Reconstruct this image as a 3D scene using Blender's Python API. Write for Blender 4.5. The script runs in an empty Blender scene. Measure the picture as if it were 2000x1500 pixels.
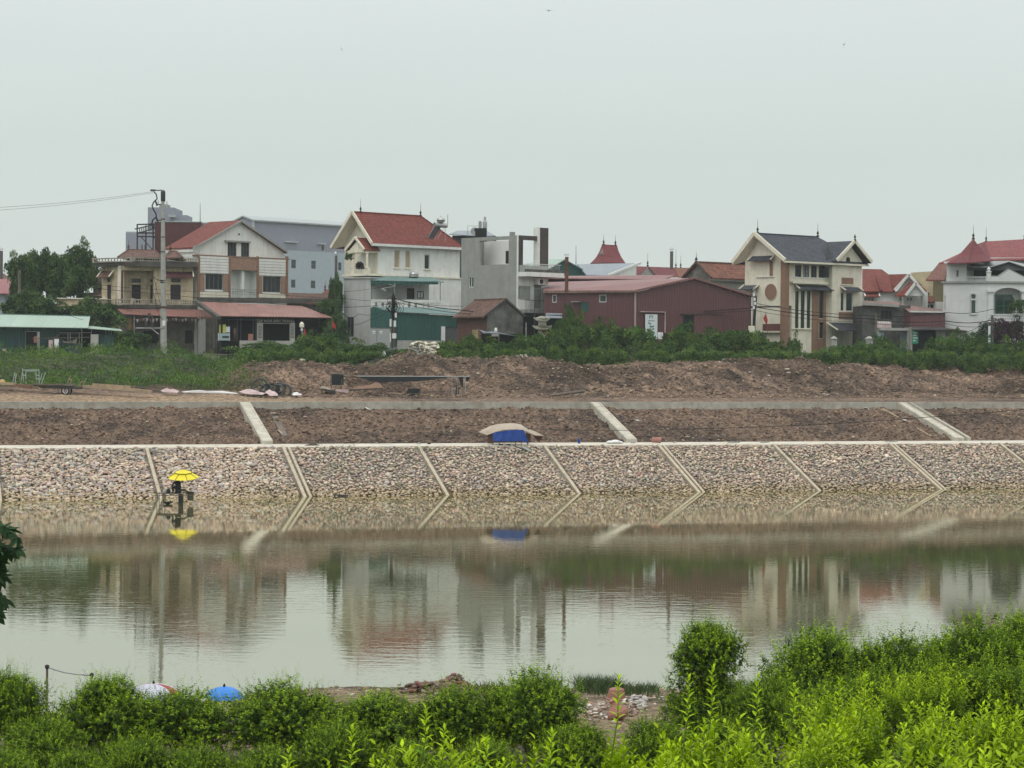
import bpy, math, random
import numpy as np
from mathutils import Matrix, Vector, Euler
R_ = math.radians
SC = bpy.context.scene
COL = SC.collection
random.seed(7)
rng = np.random.default_rng(7)

# ---------------------------------------------------------------- camera
F = 4200.0
CAMZ = 9.8
cam_d = bpy.data.cameras.new('camera'); cam = bpy.data.objects.new('camera', cam_d); COL.objects.link(cam)
cam_d.sensor_width = 36.0; cam_d.lens = 36.0 * F / 2000.0
cam_d.clip_start = 0.5; cam_d.clip_end = 6000
cam.location = (0, 0, CAMZ)
PITCH = math.atan(66.0 / F); ROLL = math.atan(15.0 / 2000.0)
cam.rotation_euler = (math.pi / 2 - PITCH, -ROLL, 0)
SC.camera = cam
CR = Euler((math.pi / 2 - PITCH, -ROLL, 0)).to_matrix()
# ---------------------------------------------------------------- sky, sun, exposure
w = bpy.data.worlds.new('World'); SC.world = w; w.use_nodes = True
nt = w.node_tree; nt.nodes.clear()
SUN_EL, SUN_AZ = R_(58), R_(205)      # azimuth of the sun, clockwise from +Y
wo = nt.nodes.new('ShaderNodeOutputWorld'); bg = nt.nodes.new('ShaderNodeBackground')
sky = nt.nodes.new('ShaderNodeTexSky'); sky.sky_type = 'NISHITA'; sky.sun_disc = False
sky.sun_elevation = SUN_EL; sky.sun_rotation = SUN_AZ; sky.dust_density = 5; sky.air_density = 1.0
tc = nt.nodes.new('ShaderNodeTexCoord'); sp = nt.nodes.new('ShaderNodeSeparateXYZ')
ramp = nt.nodes.new('ShaderNodeValToRGB')       # the overcast layer: a little brighter towards the zenith
ramp.color_ramp.elements[0].position = 0.0; ramp.color_ramp.elements[0].color = (0.70, 0.76, 0.725, 1)
ramp.color_ramp.elements[1].position = 1.0; ramp.color_ramp.elements[1].color = (1.0, 1.0, 1.0, 1)
e = ramp.color_ramp.elements.new(0.09); e.color = (0.66, 0.735, 0.705, 1)
e = ramp.color_ramp.elements.new(0.17); e.color = (0.745, 0.815, 0.80, 1)
gr = nt.nodes.new('ShaderNodeMapRange'); gr.inputs[1].default_value = .17; gr.inputs[3].default_value = 1.0; gr.inputs[4].default_value = 1.9
cn = nt.nodes.new('ShaderNodeTexNoise'); cn.inputs['Scale'].default_value = 2.2; cn.inputs['Detail'].default_value = 4
cmap = nt.nodes.new('ShaderNodeMapping'); cmap.inputs['Scale'].default_value = (1, 1, 4)
cm = nt.nodes.new('ShaderNodeMapRange'); cm.inputs[1].default_value = 0.25; cm.inputs[2].default_value = 0.75
cm.inputs[3].default_value = 9.6; cm.inputs[4].default_value = 10.4
vs = nt.nodes.new('ShaderNodeVectorMath'); vs.operation = 'SCALE'
mx = nt.nodes.new('ShaderNodeMix'); mx.data_type = 'RGBA'; mx.inputs['Factor'].default_value = 0.93
L = nt.links.new
L(tc.outputs['Generated'], sp.inputs[0]); L(sp.outputs['Z'], ramp.inputs[0])
L(tc.outputs['Generated'], cmap.inputs[0]); L(cmap.outputs[0], cn.inputs['Vector']); L(cn.outputs[0], cm.inputs[0])
mm = nt.nodes.new('ShaderNodeMath'); mm.operation = 'MULTIPLY'; L(sp.outputs['Z'], gr.inputs[0]); L(gr.outputs[0], mm.inputs[0]); L(cm.outputs[0], mm.inputs[1])
L(ramp.outputs[0], vs.inputs[0]); L(mm.outputs[0], vs.inputs['Scale'])
L(sky.outputs[0], mx.inputs[6]); L(vs.outputs[0], mx.inputs[7]); L(mx.outputs[2], bg.inputs[0])
bg.inputs[1].default_value = 0.10; L(bg.outputs[0], wo.inputs[0])
sun_d = bpy.data.lights.new('sun', 'SUN'); sun = bpy.data.objects.new('sun', sun_d); COL.objects.link(sun)
sun_d.energy = 0.75; sun_d.angle = R_(25); sun_d.color = (1.0, 0.965, 0.90)
sd = Vector((math.sin(SUN_AZ) * math.cos(SUN_EL), math.cos(SUN_AZ) * math.cos(SUN_EL), math.sin(SUN_EL)))
sun.rotation_euler = (-sd).to_track_quat('-Z', 'Y').to_euler()
SC.view_settings.view_transform = 'Standard'; SC.view_settings.look = 'None'
SC.view_settings.exposure = 0.0; SC.view_settings.gamma = 1.0; SC.view_settings.use_curve_mapping = False
SC.render.engine = 'CYCLES'
cy = SC.cycles
cy.use_denoising = True
cy.max_bounces = 6; cy.diffuse_bounces = 2; cy.glossy_bounces = 3; cy.transmission_bounces = 3; cy.volume_bounces = 1
cy.sample_clamp_indirect = 6; cy.caustics_reflective = False; cy.caustics_refractive = False

# ---------------------------------------------------------------- measuring helpers (photo pixel -> point of the place)
def ray(px, py):
    return CR @ Vector(((px - 1000) / F, -(py - 750) / F, -1.0))
def P(px, py, Y):
    """world point at depth Y seen at pixel (px, py)"""
    d = ray(px, py); t = Y / d.y
    return Vector((d.x * t, Y, CAMZ + d.z * t))
def G(px, py, z):
    d = ray(px, py); t = (z - CAMZ) / d.z
    return Vector((d.x * t, d.y * t, z))
def M(Y):
    return Y / F            # metres per photo pixel at depth Y

# ---------------------------------------------------------------- noise
_T = np.random.default_rng(3).random((512, 512))
def vn(x, y):
    xi = np.floor(x).astype(int); yi = np.floor(y).astype(int)
    fx = x - xi; fy = y - yi; fx = fx * fx * (3 - 2 * fx); fy = fy * fy * (3 - 2 * fy)
    a = _T[xi % 512, yi % 512]; b = _T[(xi + 1) % 512, yi % 512]
    c = _T[xi % 512, (yi + 1) % 512]; d = _T[(xi + 1) % 512, (yi + 1) % 512]
    return (a * (1 - fx) + b * fx) * (1 - fy) + (c * (1 - fx) + d * fx) * fy - 0.5
def fbm(x, y, o=4, g=0.5):
    s = 0; a = 1
    for k in range(o):
        s = s + a * vn(x * 2 ** k + 17.3 * k, y * 2 ** k + 9.1 * k); a *= g
    return s
def sstep(a, b, x):
    t = np.clip((x - a) / (b - a), 0, 1); return t * t * (3 - 2 * t)

# ---------------------------------------------------------------- objects
BASE = {}
def tag(o, label=None, cat=None, group=None, kind=None):
    if label: o['label'] = label
    if cat: o['category'] = cat
    if group: o['group'] = group
    if kind: o['kind'] = kind
    return o
def T(name, label, cat, loc, group=None):
    o = bpy.data.objects.new(name, None); COL.objects.link(o); o.location = loc; o.empty_display_size = 0.3
    BASE[o.name] = Vector(loc)
    return tag(o, label, cat, group)
def link_mesh(name, me, parent=None, loc=None):
    o = bpy.data.objects.new(name, me); COL.objects.link(o)
    if parent is not None:
        o.parent = parent; BASE[o.name] = BASE[parent.name]
    elif loc is not None:
        o.location = loc; BASE[o.name] = Vector(loc)
    else:
        BASE[o.name] = Vector((0, 0, 0))
    return o
def np_mesh(name, V, Fc, mat, tint=None, smooth=False, uv=None):
    """V (n,3); Fc (m,3 or 4); tint (n,3) colour per vertex"""
    me = bpy.data.meshes.new(name)
    V = np.asarray(V, np.float32); Fc = np.asarray(Fc, np.int32); k = Fc.shape[1]
    me.vertices.add(len(V)); me.vertices.foreach_set('co', V.ravel())
    me.loops.add(Fc.size); me.loops.foreach_set('vertex_index', Fc.ravel())
    me.polygons.add(len(Fc)); me.polygons.foreach_set('loop_start', np.arange(0, Fc.size, k, dtype=np.int32))
    me.polygons.foreach_set('loop_total', np.full(len(Fc), k, np.int32))
    if smooth: me.polygons.foreach_set('use_smooth', np.ones(len(Fc), bool))
    me.update(calc_edges=True)
    if tint is not None:
        at = me.color_attributes.new('tint', 'FLOAT_COLOR', 'POINT')
        c = np.ones((len(V), 4), np.float32); c[:, :3] = tint; at.data.foreach_set('color', c.ravel())
    if mat: me.materials.append(mat)
    return me
def grid_mesh(name, X, Y, Z, mat, tint=None):
    n, m = X.shape
    V = np.stack([X.ravel(), Y.ravel(), Z.ravel()], 1)
    i = np.arange(n * m).reshape(n, m)
    Fc = np.stack([i[:-1, :-1].ravel(), i[1:, :-1].ravel(), i[1:, 1:].ravel(), i[:-1, 1:].ravel()], 1)
    return np_mesh(name, V, Fc, mat, tint, True)

class MB:
    def __init__(s): s.v = []; s.f = []; s.uv = []
    def poly(s, pts, uv=None):
        i = len(s.v); pts = [Vector(p) for p in pts]; s.v += pts; s.f.append(list(range(i, i + len(pts))))
        if uv is None:
            e1 = (pts[1] - pts[0])
            e1 = e1.normalized() if e1.length > 1e-9 else Vector((1, 0, 0))
            n = Vector((0, 0, 0))
            for a in range(len(pts)):
                n += pts[a].cross(pts[(a + 1) % len(pts)])
            n = n.normalized() if n.length > 1e-9 else Vector((0, 0, 1))
            if abs(n.z) < .3: e1 = Vector((0, 0, 1)).cross(n).normalized()
            e2 = n.cross(e1)
            uv = [((p - pts[0]).dot(e1), (p - pts[0]).dot(e2)) for p in pts]
        s.uv += uv
    def box8(s, p):
        for q in ((0, 1, 2, 3), (7, 6, 5, 4), (0, 4, 5, 1), (1, 5, 6, 2), (2, 6, 7, 3), (3, 7, 4, 0)):
            s.poly([p[k] for k in q][::-1])
    def box(s, a, b):
        x0, y0, z0 = a; x1, y1, z1 = b
        s.box8([Vector(c) for c in ((x0, y0, z0), (x1, y0, z0), (x1, y1, z0), (x0, y1, z0), (x0, y0, z1), (x1, y0, z1), (x1, y1, z1), (x0, y1, z1))])
    def slab(s, pts, t=0.12, d=None):
        """polygon with a thickness t along -d (default straight down)"""
        d = Vector(d or (0, 0, 1)) * t
        pts = [Vector(p) for p in pts]; lo = [p - d for p in pts]; n = len(pts)
        s.poly(pts); s.poly(lo[::-1])
        for i in range(n): s.poly([pts[i], lo[i], lo[(i + 1) % n], pts[(i + 1) % n]])
    def tube(s, pts, r, n=6, r1=None):
        pts = [Vector(p) for p in pts]; rings = []; up0 = None
        for i, p in enumerate(pts):
            d = (pts[min(i + 1, len(pts) - 1)] - pts[max(i - 1, 0)]).normalized()
            a = d.orthogonal().normalized() if up0 is None else (up0 - d * up0.dot(d)).normalized()
            up0 = a; b = d.cross(a); rr = r if r1 is None else r + (r1 - r) * i / (len(pts) - 1)
            rings.append([p + (a * math.cos(2 * math.pi * k / n) + b * math.sin(2 * math.pi * k / n)) * rr for k in range(n)])
        i0 = len(s.v)
        for rg in rings: s.v += rg; s.uv_pending = True
        faces = []
        for i in range(len(rings) - 1):
            for k in range(n):
                faces.append([i0 + i * n + k, i0 + i * n + (k + 1) % n, i0 + (i + 1) * n + (k + 1) % n, i0 + (i + 1) * n + k])
        faces.append([i0 + k for k in range(n)][::-1]); faces.append([i0 + (len(rings) - 1) * n + k for k in range(n)])
        for f in faces:
            s.f.append(f); s.uv += [(s.v[q].x, s.v[q].z) for q in f]
    def lathe(s, c, prof, n=12, ax=None, flat=1.0):
        """profile [(r, h)] revolved about the vertical (or ax) through c"""
        c = Vector(c); ax = Vector(ax or (0, 0, 1)).normalized(); a = ax.orthogonal().normalized(); b = ax.cross(a); i0 = len(s.v)
        for r, h in prof:
            for k in range(n):
                t = 2 * math.pi * k / n
                s.v.append(c + ax * h + (a * math.cos(t) + b * math.sin(t) * flat) * r)
        fs = []
        for i in range(len(prof) - 1):
            for k in range(n): fs.append([i0 + i * n + k, i0 + i * n + (k + 1) % n, i0 + (i + 1) * n + (k + 1) % n, i0 + (i + 1) * n + k])
        if prof[0][0] > 1e-4: fs.append([i0 + k for k in range(n)][::-1])
        if prof[-1][0] > 1e-4: fs.append([i0 + (len(prof) - 1) * n + k for k in range(n)])
        for f in fs:
            s.f.append(f); s.uv += [(s.v[q].x, s.v[q].z) for q in f]
    def rod(s, a, b, r=0.03, n=6): s.tube([a, b], r, n)
    def beam(s, a, b, w=0.06, h=None):
        h = h or w; a = Vector(a); b = Vector(b); d = (b - a).normalized(); u = d.cross(Vector((0, 0, 1)))
        u = u.normalized() if u.length > 1e-3 else Vector((1, 0, 0)); v = u.cross(d)
        u *= w / 2; v *= h / 2
        s.box8([a - u - v, a + u - v, b + u - v, b - u - v, a - u + v, a + u + v, b + u + v, b - u + v])
    def build(s, name, mat, parent=None, loc=None, smooth=False):
        me = bpy.data.meshes.new(name)
        if parent is not None: base = BASE[parent.name]
        elif loc is not None: base = Vector(loc)
        else:
            if s.v:
                xs = [v.x for v in s.v]; ys = [v.y for v in s.v]; zs = [v.z for v in s.v]
                base = Vector(((min(xs) + max(xs)) / 2, (min(ys) + max(ys)) / 2, min(zs)))
            else: base = Vector((0, 0, 0))
        me.from_pydata([tuple(v - base) for v in s.v], [], s.f)
        ul = me.uv_layers.new(name='uv'); ul.data.foreach_set('uv', [c for t in s.uv for c in t])
        if smooth: me.polygons.foreach_set('use_smooth', [True] * len(me.polygons))
        me.materials.append(mat); me.update()
        return link_mesh(name, me, parent, None if parent is not None else base)

class Face:
    """a vertical plane: origin O (x, y), e runs to the right, n points out towards the river"""
    def __init__(s, O, ang):
        s.O = Vector((O[0], O[1], 0)); s.ang = ang
        s.e = Vector((math.cos(ang), math.sin(ang), 0)); s.n = Vector((math.sin(ang), -math.cos(ang), 0)); s.holes = []
    def hit(s, px, py, off=0):
        d = ray(px, py); c = Vector((0, 0, CAMZ)); o = s.O + s.n * off
        t = (o - c).dot(s.n) / d.dot(s.n); p = c + d * t
        return (p - s.O).dot(s.e), p.z
    def pt(s, u, z, off=0): return Vector((s.O.x + s.e.x * u + s.n.x * off, s.O.y + s.e.y * u + s.n.y * off, z))
    def pp(s, px, py, off=0): u, z = s.hit(px, py, off); return s.pt(u, z, off)
    def rect(s, x0, y0, x1, y1, off=0):
        mx_, my_ = (x0 + x1) / 2, (y0 + y1) / 2
        return s.hit(x0, my_, off)[0], s.hit(mx_, y1, off)[1], s.hit(x1, my_, off)[0], s.hit(mx_, y0, off)[1]   # u0 z0 u1 z1
    def box(s, mb, u0, z0, u1, z1, o0=0.0, o1=0.1):
        q = s.pt
        mb.box8([q(u0, z0, o1), q(u1, z0, o1), q(u1, z0, o0), q(u0, z0, o0), q(u0, z1, o1), q(u1, z1, o1), q(u1, z1, o0), q(u0, z1, o0)])
    def pbox(s, mb, x0, y0, x1, y1, o0=0.0, o1=0.1, pad=0):
        u0, z0, u1, z1 = s.rect(x0, y0, x1, y1, o1); s.box(mb, u0 - pad, z0, u1 + pad, z1, o0, o1)
    def shift(s, off):
        p = s.O + s.n * off; return Face((p.x, p.y), s.ang)
    def wall(s, mb, outline, depth=0.22):
        """outline: convex list of (u, z), counter-clockwise from outside; the holes get reveals"""
        us = [p[0] for p in outline]; zs = [p[1] for p in outline]
        gu = sorted(set([min(us), max(us)] + [h[k] for h in s.holes for k in (0, 2)])); gz = sorted(set([min(zs), max(zs)] + [h[k] for h in s.holes for k in (1, 3)]))
        gu = [u for u in gu if min(us) <= u <= max(us)]; gz = [z for z in gz if min(zs) <= z <= max(zs)]
        for i in range(len(gu) - 1):
            for j in range(len(gz) - 1):
                cu, cz = (gu[i] + gu[i + 1]) / 2, (gz[j] + gz[j + 1]) / 2
                if any(h[0] < cu < h[2] and h[1] < cz < h[3] for h in s.holes): continue
                c = [(gu[i], gz[j]), (gu[i + 1], gz[j]), (gu[i + 1], gz[j + 1]), (gu[i], gz[j + 1])]
                n = len(outline)
                for k in range(n):
                    a, b = outline[k], outline[(k + 1) % n]; out = []
                    sd_ = lambda p: (b[0] - a[0]) * (p[1] - a[1]) - (b[1] - a[1]) * (p[0] - a[0])
                    for m in range(len(c)):
                        p, q = c[m], c[(m + 1) % len(c)]; sp_, sq = sd_(p), sd_(q)
                        if sp_ >= 0: out.append(p)
                        if (sp_ >= 0) != (sq >= 0):
                            t = sp_ / (sp_ - sq); out.append((p[0] + (q[0] - p[0]) * t, p[1] + (q[1] - p[1]) * t))
                    c = out
                    if len(c) < 3: break
                if len(c) >= 3: mb.poly([s.pt(u, z) for u, z in c], uv=list(c))
        for h in s.holes:
            u0, z0, u1, z1 = h[:4]; q = s.pt
            for a, b in (((u0, z0), (u0, z1)), ((u0, z1), (u1, z1)), ((u1, z1), (u1, z0)), ((u1, z0), (u0, z0))):
                mb.poly([q(*a), q(*b), q(*b, -depth), q(*a, -depth)])

# ---------------------------------------------------------------- materials
def _new(name):
    m = bpy.data.materials.new(name); m.use_nodes = True; n = m.node_tree; b = n.nodes['Principled BSDF']; return m, n, b
def _mix(n, t='RGBA', mode='MIX'):
    x = n.nodes.new('ShaderNodeMix'); x.data_type = t
    if t == 'RGBA': x.blend_type = mode
    return x
def mat(name, col, rough=0.8, var=0.12, scale=1.2, streak=0.0, bump=0.15, bscale=14, spec=0.3, metal=0.0, col2=None):
    """painted or plastered surface: low-frequency colour drift, dirt streaks running down, fine grain"""
    m, n, b = _new(name); l = n.links.new
    b.inputs['Roughness'].default_value = rough; b.inputs['Specular IOR Level'].default_value = spec; b.inputs['Metallic'].default_value = metal
    t = n.nodes.new('ShaderNodeTexCoord'); geo = n.nodes.new('ShaderNodeNewGeometry')
    no = n.nodes.new('ShaderNodeTexNoise'); no.inputs['Scale'].default_value = scale; no.inputs['Detail'].default_value = 6; no.inputs['Roughness'].default_value = 0.65
    l(geo.outputs['Position'], no.inputs['Vector'])
    r = n.nodes.new('ShaderNodeMapRange'); r.inputs[1].default_value = 0.3; r.inputs[2].default_value = 0.7; l(no.outputs[0], r.inputs[0])
    c2 = col2 or tuple(c * (1 - 2.2 * var) for c in col); c1 = tuple(min(1, c * (1 + 0.5 * var)) for c in col)
    x = _mix(n); x.inputs[6].default_value = (*c1, 1); x.inputs[7].default_value = (*c2, 1); l(r.outputs[0], x.inputs['Factor'])
    out = x.outputs[2]
    if streak > 0:
        mp = n.nodes.new('ShaderNodeMapping'); mp.inputs['Scale'].default_value = (2.2, 2.2, 0.22); l(geo.outputs['Position'], mp.inputs[0])
        n2 = n.nodes.new('ShaderNodeTexNoise'); n2.inputs['Scale'].default_value = 1.6; n2.inputs['Detail'].default_value = 5; l(mp.outputs[0], n2.inputs['Vector'])
        r2 = n.nodes.new('ShaderNodeMapRange'); r2.inputs[1].default_value = 0.50; r2.inputs[2].default_value = 0.78; r2.inputs[4].default_value = streak; l(n2.outputs[0], r2.inputs[0])
        x2 = _mix(n); l(out, x2.inputs[6]); x2.inputs[7].default_value = (col[0] * .28, col[1] * .27, col[2] * .25, 1); l(r2.outputs[0], x2.inputs['Factor']); out = x2.outputs[2]
    l(out, b.inputs['Base Color'])
    if bump > 0:
        nb = n.nodes.new('ShaderNodeTexNoise'); nb.inputs['Scale'].default_value = bscale; nb.inputs['Detail'].default_value = 4; l(geo.outputs['Position'], nb.inputs['Vector'])
        bp = n.nodes.new('ShaderNodeBump'); bp.inputs['Strength'].default_value = bump; bp.inputs['Distance'].default_value = 0.05; l(nb.outputs[0], bp.inputs['Height']); l(bp.outputs[0], b.inputs['Normal'])
    return m
def mat_tile(name, col, pu=0.22, pv=0.34, var=0.3, rough=0.75, depth=0.05, dirt=0.3):
    """roof covering in rows: UV in metres, u along the eave, v up the slope"""
    m, n, b = _new(name); l = n.links.new; b.inputs['Roughness'].default_value = rough; b.inputs['Specular IOR Level'].default_value = 0.25
    uv = n.nodes.new('ShaderNodeUVMap'); uv.uv_map = 'uv'; geo = n.nodes.new('ShaderNodeNewGeometry')
    br = n.nodes.new('ShaderNodeTexBrick'); l(uv.outputs[0], br.inputs['Vector']); br.inputs['Scale'].default_value = 1.0
    br.inputs['Brick Width'].default_value = pu; br.inputs['Row Height'].default_value = pv; br.inputs['Mortar Size'].default_value = 0.02; br.inputs['Mortar Smooth'].default_value = 0.6; br.inputs['Bias'].default_value = 0
    br.inputs['Color1'].default_value = (*[c * (1 + var * .6) for c in col], 1); br.inputs['Color2'].default_value = (*[c * (1 - var) for c in col], 1); br.inputs['Mortar'].default_value = (*[c * .35 for c in col], 1)
    no = n.nodes.new('ShaderNodeTexNoise'); no.inputs['Scale'].default_value = 0.9; no.inputs['Detail'].default_value = 6; l(geo.outputs['Position'], no.inputs['Vector'])
    r = n.nodes.new('ShaderNodeMapRange'); r.inputs[1].default_value = 0.42; r.inputs[2].default_value = 0.75; r.inputs[4].default_value = dirt; l(no.outputs[0], r.inputs[0])
    x = _mix(n); l(br.outputs[0], x.inputs[6]); x.inputs[7].default_value = (col[0] * .45, col[1] * .5 + .01, col[2] * .5 + .01, 1); l(r.outputs[0], x.inputs['Factor']); l(x.outputs[2], b.inputs['Base Color'])
    sx = n.nodes.new('ShaderNodeSeparateXYZ'); l(uv.outputs[0], sx.inputs[0])
    d = n.nodes.new('ShaderNodeMath'); d.operation = 'DIVIDE'; d.inputs[1].default_value = pv; l(sx.outputs[1], d.inputs[0])
    fr = n.nodes.new('ShaderNodeMath'); fr.operation = 'FRACT'; l(d.outputs[0], fr.inputs[0])
    inv = n.nodes.new('ShaderNodeMath'); inv.operation = 'SUBTRACT'; inv.inputs[0].default_value = 1.0; l(fr.outputs[0], inv.inputs[1])
    ad = n.nodes.new('ShaderNodeMath'); ad.operation = 'SUBTRACT'; l(inv.outputs[0], ad.inputs[0]); l(br.outputs['Fac'], ad.inputs[1])
    bp = n.nodes.new('ShaderNodeBump'); bp.inputs['Strength'].default_value = 0.8; bp.inputs['Distance'].default_value = depth; l(ad.outputs[0], bp.inputs['Height']); l(bp.outputs[0], b.inputs['Normal'])
    return m
def mat_sheet(name, col, pitch=0.25, var=0.15, rough=0.5, dirt=0.25, vert=False):
    """ribbed metal sheet, ribs along v"""
    m, n, b = _new(name); l = n.links.new; b.inputs['Roughness'].default_value = rough; b.inputs['Specular IOR Level'].default_value = 0.4
    uv = n.nodes.new('ShaderNodeUVMap'); uv.uv_map = 'uv'; geo = n.nodes.new('ShaderNodeNewGeometry')
    sx = n.nodes.new('ShaderNodeSeparateXYZ'); l(uv.outputs[0], sx.inputs[0])
    d = n.nodes.new('ShaderNodeMath'); d.operation = 'MULTIPLY'; d.inputs[1].default_value = 2 * math.pi / pitch; l(sx.outputs[0], d.inputs[0])
    si = n.nodes.new('ShaderNodeMath'); si.operation = 'SINE'; l(d.outputs[0], si.inputs[0])
    bp = n.nodes.new('ShaderNodeBump'); bp.inputs['Strength'].default_value = 0.6; bp.inputs['Distance'].default_value = 0.03; l(si.outputs[0], bp.inputs['Height']); l(bp.outputs[0], b.inputs['Normal'])
    no = n.nodes.new('ShaderNodeTexNoise'); no.inputs['Scale'].default_value = 0.8; no.inputs['Detail'].default_value = 7; no.inputs['Roughness'].default_value = .7; l(geo.outputs['Position'], no.inputs['Vector'])
    r = n.nodes.new('ShaderNodeMapRange'); r.inputs[1].default_value = 0.4; r.inputs[2].default_value = 0.72; r.inputs[4].default_value = dirt; l(no.outputs[0], r.inputs[0])
    fl = n.nodes.new('ShaderNodeMath'); fl.operation = 'DIVIDE'; fl.inputs[1].default_value = 1.05; l(sx.outputs[0], fl.inputs[0])
    f2 = n.nodes.new('ShaderNodeMath'); f2.operation = 'FLOOR'; l(fl.outputs[0], f2.inputs[0])
    wn = n.nodes.new('ShaderNodeTexWhiteNoise'); wn.noise_dimensions = '1D'; l(f2.outputs[0], wn.inputs['W'])
    x0 = _mix(n); x0.inputs[6].default_value = (*[c * (1 + var) for c in col], 1); x0.inputs[7].default_value = (*[c * (1 - var) for c in col], 1); l(wn.outputs[0], x0.inputs['Factor'])
    x = _mix(n); l(x0.outputs[2], x.inputs[6]); x.inputs[7].default_value = (col[0] * .4 + .015, col[1] * .4 + .01, col[2] * .4 + .008, 1); l(r.outputs[0], x.inputs['Factor']); l(x.outputs[2], b.inputs['Base Color'])
    return m
def mat_two(name, c1, c2, scale=9.0, rough=0.7, uvb=None):
    m, n, b = _new(name); l = n.links.new; b.inputs['Roughness'].default_value = rough
    geo = n.nodes.new('ShaderNodeNewGeometry'); vo = n.nodes.new('ShaderNodeTexVoronoi'); vo.inputs['Scale'].default_value = scale; l(geo.outputs['Position'], vo.inputs['Vector'])
    sx = n.nodes.new('ShaderNodeSeparateXYZ'); l(vo.outputs['Color'], sx.inputs[0])
    x = _mix(n); x.inputs[6].default_value = (*c1, 1); x.inputs[7].default_value = (*c2, 1); l(sx.outputs[0], x.inputs['Factor']); l(x.outputs[2], b.inputs['Base Color'])
    return m
def mat_tint(name, rough=0.9, mult=1.0, transl=0.0, spec=0.2, nscale=0, nvar=0.3, bump=0, bscale=8, bdist=.05):
    m, n, b = _new(name); l = n.links.new; b.inputs['Roughness'].default_value = rough; b.inputs['Specular IOR Level'].default_value = spec
    a = n.nodes.new('ShaderNodeAttribute'); a.attribute_name = 'tint'; out = a.outputs['Color']
    geo = n.nodes.new('ShaderNodeNewGeometry')
    if nscale:
        no = n.nodes.new('ShaderNodeTexNoise'); no.inputs['Scale'].default_value = nscale; no.inputs['Detail'].default_value = 8; no.inputs['Roughness'].default_value = .7; l(geo.outputs['Position'], no.inputs['Vector'])
        r = n.nodes.new('ShaderNodeMapRange'); r.inputs[1].default_value = 0.34; r.inputs[2].default_value = 0.66; r.inputs[3].default_value = 1 - nvar; r.inputs[4].default_value = 1 + nvar; l(no.outputs[0], r.inputs[0])
        v = n.nodes.new('ShaderNodeVectorMath'); v.operation = 'SCALE'; l(out, v.inputs[0]); l(r.outputs[0], v.inputs['Scale']); out = v.outputs[0]
    l(out, b.inputs['Base Color'])
    if bump:
        nb = n.nodes.new('ShaderNodeTexNoise'); nb.inputs['Scale'].default_value = bscale; nb.inputs['Detail'].default_value = 8; nb.inputs['Roughness'].default_value = .7; l(geo.outputs['Position'], nb.inputs['Vector'])
        bp = n.nodes.new('ShaderNodeBump'); bp.inputs['Strength'].default_value = bump; bp.inputs['Distance'].default_value = bdist; l(nb.outputs[0], bp.inputs['Height']); l(bp.outputs[0], b.inputs['Normal'])
    if transl > 0:
        o = n.nodes['Material Output']; tr = n.nodes.new('ShaderNodeBsdfTranslucent'); ms = n.nodes.new('ShaderNodeMixShader'); ms.inputs[0].default_value = transl
        hs = n.nodes.new('ShaderNodeMix'); hs.data_type = 'RGBA'; hs.blend_type = 'MULTIPLY'; hs.inputs['Factor'].default_value = 1; hs.inputs[7].default_value = (1.25, 1.3, .5, 1); l(out, hs.inputs[6])
        l(hs.outputs[2], tr.inputs[0]); l(b.outputs[0], ms.inputs[1]); l(tr.outputs[0], ms.inputs[2]); l(ms.outputs[0], o.inputs[0])
    return m
def glass_mat(name, col=(0.03, 0.04, 0.045), rough=0.12):
    m, n, b = _new(name); b.inputs['Base Color'].default_value = (*col, 1); b.inputs['Roughness'].default_value = rough; b.inputs['Specular IOR Level'].default_value = 0.5
    return m

WHITE = mat('white_plaster', (0.74, 0.75, 0.71), var=0.06, streak=0.22)
CREAM = mat('cream_plaster', (0.74, 0.70, 0.57), var=0.07, streak=0.25)
OLDYEL = mat('aged_yellow_plaster', (0.56, 0.47, 0.32), var=0.2, streak=0.75)
GREYW = mat('bare_cement_render', (0.30, 0.31, 0.285), var=0.08, streak=0.22)
DKCONC = mat('blackened_concrete', (0.10, 0.095, 0.085), var=0.25, streak=0.4)
CONC = mat('concrete', (0.37, 0.37, 0.34), var=0.12, streak=0.2, bump=.3)
LCONC = mat('fresh_concrete', (0.56, 0.53, 0.45), var=0.10, bump=.3)
LAV = mat('lavender_cladding', (0.25, 0.27, 0.32), var=0.04, streak=0.0)
PBLUE = mat('pale_blue_render', (0.36, 0.42, 0.46), var=0.05)
BROWN = mat('brown_wall_tile', (0.25, 0.15, 0.10), var=0.10)
BURG = mat_sheet('burgundy_sheet', (0.085, 0.03, 0.03), dirt=.15)
REDWALL = mat_sheet('dark_red_wall_sheet', (0.105, 0.040, 0.044), pitch=.3, var=.03, dirt=.1)
REDROOF = mat_sheet('faded_red_roof_sheet', (0.205, 0.095, 0.09), pitch=.3, var=.06, dirt=.2)
RUSTROOF = mat_sheet('rusty_pink_roof_sheet', (0.25, 0.125, 0.105), pitch=.3, var=.12, dirt=.5)
TEALROOF = mat_sheet('pale_teal_roof_sheet', (0.30, 0.40, 0.33), pitch=.3, var=.05, dirt=.12)
TEALR2 = mat_sheet('teal_roof_sheet', (0.12, 0.20, 0.19), pitch=.3, var=.05, dirt=.2)
TEAL = mat_sheet('dark_teal_wall_sheet', (0.015, 0.075, 0.065), pitch=.3, var=.05, dirt=.2)
GREYSHEET = mat_sheet('grey_roof_sheet', (0.20, 0.23, 0.26), pitch=.3, var=.04, dirt=.15)
WHITESHEET = mat_sheet('white_roof_sheet', (0.34, 0.37, 0.37), pitch=.3, var=.04, dirt=.1)
REDTILE = mat_tile('red_clay_tile', (0.195, 0.05, 0.038), dirt=.25)
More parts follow.
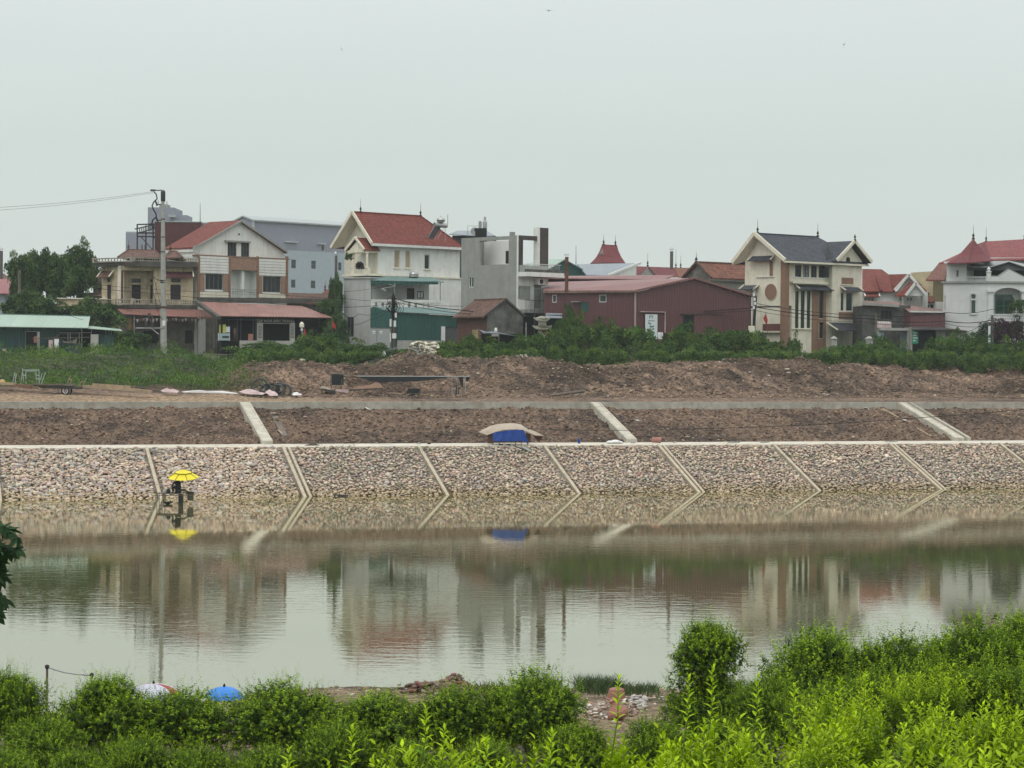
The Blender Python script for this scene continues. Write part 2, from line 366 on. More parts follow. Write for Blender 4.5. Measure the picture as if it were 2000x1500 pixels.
REDTILE2 = mat_tile('crimson_roof_tile', (0.155, 0.034, 0.04), dirt=.15)
ORTILE = mat_tile('orange_red_tile', (0.20, 0.06, 0.045), dirt=.3)
OLDTILE = mat_tile('old_mossy_tile', (0.15, 0.078, 0.058), dirt=.85, var=.5)
DARKTILE = mat_tile('slate_grey_tile', (0.055, 0.06, 0.075), pu=.3, pv=.36, dirt=.2, var=.35)
MOSAIC = mat_two('brown_mosaic', (0.36, 0.20, 0.13), (0.20, 0.14, 0.11), 7)
BRICK = mat_tile('red_brick', (0.15, 0.07, 0.055), pu=.24, pv=.085, dirt=.5)
GLASS = glass_mat('dark_glass', (0.022, 0.03, 0.035))
GLASSG = glass_mat('green_glass', (0.02, 0.045, 0.04))
DARK = mat('dark_interior', (0.012, 0.016, 0.02), bump=0)
FRAME = mat('grey_window_frame', (0.12, 0.13, 0.135), bump=0)
WFRAME = mat('white_window_frame', (0.6, 0.62, 0.6), bump=0)
DFRAME = mat('dark_window_frame', (0.05, 0.05, 0.05), bump=0)
DOORP = mat('plum_door_paint', (0.035, 0.025, 0.035), bump=0)
BLIND = mat('beige_blind', (0.45, 0.37, 0.25), bump=0)
STEEL = mat('stainless_steel', (0.42, 0.43, 0.43), rough=.35, metal=.7, bump=0)
GALV = mat('galvanised_steel', (0.33, 0.35, 0.34), rough=.5, metal=.3, bump=0)
BLACK = mat('black_rubber', (0.012, 0.012, 0.013), bump=0)
IRON = mat('dark_iron', (0.045, 0.045, 0.045), bump=0)
RUST = mat('rusty_steel', (0.15, 0.075, 0.05), var=.3)
WOOD = mat('raw_wood', (0.38, 0.29, 0.19), var=.2)
OLDWOOD = mat('weathered_wood', (0.17, 0.14, 0.11), var=.25)
BALU = mat('stained_baluster', (0.42, 0.38, 0.31), var=.3, streak=.5)
FLAG = mat('red_flag_cloth', (0.42, 0.03, 0.03), bump=0)
BLUETARP = mat('blue_tarpaulin', (0.012, 0.06, 0.30), rough=.45, var=.15, scale=3, bump=.5, bscale=5)
BEIGETARP = mat('beige_canvas', (0.40, 0.335, 0.265), var=.1, bump=.3, bscale=6)
YELLOW = mat('yellow_umbrella_cloth', (0.78, 0.66, 0.03), rough=.6, var=.08, bump=0)
WHITEP = mat('white_plastic', (0.7, 0.7, 0.7), bump=0, var=.03)
TERRA = mat('terracotta_pot', (0.36, 0.17, 0.13), var=.15)
PINK = mat('pale_pink_cloth', (0.55, 0.42, 0.42), var=.15)
PAPER = mat('white_board', (0.6, 0.66, 0.66), bump=0, var=.03)
GREENS = mat('green_print', (0.05, 0.2, 0.12), bump=0)
# ================================================================= the setting
DIRT = mat_tint('earth', rough=.95, nscale=3.2, nvar=.75, bump=1.0, bscale=4, bdist=.3)
STONEM = mat_tint('quarry_stone', rough=.85, nscale=9, nvar=.18)
CLODM = mat_tint('clod', rough=.95, nscale=6, nvar=.2)
AL = R_(16.0)
Av = Vector((math.cos(AL), math.sin(AL), 0)); Nv = Vector((-math.sin(AL), math.cos(AL), 0))
S0 = G(1000, 965, 0)
def S(a, n, z): return Vector((S0.x + Av.x * a + Nv.x * n, S0.y + Av.y * a + Nv.y * n, z))
def an(p): d = Vector((p.x - S0.x, p.y - S0.y, 0)); return d.dot(Av), d.dot(Nv)
ZP = 2.88
NP0 = an(G(1000, 871.5, ZP))[1]; NP1 = an(G(1000, 866, ZP))[1] + 0.2       # walkway front and back edge
ZK = 5.70
NK = an(G(1000, 785, ZK))[1]
ZKB = ZK - 0.55
def hitn(px, py, n):
    """point on the vertical plane n = const of the shore frame"""
    d = ray(px, py); c = Vector((0, 0, CAMZ)); o = S(0, n, 0); t = (o - c).dot(Nv) / d.dot(Nv); return c + d * t
def aof(px, py, n): return an(hitn(px, py, n))[0]
print('shore n: walkway', NP0, NP1, 'kerb', NK)
A0, A1 = -75.0, 75.0
def shoregrid(name, n0, n1, da, dn, zf, m, tintf=None, a0=A0, a1=A1):
    a = np.arange(a0, a1 + da, da); n = np.arange(n0, n1 + dn * .5, dn); AA, NN = np.meshgrid(a, n, indexing='ij')
    Z = zf(AA, NN); X = S0.x + Av.x * AA + Nv.x * NN; Yy = S0.y + Av.y * AA + Nv.y * NN
    t = tintf(AA, NN, Z).reshape(-1, 3) if tintf is not None else None
    return grid_mesh(name, X, Yy, Z, m, t)
# --- water
def water_mat():
    m, n, b = _new('river_water'); l = n.links.new; n.nodes.remove(b)
    o = n.nodes['Material Output']
    geo = n.nodes.new('ShaderNodeNewGeometry')
    def nz(sx, sy, sc, det=2):
        mp = n.nodes.new('ShaderNodeMapping'); mp.inputs['Scale'].default_value = (sx, sy, 1); l(geo.outputs['Position'], mp.inputs[0])
        t = n.nodes.new('ShaderNodeTexNoise'); t.inputs['Scale'].default_value = sc; t.inputs['Detail'].default_value = det; l(mp.outputs[0], t.inputs['Vector']); return t.outputs[0]
    rip = nz(0.55, 1.6, 1.5, 3)            # short ripples, crests along the river
    fine = nz(1.0, 1.5, 5.0, 2)
    patch = nz(0.030, 0.045, 1.0, 3)
    pr = n.nodes.new('ShaderNodeMapRange'); pr.inputs[1].default_value = 0.42; pr.inputs[2].default_value = 0.62; pr.inputs[3].default_value = 0.25; pr.inputs[4].default_value = 1.0; l(patch, pr.inputs[0])
    # wind ripples are stronger in the middle of the river than under the far bank
    sx = n.nodes.new('ShaderNodeSeparateXYZ'); l(geo.outputs['Position'], sx.inputs[0])
    dr = n.nodes.new('ShaderNodeMapRange'); dr.inputs[1].default_value = 150; dr.inputs[2].default_value = 62; dr.inputs[3].default_value = 0.035; dr.inputs[4].default_value = 1.0; l(sx.outputs[1], dr.inputs[0])
    mu = n.nodes.new('ShaderNodeMath'); mu.operation = 'MULTIPLY'; l(pr.outputs[0], mu.inputs[0]); l(dr.outputs[0], mu.inputs[1])
    b1 = n.nodes.new('ShaderNodeBump'); b1.inputs['Distance'].default_value = 0.0075; l(mu.outputs[0], b1.inputs['Strength']); l(rip, b1.inputs['Height'])
    b2 = n.nodes.new('ShaderNodeBump'); b2.inputs['Distance'].default_value = 0.0016; mf = n.nodes.new('ShaderNodeMath'); mf.operation = 'MULTIPLY'; mf.inputs[1].default_value = .6; l(dr.outputs[0], mf.inputs[0]); l(mf.outputs[0], b2.inputs['Strength']); l(fine, b2.inputs['Height']); l(b1.outputs[0], b2.inputs['Normal'])
    gl = n.nodes.new('ShaderNodeBsdfGlossy'); gl.inputs['Roughness'].default_value = 0.01; gl.inputs[0].default_value = (0.965, 0.96, 0.87, 1); l(b2.outputs[0], gl.inputs['Normal'])
    df = n.nodes.new('ShaderNodeBsdfDiffuse')
    sn = nz(0.05, 0.16, 1.0, 5); mr = n.nodes.new('ShaderNodeMapRange'); mr.inputs[1].default_value = .35; mr.inputs[2].default_value = .65; l(sn, mr.inputs[0])
    x = _mix(n); x.inputs[6].default_value = (0.075, 0.075, 0.025, 1); x.inputs[7].default_value = (0.11, 0.105, 0.04, 1); l(mr.outputs[0], x.inputs['Factor']); l(x.outputs[2], df.inputs[0])
    f0 = n.nodes.new('ShaderNodeFresnel'); f0.inputs[0].default_value = 1.75; l(b1.outputs[0], f0.inputs['Normal'])
    fr = n.nodes.new('ShaderNodeMath'); fr.operation = 'POWER'; fr.inputs[1].default_value = .54; l(f0.outputs[0], fr.inputs[0])
    ms = n.nodes.new('ShaderNodeMixShader'); l(fr.outputs[0], ms.inputs[0]); l(df.outputs[0], ms.inputs[1]); l(gl.outputs[0], ms.inputs[2]); l(ms.outputs[0], o.inputs[0])
    return m
WATER = water_mat()
mb = MB(); mb.poly([(-300, -60, 0), (300, -60, 0), (300, 320, 0), (-300, 320, 0)]); tag(mb.build('water', WATER, loc=(0, 0, 0)), kind='structure')

# --- ground reaching the horizon, at the level of the houses
GZ = 9.15
FLAT = mat('dusty_ground', (0.16, 0.14, 0.11), var=.25, scale=.3)
mb = MB(); c = [S(-2500, NK + 55, GZ), S(2500, NK + 55, GZ), S(2500, 3500, GZ), S(-2500, 3500, GZ)]; mb.poly(c); tag(mb.build('ground', FLAT, loc=(0, 0, 0)), kind='structure')
for sgn, nm in ((-1, 'far_ground'),):
    pass
# --- stone revetment
SL = ZP / NP0
def rev_z(A, N): return (N * SL) - 0.12 + 0.05 * fbm(A * .8, N * .8, 3)
def rev_t(A, N, Z):
    t = np.empty(A.shape + (3,)); w_ = sstep(.75, .1, Z)[..., None]
    t[:] = (0.27, 0.235, 0.20); return t * (1 - w_) + np.array((0.17, 0.125, 0.06)) * w_
rev = link_mesh('riverbank', shoregrid('riverbank', -4, NP0, .6, .4, rev_z, DIRT, rev_t)); tag(rev, kind='structure')
ico = None
def ico_verts():
    t = (1 + 5 ** .5) / 2
    v = np.array([(-1, t, 0), (1, t, 0), (-1, -t, 0), (1, -t, 0), (0, -1, t), (0, 1, t), (0, -1, -t), (0, 1, -t), (t, 0, -1), (t, 0, 1), (-t, 0, -1), (-t, 0, 1)], float)
    v /= np.linalg.norm(v[0])
    f = np.array([(0, 11, 5), (0, 5, 1), (0, 1, 7), (0, 7, 10), (0, 10, 11), (1, 5, 9), (5, 11, 4), (11, 10, 2), (10, 7, 6), (7, 1, 8), (3, 9, 4), (3, 4, 2), (3, 2, 6), (3, 6, 8), (3, 8, 9), (4, 9, 5), (2, 4, 11), (6, 2, 10), (8, 6, 7), (9, 8, 1)])
    return v, f
IV, IF = ico_verts()
def scatter_rocks(name, C, size, tint, m, parent=None, flat=.6, ang=.35):
    """C (k,3) centres; size (k,); tint (k,3): one joined mesh of angular stones"""
    k = len(C); r = rng
    V = IV[None] * (1 + r.uniform(-ang, ang, (k, 12, 1)))
    sc = size[:, None] * np.stack([r.uniform(.7, 1.35, k), r.uniform(.6, 1.1, k), flat * r.uniform(.6, 1.2, k)], 1)
    V = V * sc[:, None, :]
    th = r.uniform(0, 2 * math.pi, k); c_, s_ = np.cos(th), np.sin(th)
    tl = r.uniform(-.5, .5, k); ct, st = np.cos(tl), np.sin(tl)
    y2 = V[..., 1] * ct[:, None] - V[..., 2] * st[:, None]; z2 = V[..., 1] * st[:, None] + V[..., 2] * ct[:, None]
    x2 = V[..., 0] * c_[:, None] - y2 * s_[:, None]; y3 = V[..., 0] * s_[:, None] + y2 * c_[:, None]
    V = np.stack([x2, y3, z2], -1) + C[:, None, :]
    Fc = (IF[None] + (np.arange(k) * 12)[:, None, None]).reshape(-1, 3)
    me = np_mesh(name, V.reshape(-1, 3), Fc, m, np.repeat(tint, 12, 0))
    return link_mesh(name, me, parent)
def palette(k, cols, wts, j=.18, brj=.25):
    cols = np.array(cols); i = rng.choice(len(cols), k, p=np.array(wts) / sum(wts))
    return np.clip(cols[i] * (1 + rng.uniform(-brj, brj, (k, 1))) * (1 + rng.uniform(-j * .4, j * .4, (k, 3))), 0, 1)
def toW(a, n, z): return np.stack([S0.x + Av.x * a + Nv.x * n, S0.y + Av.y * a + Nv.y * n, z], 1)
sp_ = 0.2
ga = np.arange(-56, 60, sp_); gn = np.arange(-.9, NP0 - .1, sp_ * 1.02); AA, NN = np.meshgrid(ga, gn, indexing='ij')
NN = NN + (np.arange(len(ga)) % 2)[:, None] * sp_ * .5
a_ = (AA + rng.uniform(-.09, .09, AA.shape)).ravel(); n_ = (NN + rng.uniform(-.09, .09, AA.shape)).ravel()
keep = n_ < NP0 - .05; a_, n_ = a_[keep], n_[keep]
lrg = sstep(-8, -22, a_)                      # coarser stones at the upstream end
sz = rng.uniform(.08, .14, len(a_)) * (1 + .35 * lrg) * np.where(rng.random(len(a_)) < .05, 1.5, 1)
z_ = n_ * SL + rng.uniform(-.05, .05, len(a_)) + .03
blue = fbm(a_ * .12, n_ * .25, 3) > .1
ti = palette(len(a_), [(.50, .425, .355), (.40, .335, .29), (.60, .53, .45), (.29, .26, .24), (.45, .335, .275), (.25, .24, .235)], [5, 4, 3, 1.3, 2.0, 1], .18, .2)
ti = ti * np.array((1.06, 1.0, .92)); ti = np.where(blue[:, None] & (rng.random((len(a_), 1)) < .5), ti * np.array((.78, .83, .86)), ti)
wet = (sstep(.62, .2, z_ + .25 * fbm(a_ * .5, n_, 3)))[:, None]; ti = ti * (1 - wet * .6) + np.array((.42, .33, .2)) * wet * .6 * (.7 + .5 * rng.random((len(a_), 1)))
ribs_px = [(-14, 4), (283, 312), (550, 610), (815, 878), (1060, 1135), (1283, 1380), (1508, 1615), (1735, 1850), (1950, 2090)]
rib_a = [aof(x, 871.5, NP0) for x, _ in ribs_px]
rib_a = [rib_a[0] - 8.8] + rib_a + [rib_a[-1] + 8.6, rib_a[-1] + 17.2]
kk = np.ones(len(a_), bool)
for i, ra in enumerate(rib_a): kk &= ~((a_ > ra - .25) & (a_ < ra + (.75 if i in (3, 6, 8) else .45)))
a_, n_, z_, sz, ti = a_[kk], n_[kk], z_[kk], sz[kk], ti[kk]
CC = toW(a_, n_, z_)
# the stones that show largest are stones of their own; the rest are joined
vis = (CC[:, 0] / CC[:, 1] * F + 1000 > 5) & (CC[:, 0] / CC[:, 1] * F + 1000 < 1995) & (n_ > .3)
idx = np.where(vis)[0]; big = idx[np.argsort(-sz[idx] / CC[idx, 1])[:290]]
rest = np.ones(len(a_), bool); rest[big] = False
scatter_rocks('stone_facing', CC[rest], sz[rest], ti[rest], STONEM, rev)['kind'] = 'stuff'
stone_me = []
for k in range(8):
    V = IV * (1 + rng.uniform(-.3, .3, (12, 1))) * np.array((1.15, .85, .6)); tt = np.tile(palette(1, [(.42, .36, .30), (.33, .29, .27), (.48, .42, .36)], [1, 1, 1]), (12, 1))
    stone_me.append(np_mesh('stone', V, IF, STONEM, tt))
for q, i in enumerate(big):
    o = link_mesh('stone', stone_me[q % 8], rev); o.location = CC[i]; o.scale = (sz[i],) * 3; o.rotation_euler = (random.uniform(-.4, .4), random.uniform(-.4, .4), random.uniform(0, 6.28))
print('stones', len(a_))
RIBM = mat('stained_rib_concrete', (.47, .41, .31), var=.14, scale=2.5, bump=.4, col2=(.33, .27, .19))
for i, ra in enumerate(rib_a):
    mb = MB()
    for k, off in enumerate((0, .42) if i in (3, 6, 8) else (0,)):
        z0 = .07 - k * .05; ww = .22 if k == 0 else .18
        p = [S(ra + off, -1.2, -1.2 * SL + z0 - .4), S(ra + off + ww, -1.2, -1.2 * SL + z0 - .4), S(ra + off + ww, NP0 - .01, NP0 * SL + z0 - .4), S(ra + off, NP0 - .01, NP0 * SL + z0 - .4)]
        mb.box8(p + [q + Vector((0, 0, .42)) for q in p])
    mb.build('concrete_rib', RIBM, rev)
# --- walkway
mb = MB(); p = [S(A0, NP0, ZP - .5), S(A1, NP0, ZP - .5), S(A1, NP1, ZP - .5), S(A0, NP1, ZP - .5)]; mb.box8(p + [q + Vector((0, 0, .53)) for q in p])
tag(mb.build('walkway', mat('walkway_concrete', (.60, .57, .49), scale=.7, col2=(.38, .34, .27), bump=.3)), kind='structure')
# --- earth slope between walkway and kerb
def es_z(A, N):
    t = (N - NP1) / (NK - NP1)
    base = ZP - .05 + (ZKB - ZP + .05) * np.clip(t, 0, 1)
    w_ = sstep(0, .06, t) * sstep(1.02, .95, t)
    return base + w_ * (.36 * fbm(A * .5, N * .5, 3) + .34 * fbm(A * 1.7, N * 1.7, 4, .62) + .02)
def dirt_t(A, N, Z):
    t = np.empty(A.shape + (3,)); f = sstep(-.2, .25, fbm(A * .16 + 3, N * .3, 4)); g = sstep(-.15, .35, fbm(A * 1.1 + 40, N * 1.1, 4, .6))
    c1 = np.array((.165, .113, .083)); c2 = np.array((.08, .058, .047)); c3 = np.array((.25, .175, .12))
    f = f[..., None]; g = g[..., None]; t[:] = c1 * (1 - f) + c2 * f; return t * (1 - g * .5) + c3 * g * .5
es = link_mesh('earth_slope', shoregrid('earth_slope', NP1 - .1, NK + .05, .17, .17, es_z, DIRT, dirt_t, -66, 70)); tag(es, kind='structure')
k = 15000; a_ = rng.uniform(-64, 68, k); n_ = NP1 + .3 + (NK - NP1 - .4) * rng.random(k); z_ = es_z(a_, n_)
sz = .045 + .11 * rng.random(k) ** 3
scatter_rocks('rubble_bits', toW(a_, n_, z_ + sz * .3), sz, palette(k, [(.17, .11, .078), (.23, .155, .11), (.11, .075, .058), (.36, .29, .22)], [5, 4, 4, .9]), CLODM, es)['kind'] = 'stuff'
# --- kerb along the top of the slope and the cross beams
mb = MB(); p = [S(A0, NK, ZKB - .5), S(A1, NK, ZKB - .5), S(A1, NK + .4, ZKB - .5), S(A0, NK + .4, ZKB - .5)]
mb.box8(p + [q + Vector((0, 0, ZK - ZKB + .5)) for q in p]); tag(mb.build('kerb', mat('kerb_concrete', (0.44, 0.43, 0.38), var=.12, streak=.3, col2=(.27, .24, .19))), kind='structure')
BEAMM = mat('beam_concrete', (.53, .50, .42), var=.1, scale=2, col2=(.33, .30, .24), bump=.4)
def cross_beam(pt, pb, w_=.8, hgt=.42, mats=None):
    a1 = aof(pt[0], pt[1], NK); a0 = aof(pb[0], pb[1], NP1)
    z1 = ZK - .02; z0 = ZP + .3
    q = [S(a0, NP1 - .3, z0 - 1.0), S(a0 + w_, NP1 - .3, z0 - 1.0), S(a1 + w_, NK - .02, z1 - 1.2), S(a1, NK - .02, z1 - 1.2),
         S(a0, NP1 - .3, z0 - .02), S(a0 + w_, NP1 - .3, z0 - .02), S(a1 + w_, NK - .02, z1), S(a1, NK - .02, z1)]
    m_ = MB(); m_.box8(q)
    # formwork ledge on top
    for f0, f1 in ((.08, .16), (w_ - .16, w_ - .08)):
        q2 = [S(a0 + f0, NP1 - .2, z0 - .02), S(a0 + f1, NP1 - .2, z0 - .02), S(a1 + f1, NK - .1, z1), S(a1 + f0, NK - .1, z1)]
        m_.box8(q2 + [v + Vector((0, 0, .03)) for v in q2])
    return m_.build('concrete_beam', BEAMM, es)
cross_beam((468, 781), (510, 866)); cross_beam((1153, 786), (1222, 866)); cross_beam((1752, 790), (1862, 864)); cross_beam((1776, 791), (1888, 862), .22)
# --- terrace behind the kerb, earth mound and grass slope
crest = [(-200, 712), (380, 712), (470, 712), (500, 703), (560, 701), (620, 703), (650, 700), (700, 707), (740, 703), (790, 690), (830, 692), (870, 699), (930, 697), (1000, 699), (1050, 697), (1090, 704), (1130, 709), (1200, 712), (1300, 708), (1330, 705), (1400, 707), (1440, 703), (1480, 699), (1560, 699), (1620, 705), (1680, 706), (1740, 712), (1790, 716), (1840, 713), (1900, 718), (1950, 714), (2000, 712), (2300, 716)]
NC = NK + 22.0
ca = []; cz = []
for x, y in crest:
    q = hitn(x, y, NC); ca.append(an(q)[0]); cz.append(q.z - (.5 if x < 760 else .25))
A470 = aof(470, 740, NK + 14)
def up_z(A, N):
    d = N - NK; zc = np.interp(A, ca, cz)
    lump = 1.6 * fbm(A * .09, N * .12, 3)
    t = sstep(9.0 + 2.0 * fbm(A * .11 + 5, A * 0 + 2, 3), 21.5, d + lump * .5)
    mound = ZK - .12 + (zc - ZK + .12) * t ** .9
    back = sstep(23.5, 30, d); mound = mound * (1 - back) + (zc - .35) * back
    lf = sstep(A470 + 1.5, A470 - 2.5, A)                       # grass slope upstream
    g = ZK - .12 + (GZ - .1 - ZK) * sstep(15, 40, d)
    z = mound * (1 - lf) + g * lf; z = np.maximum(z, ZK - .12 + (.5 + .35 * lf) * sstep(1.2, 12, d))
    z = np.where(d > 38, z * (1 - sstep(38, 50, d)) + (GZ - .02) * sstep(38, 50, d), z)
    rough = sstep(6, 12, d) * sstep(50, 40, d)
    gul = fbm((A + d * .7) * .8, d * .22, 5, .62)               # gullies running down the mound
    return z + rough * ((1 - lf) * (.75 * gul * t * (1 - .5 * t) * (1 - back * .7) + .55 * fbm(A * .8, N * .8, 4, .6)) + lf * .6 * fbm(A * .35, N * .5, 4)) + .05 * fbm(A * 1.5, N * 1.5, 3)
def up_t(A, N, Z):
    d = N - NK; t = dirt_t(A * .8, N * .8, Z) * 1.08
    lf = (sstep(A470 + 1.5, A470 - 2.5, A) * sstep(11, 14, d))[..., None]
    t = t * (1 - lf) + np.array((.035, .055, .022)) * lf
    sand = (sstep(1.0, 2.0, d) * sstep(8.5, 6.5, d + fbm(A * .4, d, 3)) * sstep(A470 + 14, A470 - 2, A))[..., None]
    t = t * (1 - sand) + np.array((.33, .235, .155)) * sand
    bk = sstep(25, 30, d)[..., None]; t = t * (1 - bk) + np.array((.06, .07, .035)) * bk
    t = t * (1 + .9 * fbm((A + d * .7) * 1.1, d * .25 + 7, 4, .6) * sstep(9, 13, d))[..., None]
    patch = sstep(-.02, .22, fbm(A * .13 + 8, d * .16 + 3, 3))[..., None] * sstep(8, 12, d)[..., None] * (1 - lf)
    return t * (1 - patch * .55)
ub = link_mesh('earth_bank', shoregrid('earth_bank', NK + .4, NK + 56, .2, .22, up_z, DIRT, up_t, -74, 80)); tag(ub, kind='structure')
k = 19000; a_ = rng.uniform(A470 - 1, 72, k); n_ = NK + 7 + 18 * rng.random(k); z_ = up_z(a_, n_)
sz = .05 + .12 * rng.random(k) ** 4
scatter_rocks('clods', toW(a_, n_, z_ + sz * .3), sz, palette(k, [(.19, .13, .09), (.26, .185, .13), (.13, .09, .07), (.45, .41, .35)], [5, 4, 4, .25]), CLODM, ub)['kind'] = 'stuff'
# --- near bank
def near_z(X, Y):
    z = np.interp(Y, [-30, 5, 14, 20, 30, 42, 54, 60, 64, 70], [8.6, 7.4, 5.2, 4.1, 2.4, 1.0, .75, .35, -.6, -2])
    return z + .12 * fbm(X * .25, Y * .25, 4) + .05 * fbm(X * 1.7, Y * 1.7, 3) - sstep(-4, -16, X) * 1.3 * sstep(50, 62, Y)
x = np.arange(-40, 40.1, .35); y = np.arange(-12, 72, .35); XX, YY = np.meshgrid(x, y, indexing='ij'); ZZ = near_z(XX, YY)
g = sstep(-.1, .25, fbm(XX * .3, YY * .3, 4))[..., None]
tt = np.array((.30, .22, .155)) * (1 - g) + np.array((.13, .11, .07)) * g
gm = grid_mesh('near_bank', XX, YY, ZZ, DIRT, tt.reshape(-1, 3)); o = link_mesh('near_bank', gm); tag(o, kind='structure')
k = 2600; xx = rng.uniform(-16, 12, k); yy = rng.uniform(44, 61, k); sz = .02 + .07 * rng.random(k) ** 3
scatter_rocks('gravel', np.stack([xx, yy, near_z(xx, yy) + sz * .3], 1), sz, palette(k, [(.40, .33, .26), (.55, .5, .44), (.22, .16, .12), (.35, .2, .15)], [4, 2, 3, 1]), CLODM, o)['kind'] = 'stuff'
# ================================================================= building helpers
def window(root, f, x0, y0, x1, y1, cols=2, rows=1, fr=FRAME, pane=GLASS, off=0.0, rec=0.13, bw=.09, sill=None, name='window', hole=True, door=False, arch=False):
    u0, z0, u1, z1 = f.rect(x0, y0, x1, y1, off)
    if hole: f.holes.append((u0, z0, u1, z1)); fo = off - rec
    else: fo = off + .02
    mb = MB(); b = bw; g = f.box
    g(mb, u0, z0, u0 + b, z1, fo, fo + .06); g(mb, u1 - b, z0, u1, z1, fo, fo + .06)
    g(mb, u0 + b, z1 - b, u1 - b, z1, fo, fo + .06); g(mb, u0 + b, z0, u1 - b, z0 + b, fo, fo + .06)
    for c in range(1, cols):
        u = u0 + (u1 - u0) * c / cols; g(mb, u - b * .45, z0 + b, u + b * .45, z1 - b, fo + .002, fo + .055)
    for r_ in range(1, rows):
        z = z0 + (z1 - z0) * r_ / rows; g(mb, u0 + b, z - b * .35, u1 - b, z + b * .35, fo + .004, fo + .05)
    o = mb.build('door' if door else name, fr, root)
    pn = MB(); g(pn, u0 + .01, z0 + .01, u1 - .01, z1 - .01, fo - .03, fo + .012)
    pn.build('panel' if door else 'pane', pane, o)
    if sill:
        s_ = MB(); g(s_, u0 - .12, z0 - .09, u1 + .12, z0, off, off + .14); s_.build('sill', sill, o)
    return o
def body(f1, mats, root, u0, u1, z0, z1, depth, name='wall', inset=.3):
    """plain mass behind a front wall"""
    mb = MB(); f1.box(mb, u0 + .004, z0, u1 - .004, z1, -depth, -inset); return mb.build(name, mats, root)
def two_faces(cx, Yc, lx, rx, phi, ybase=690):
    """corner at pixel cx and depth Yc; left face back to pixel lx, right face back to pixel rx"""
    c = P(cx, 640, Yc); fl = Face((c.x, c.y), phi - math.pi / 2); fr_ = Face((c.x, c.y), phi)
    wl = -fl.hit(lx, 640)[0]; wr = fr_.hit(rx, 640)[0]
    return c, fl, fr_, wl, wr
PHI = R_(42)
def spike(root_or_none, p, h=1.0, r=.09, m=IRON, parent=None):
    mb = MB(); mb.lathe(p, [(r * 1.6, -.1), (r * 1.6, .05), (r * .5, .15), (r * 1.5, .32), (r * .6, .5), (r * .25, .62), (.018, h * .8), (.005, h)], 8); return mb.build('finial', m, parent or root_or_none)
def lowest(f, x0, x1, y0, y1): pass
BZ = GZ - .4
def zof(px, py, Y): return P(px, py, Y).z
def baluster_mesh(h, r, m):
    mb = MB(); mb.lathe((0, 0, 0), [(r * .9, 0), (r * .9, h * .1), (r * .5, h * .18), (r * 1.1, h * .38), (r * .55, h * .62), (r * .5, h * .85), (r * .9, h * .92), (r * .9, h)], 8)
    me = bpy.data.meshes.new('baluster'); me.from_pydata([tuple(v) for v in mb.v], [], mb.f); me.materials.append(m); return me
def balustrade(root, f, xa, xb, ytop, ybot, n, off=0.0, m=BALU, rail=BALU, name='balustrade'):
    """rail, base and n single balusters along a face between pixels"""
    u0, zt = f.hit(xa, ytop, off); u1, _ = f.hit(xb, ytop, off); zb = f.hit((xa + xb) / 2, ybot, off)[1]; zt = f.hit((xa + xb) / 2, ytop, off)[1]
    mb = MB(); f.box(mb, u0, zt - .12, u1, zt, off - .12, off + .12); f.box(mb, u0, zb, u1, zb + .08, off - .12, off + .12)
    for u in (u0, u1): f.box(mb, u - .14, zb, u + .14, zt + .04, off - .14, off + .14)
    o = mb.build(name, rail, root); me = baluster_mesh(zt - zb - .2, .085, m); base = BASE[root.name]
    for k in range(n):
        u = u0 + (u1 - u0) * (k + .7) / (n + .4); p = f.pt(u, zb + .08, off)
        b_ = link_mesh('baluster', me, o); b_.location = p - base
    return o
def awning(root, f, x0, x1, yt, yb, proj=.9, m=DARKTILE, off=0.0, name='awning', ends=True, em=None):
    """small sloped canopy tied to a face: yt top edge at the wall, yb bottom edge at its front"""
    u0, zt = f.hit(x0, yt, off); u1 = f.hit(x1, yt, off)[0]; zb = f.hit((x0 + x1) / 2, yb, off + proj)[1]
    mb = MB(); a = f.pt
    mb.slab([a(u0 - .12, zb, off + proj), a(u1 + .12, zb, off + proj), a(u1, zt, off), a(u0, zt, off)], .09)
    o = mb.build(name, m, root)
    if em:
        for u in (u0 - .1, u1 + .1): mb = MB(); mb.beam(a(u, zb + .03, off + proj), a(u, zt + .05, off), .13, .12); mb.build('awning_edge', em, o)
    return o
def roof(root, pts, m, t=.14, name='roof'):
    mb = MB(); mb.slab(pts, t); return mb.build(name, m, root)
def edge_line(root, pts, w_, h, m, name='roof_edge'):
    mb = MB()
    for a, b in zip(pts[:-1], pts[1:]): mb.beam(a, b, w_, h)
    return mb.build(name, m, root)
def wire(name, pts, r=.02, label=None, cat='cable', group=None, sag=0, n=14, m=BLACK):
    """a cable hanging through the given points"""
    out = []
    for a, b in zip(pts[:-1], pts[1:]):
        a = Vector(a); b = Vector(b)
        for i in range(n + (1 if b == Vector(pts[-1]) else 0)):
            t = i / n; p = a.lerp(b, t); p.z -= sag * 4 * t * (1 - t); out.append(p)
    mb = MB(); mb.tube(out, r, 4); o = mb.build(name, m, loc=tuple(out[0])); return tag(o, label, cat, group)

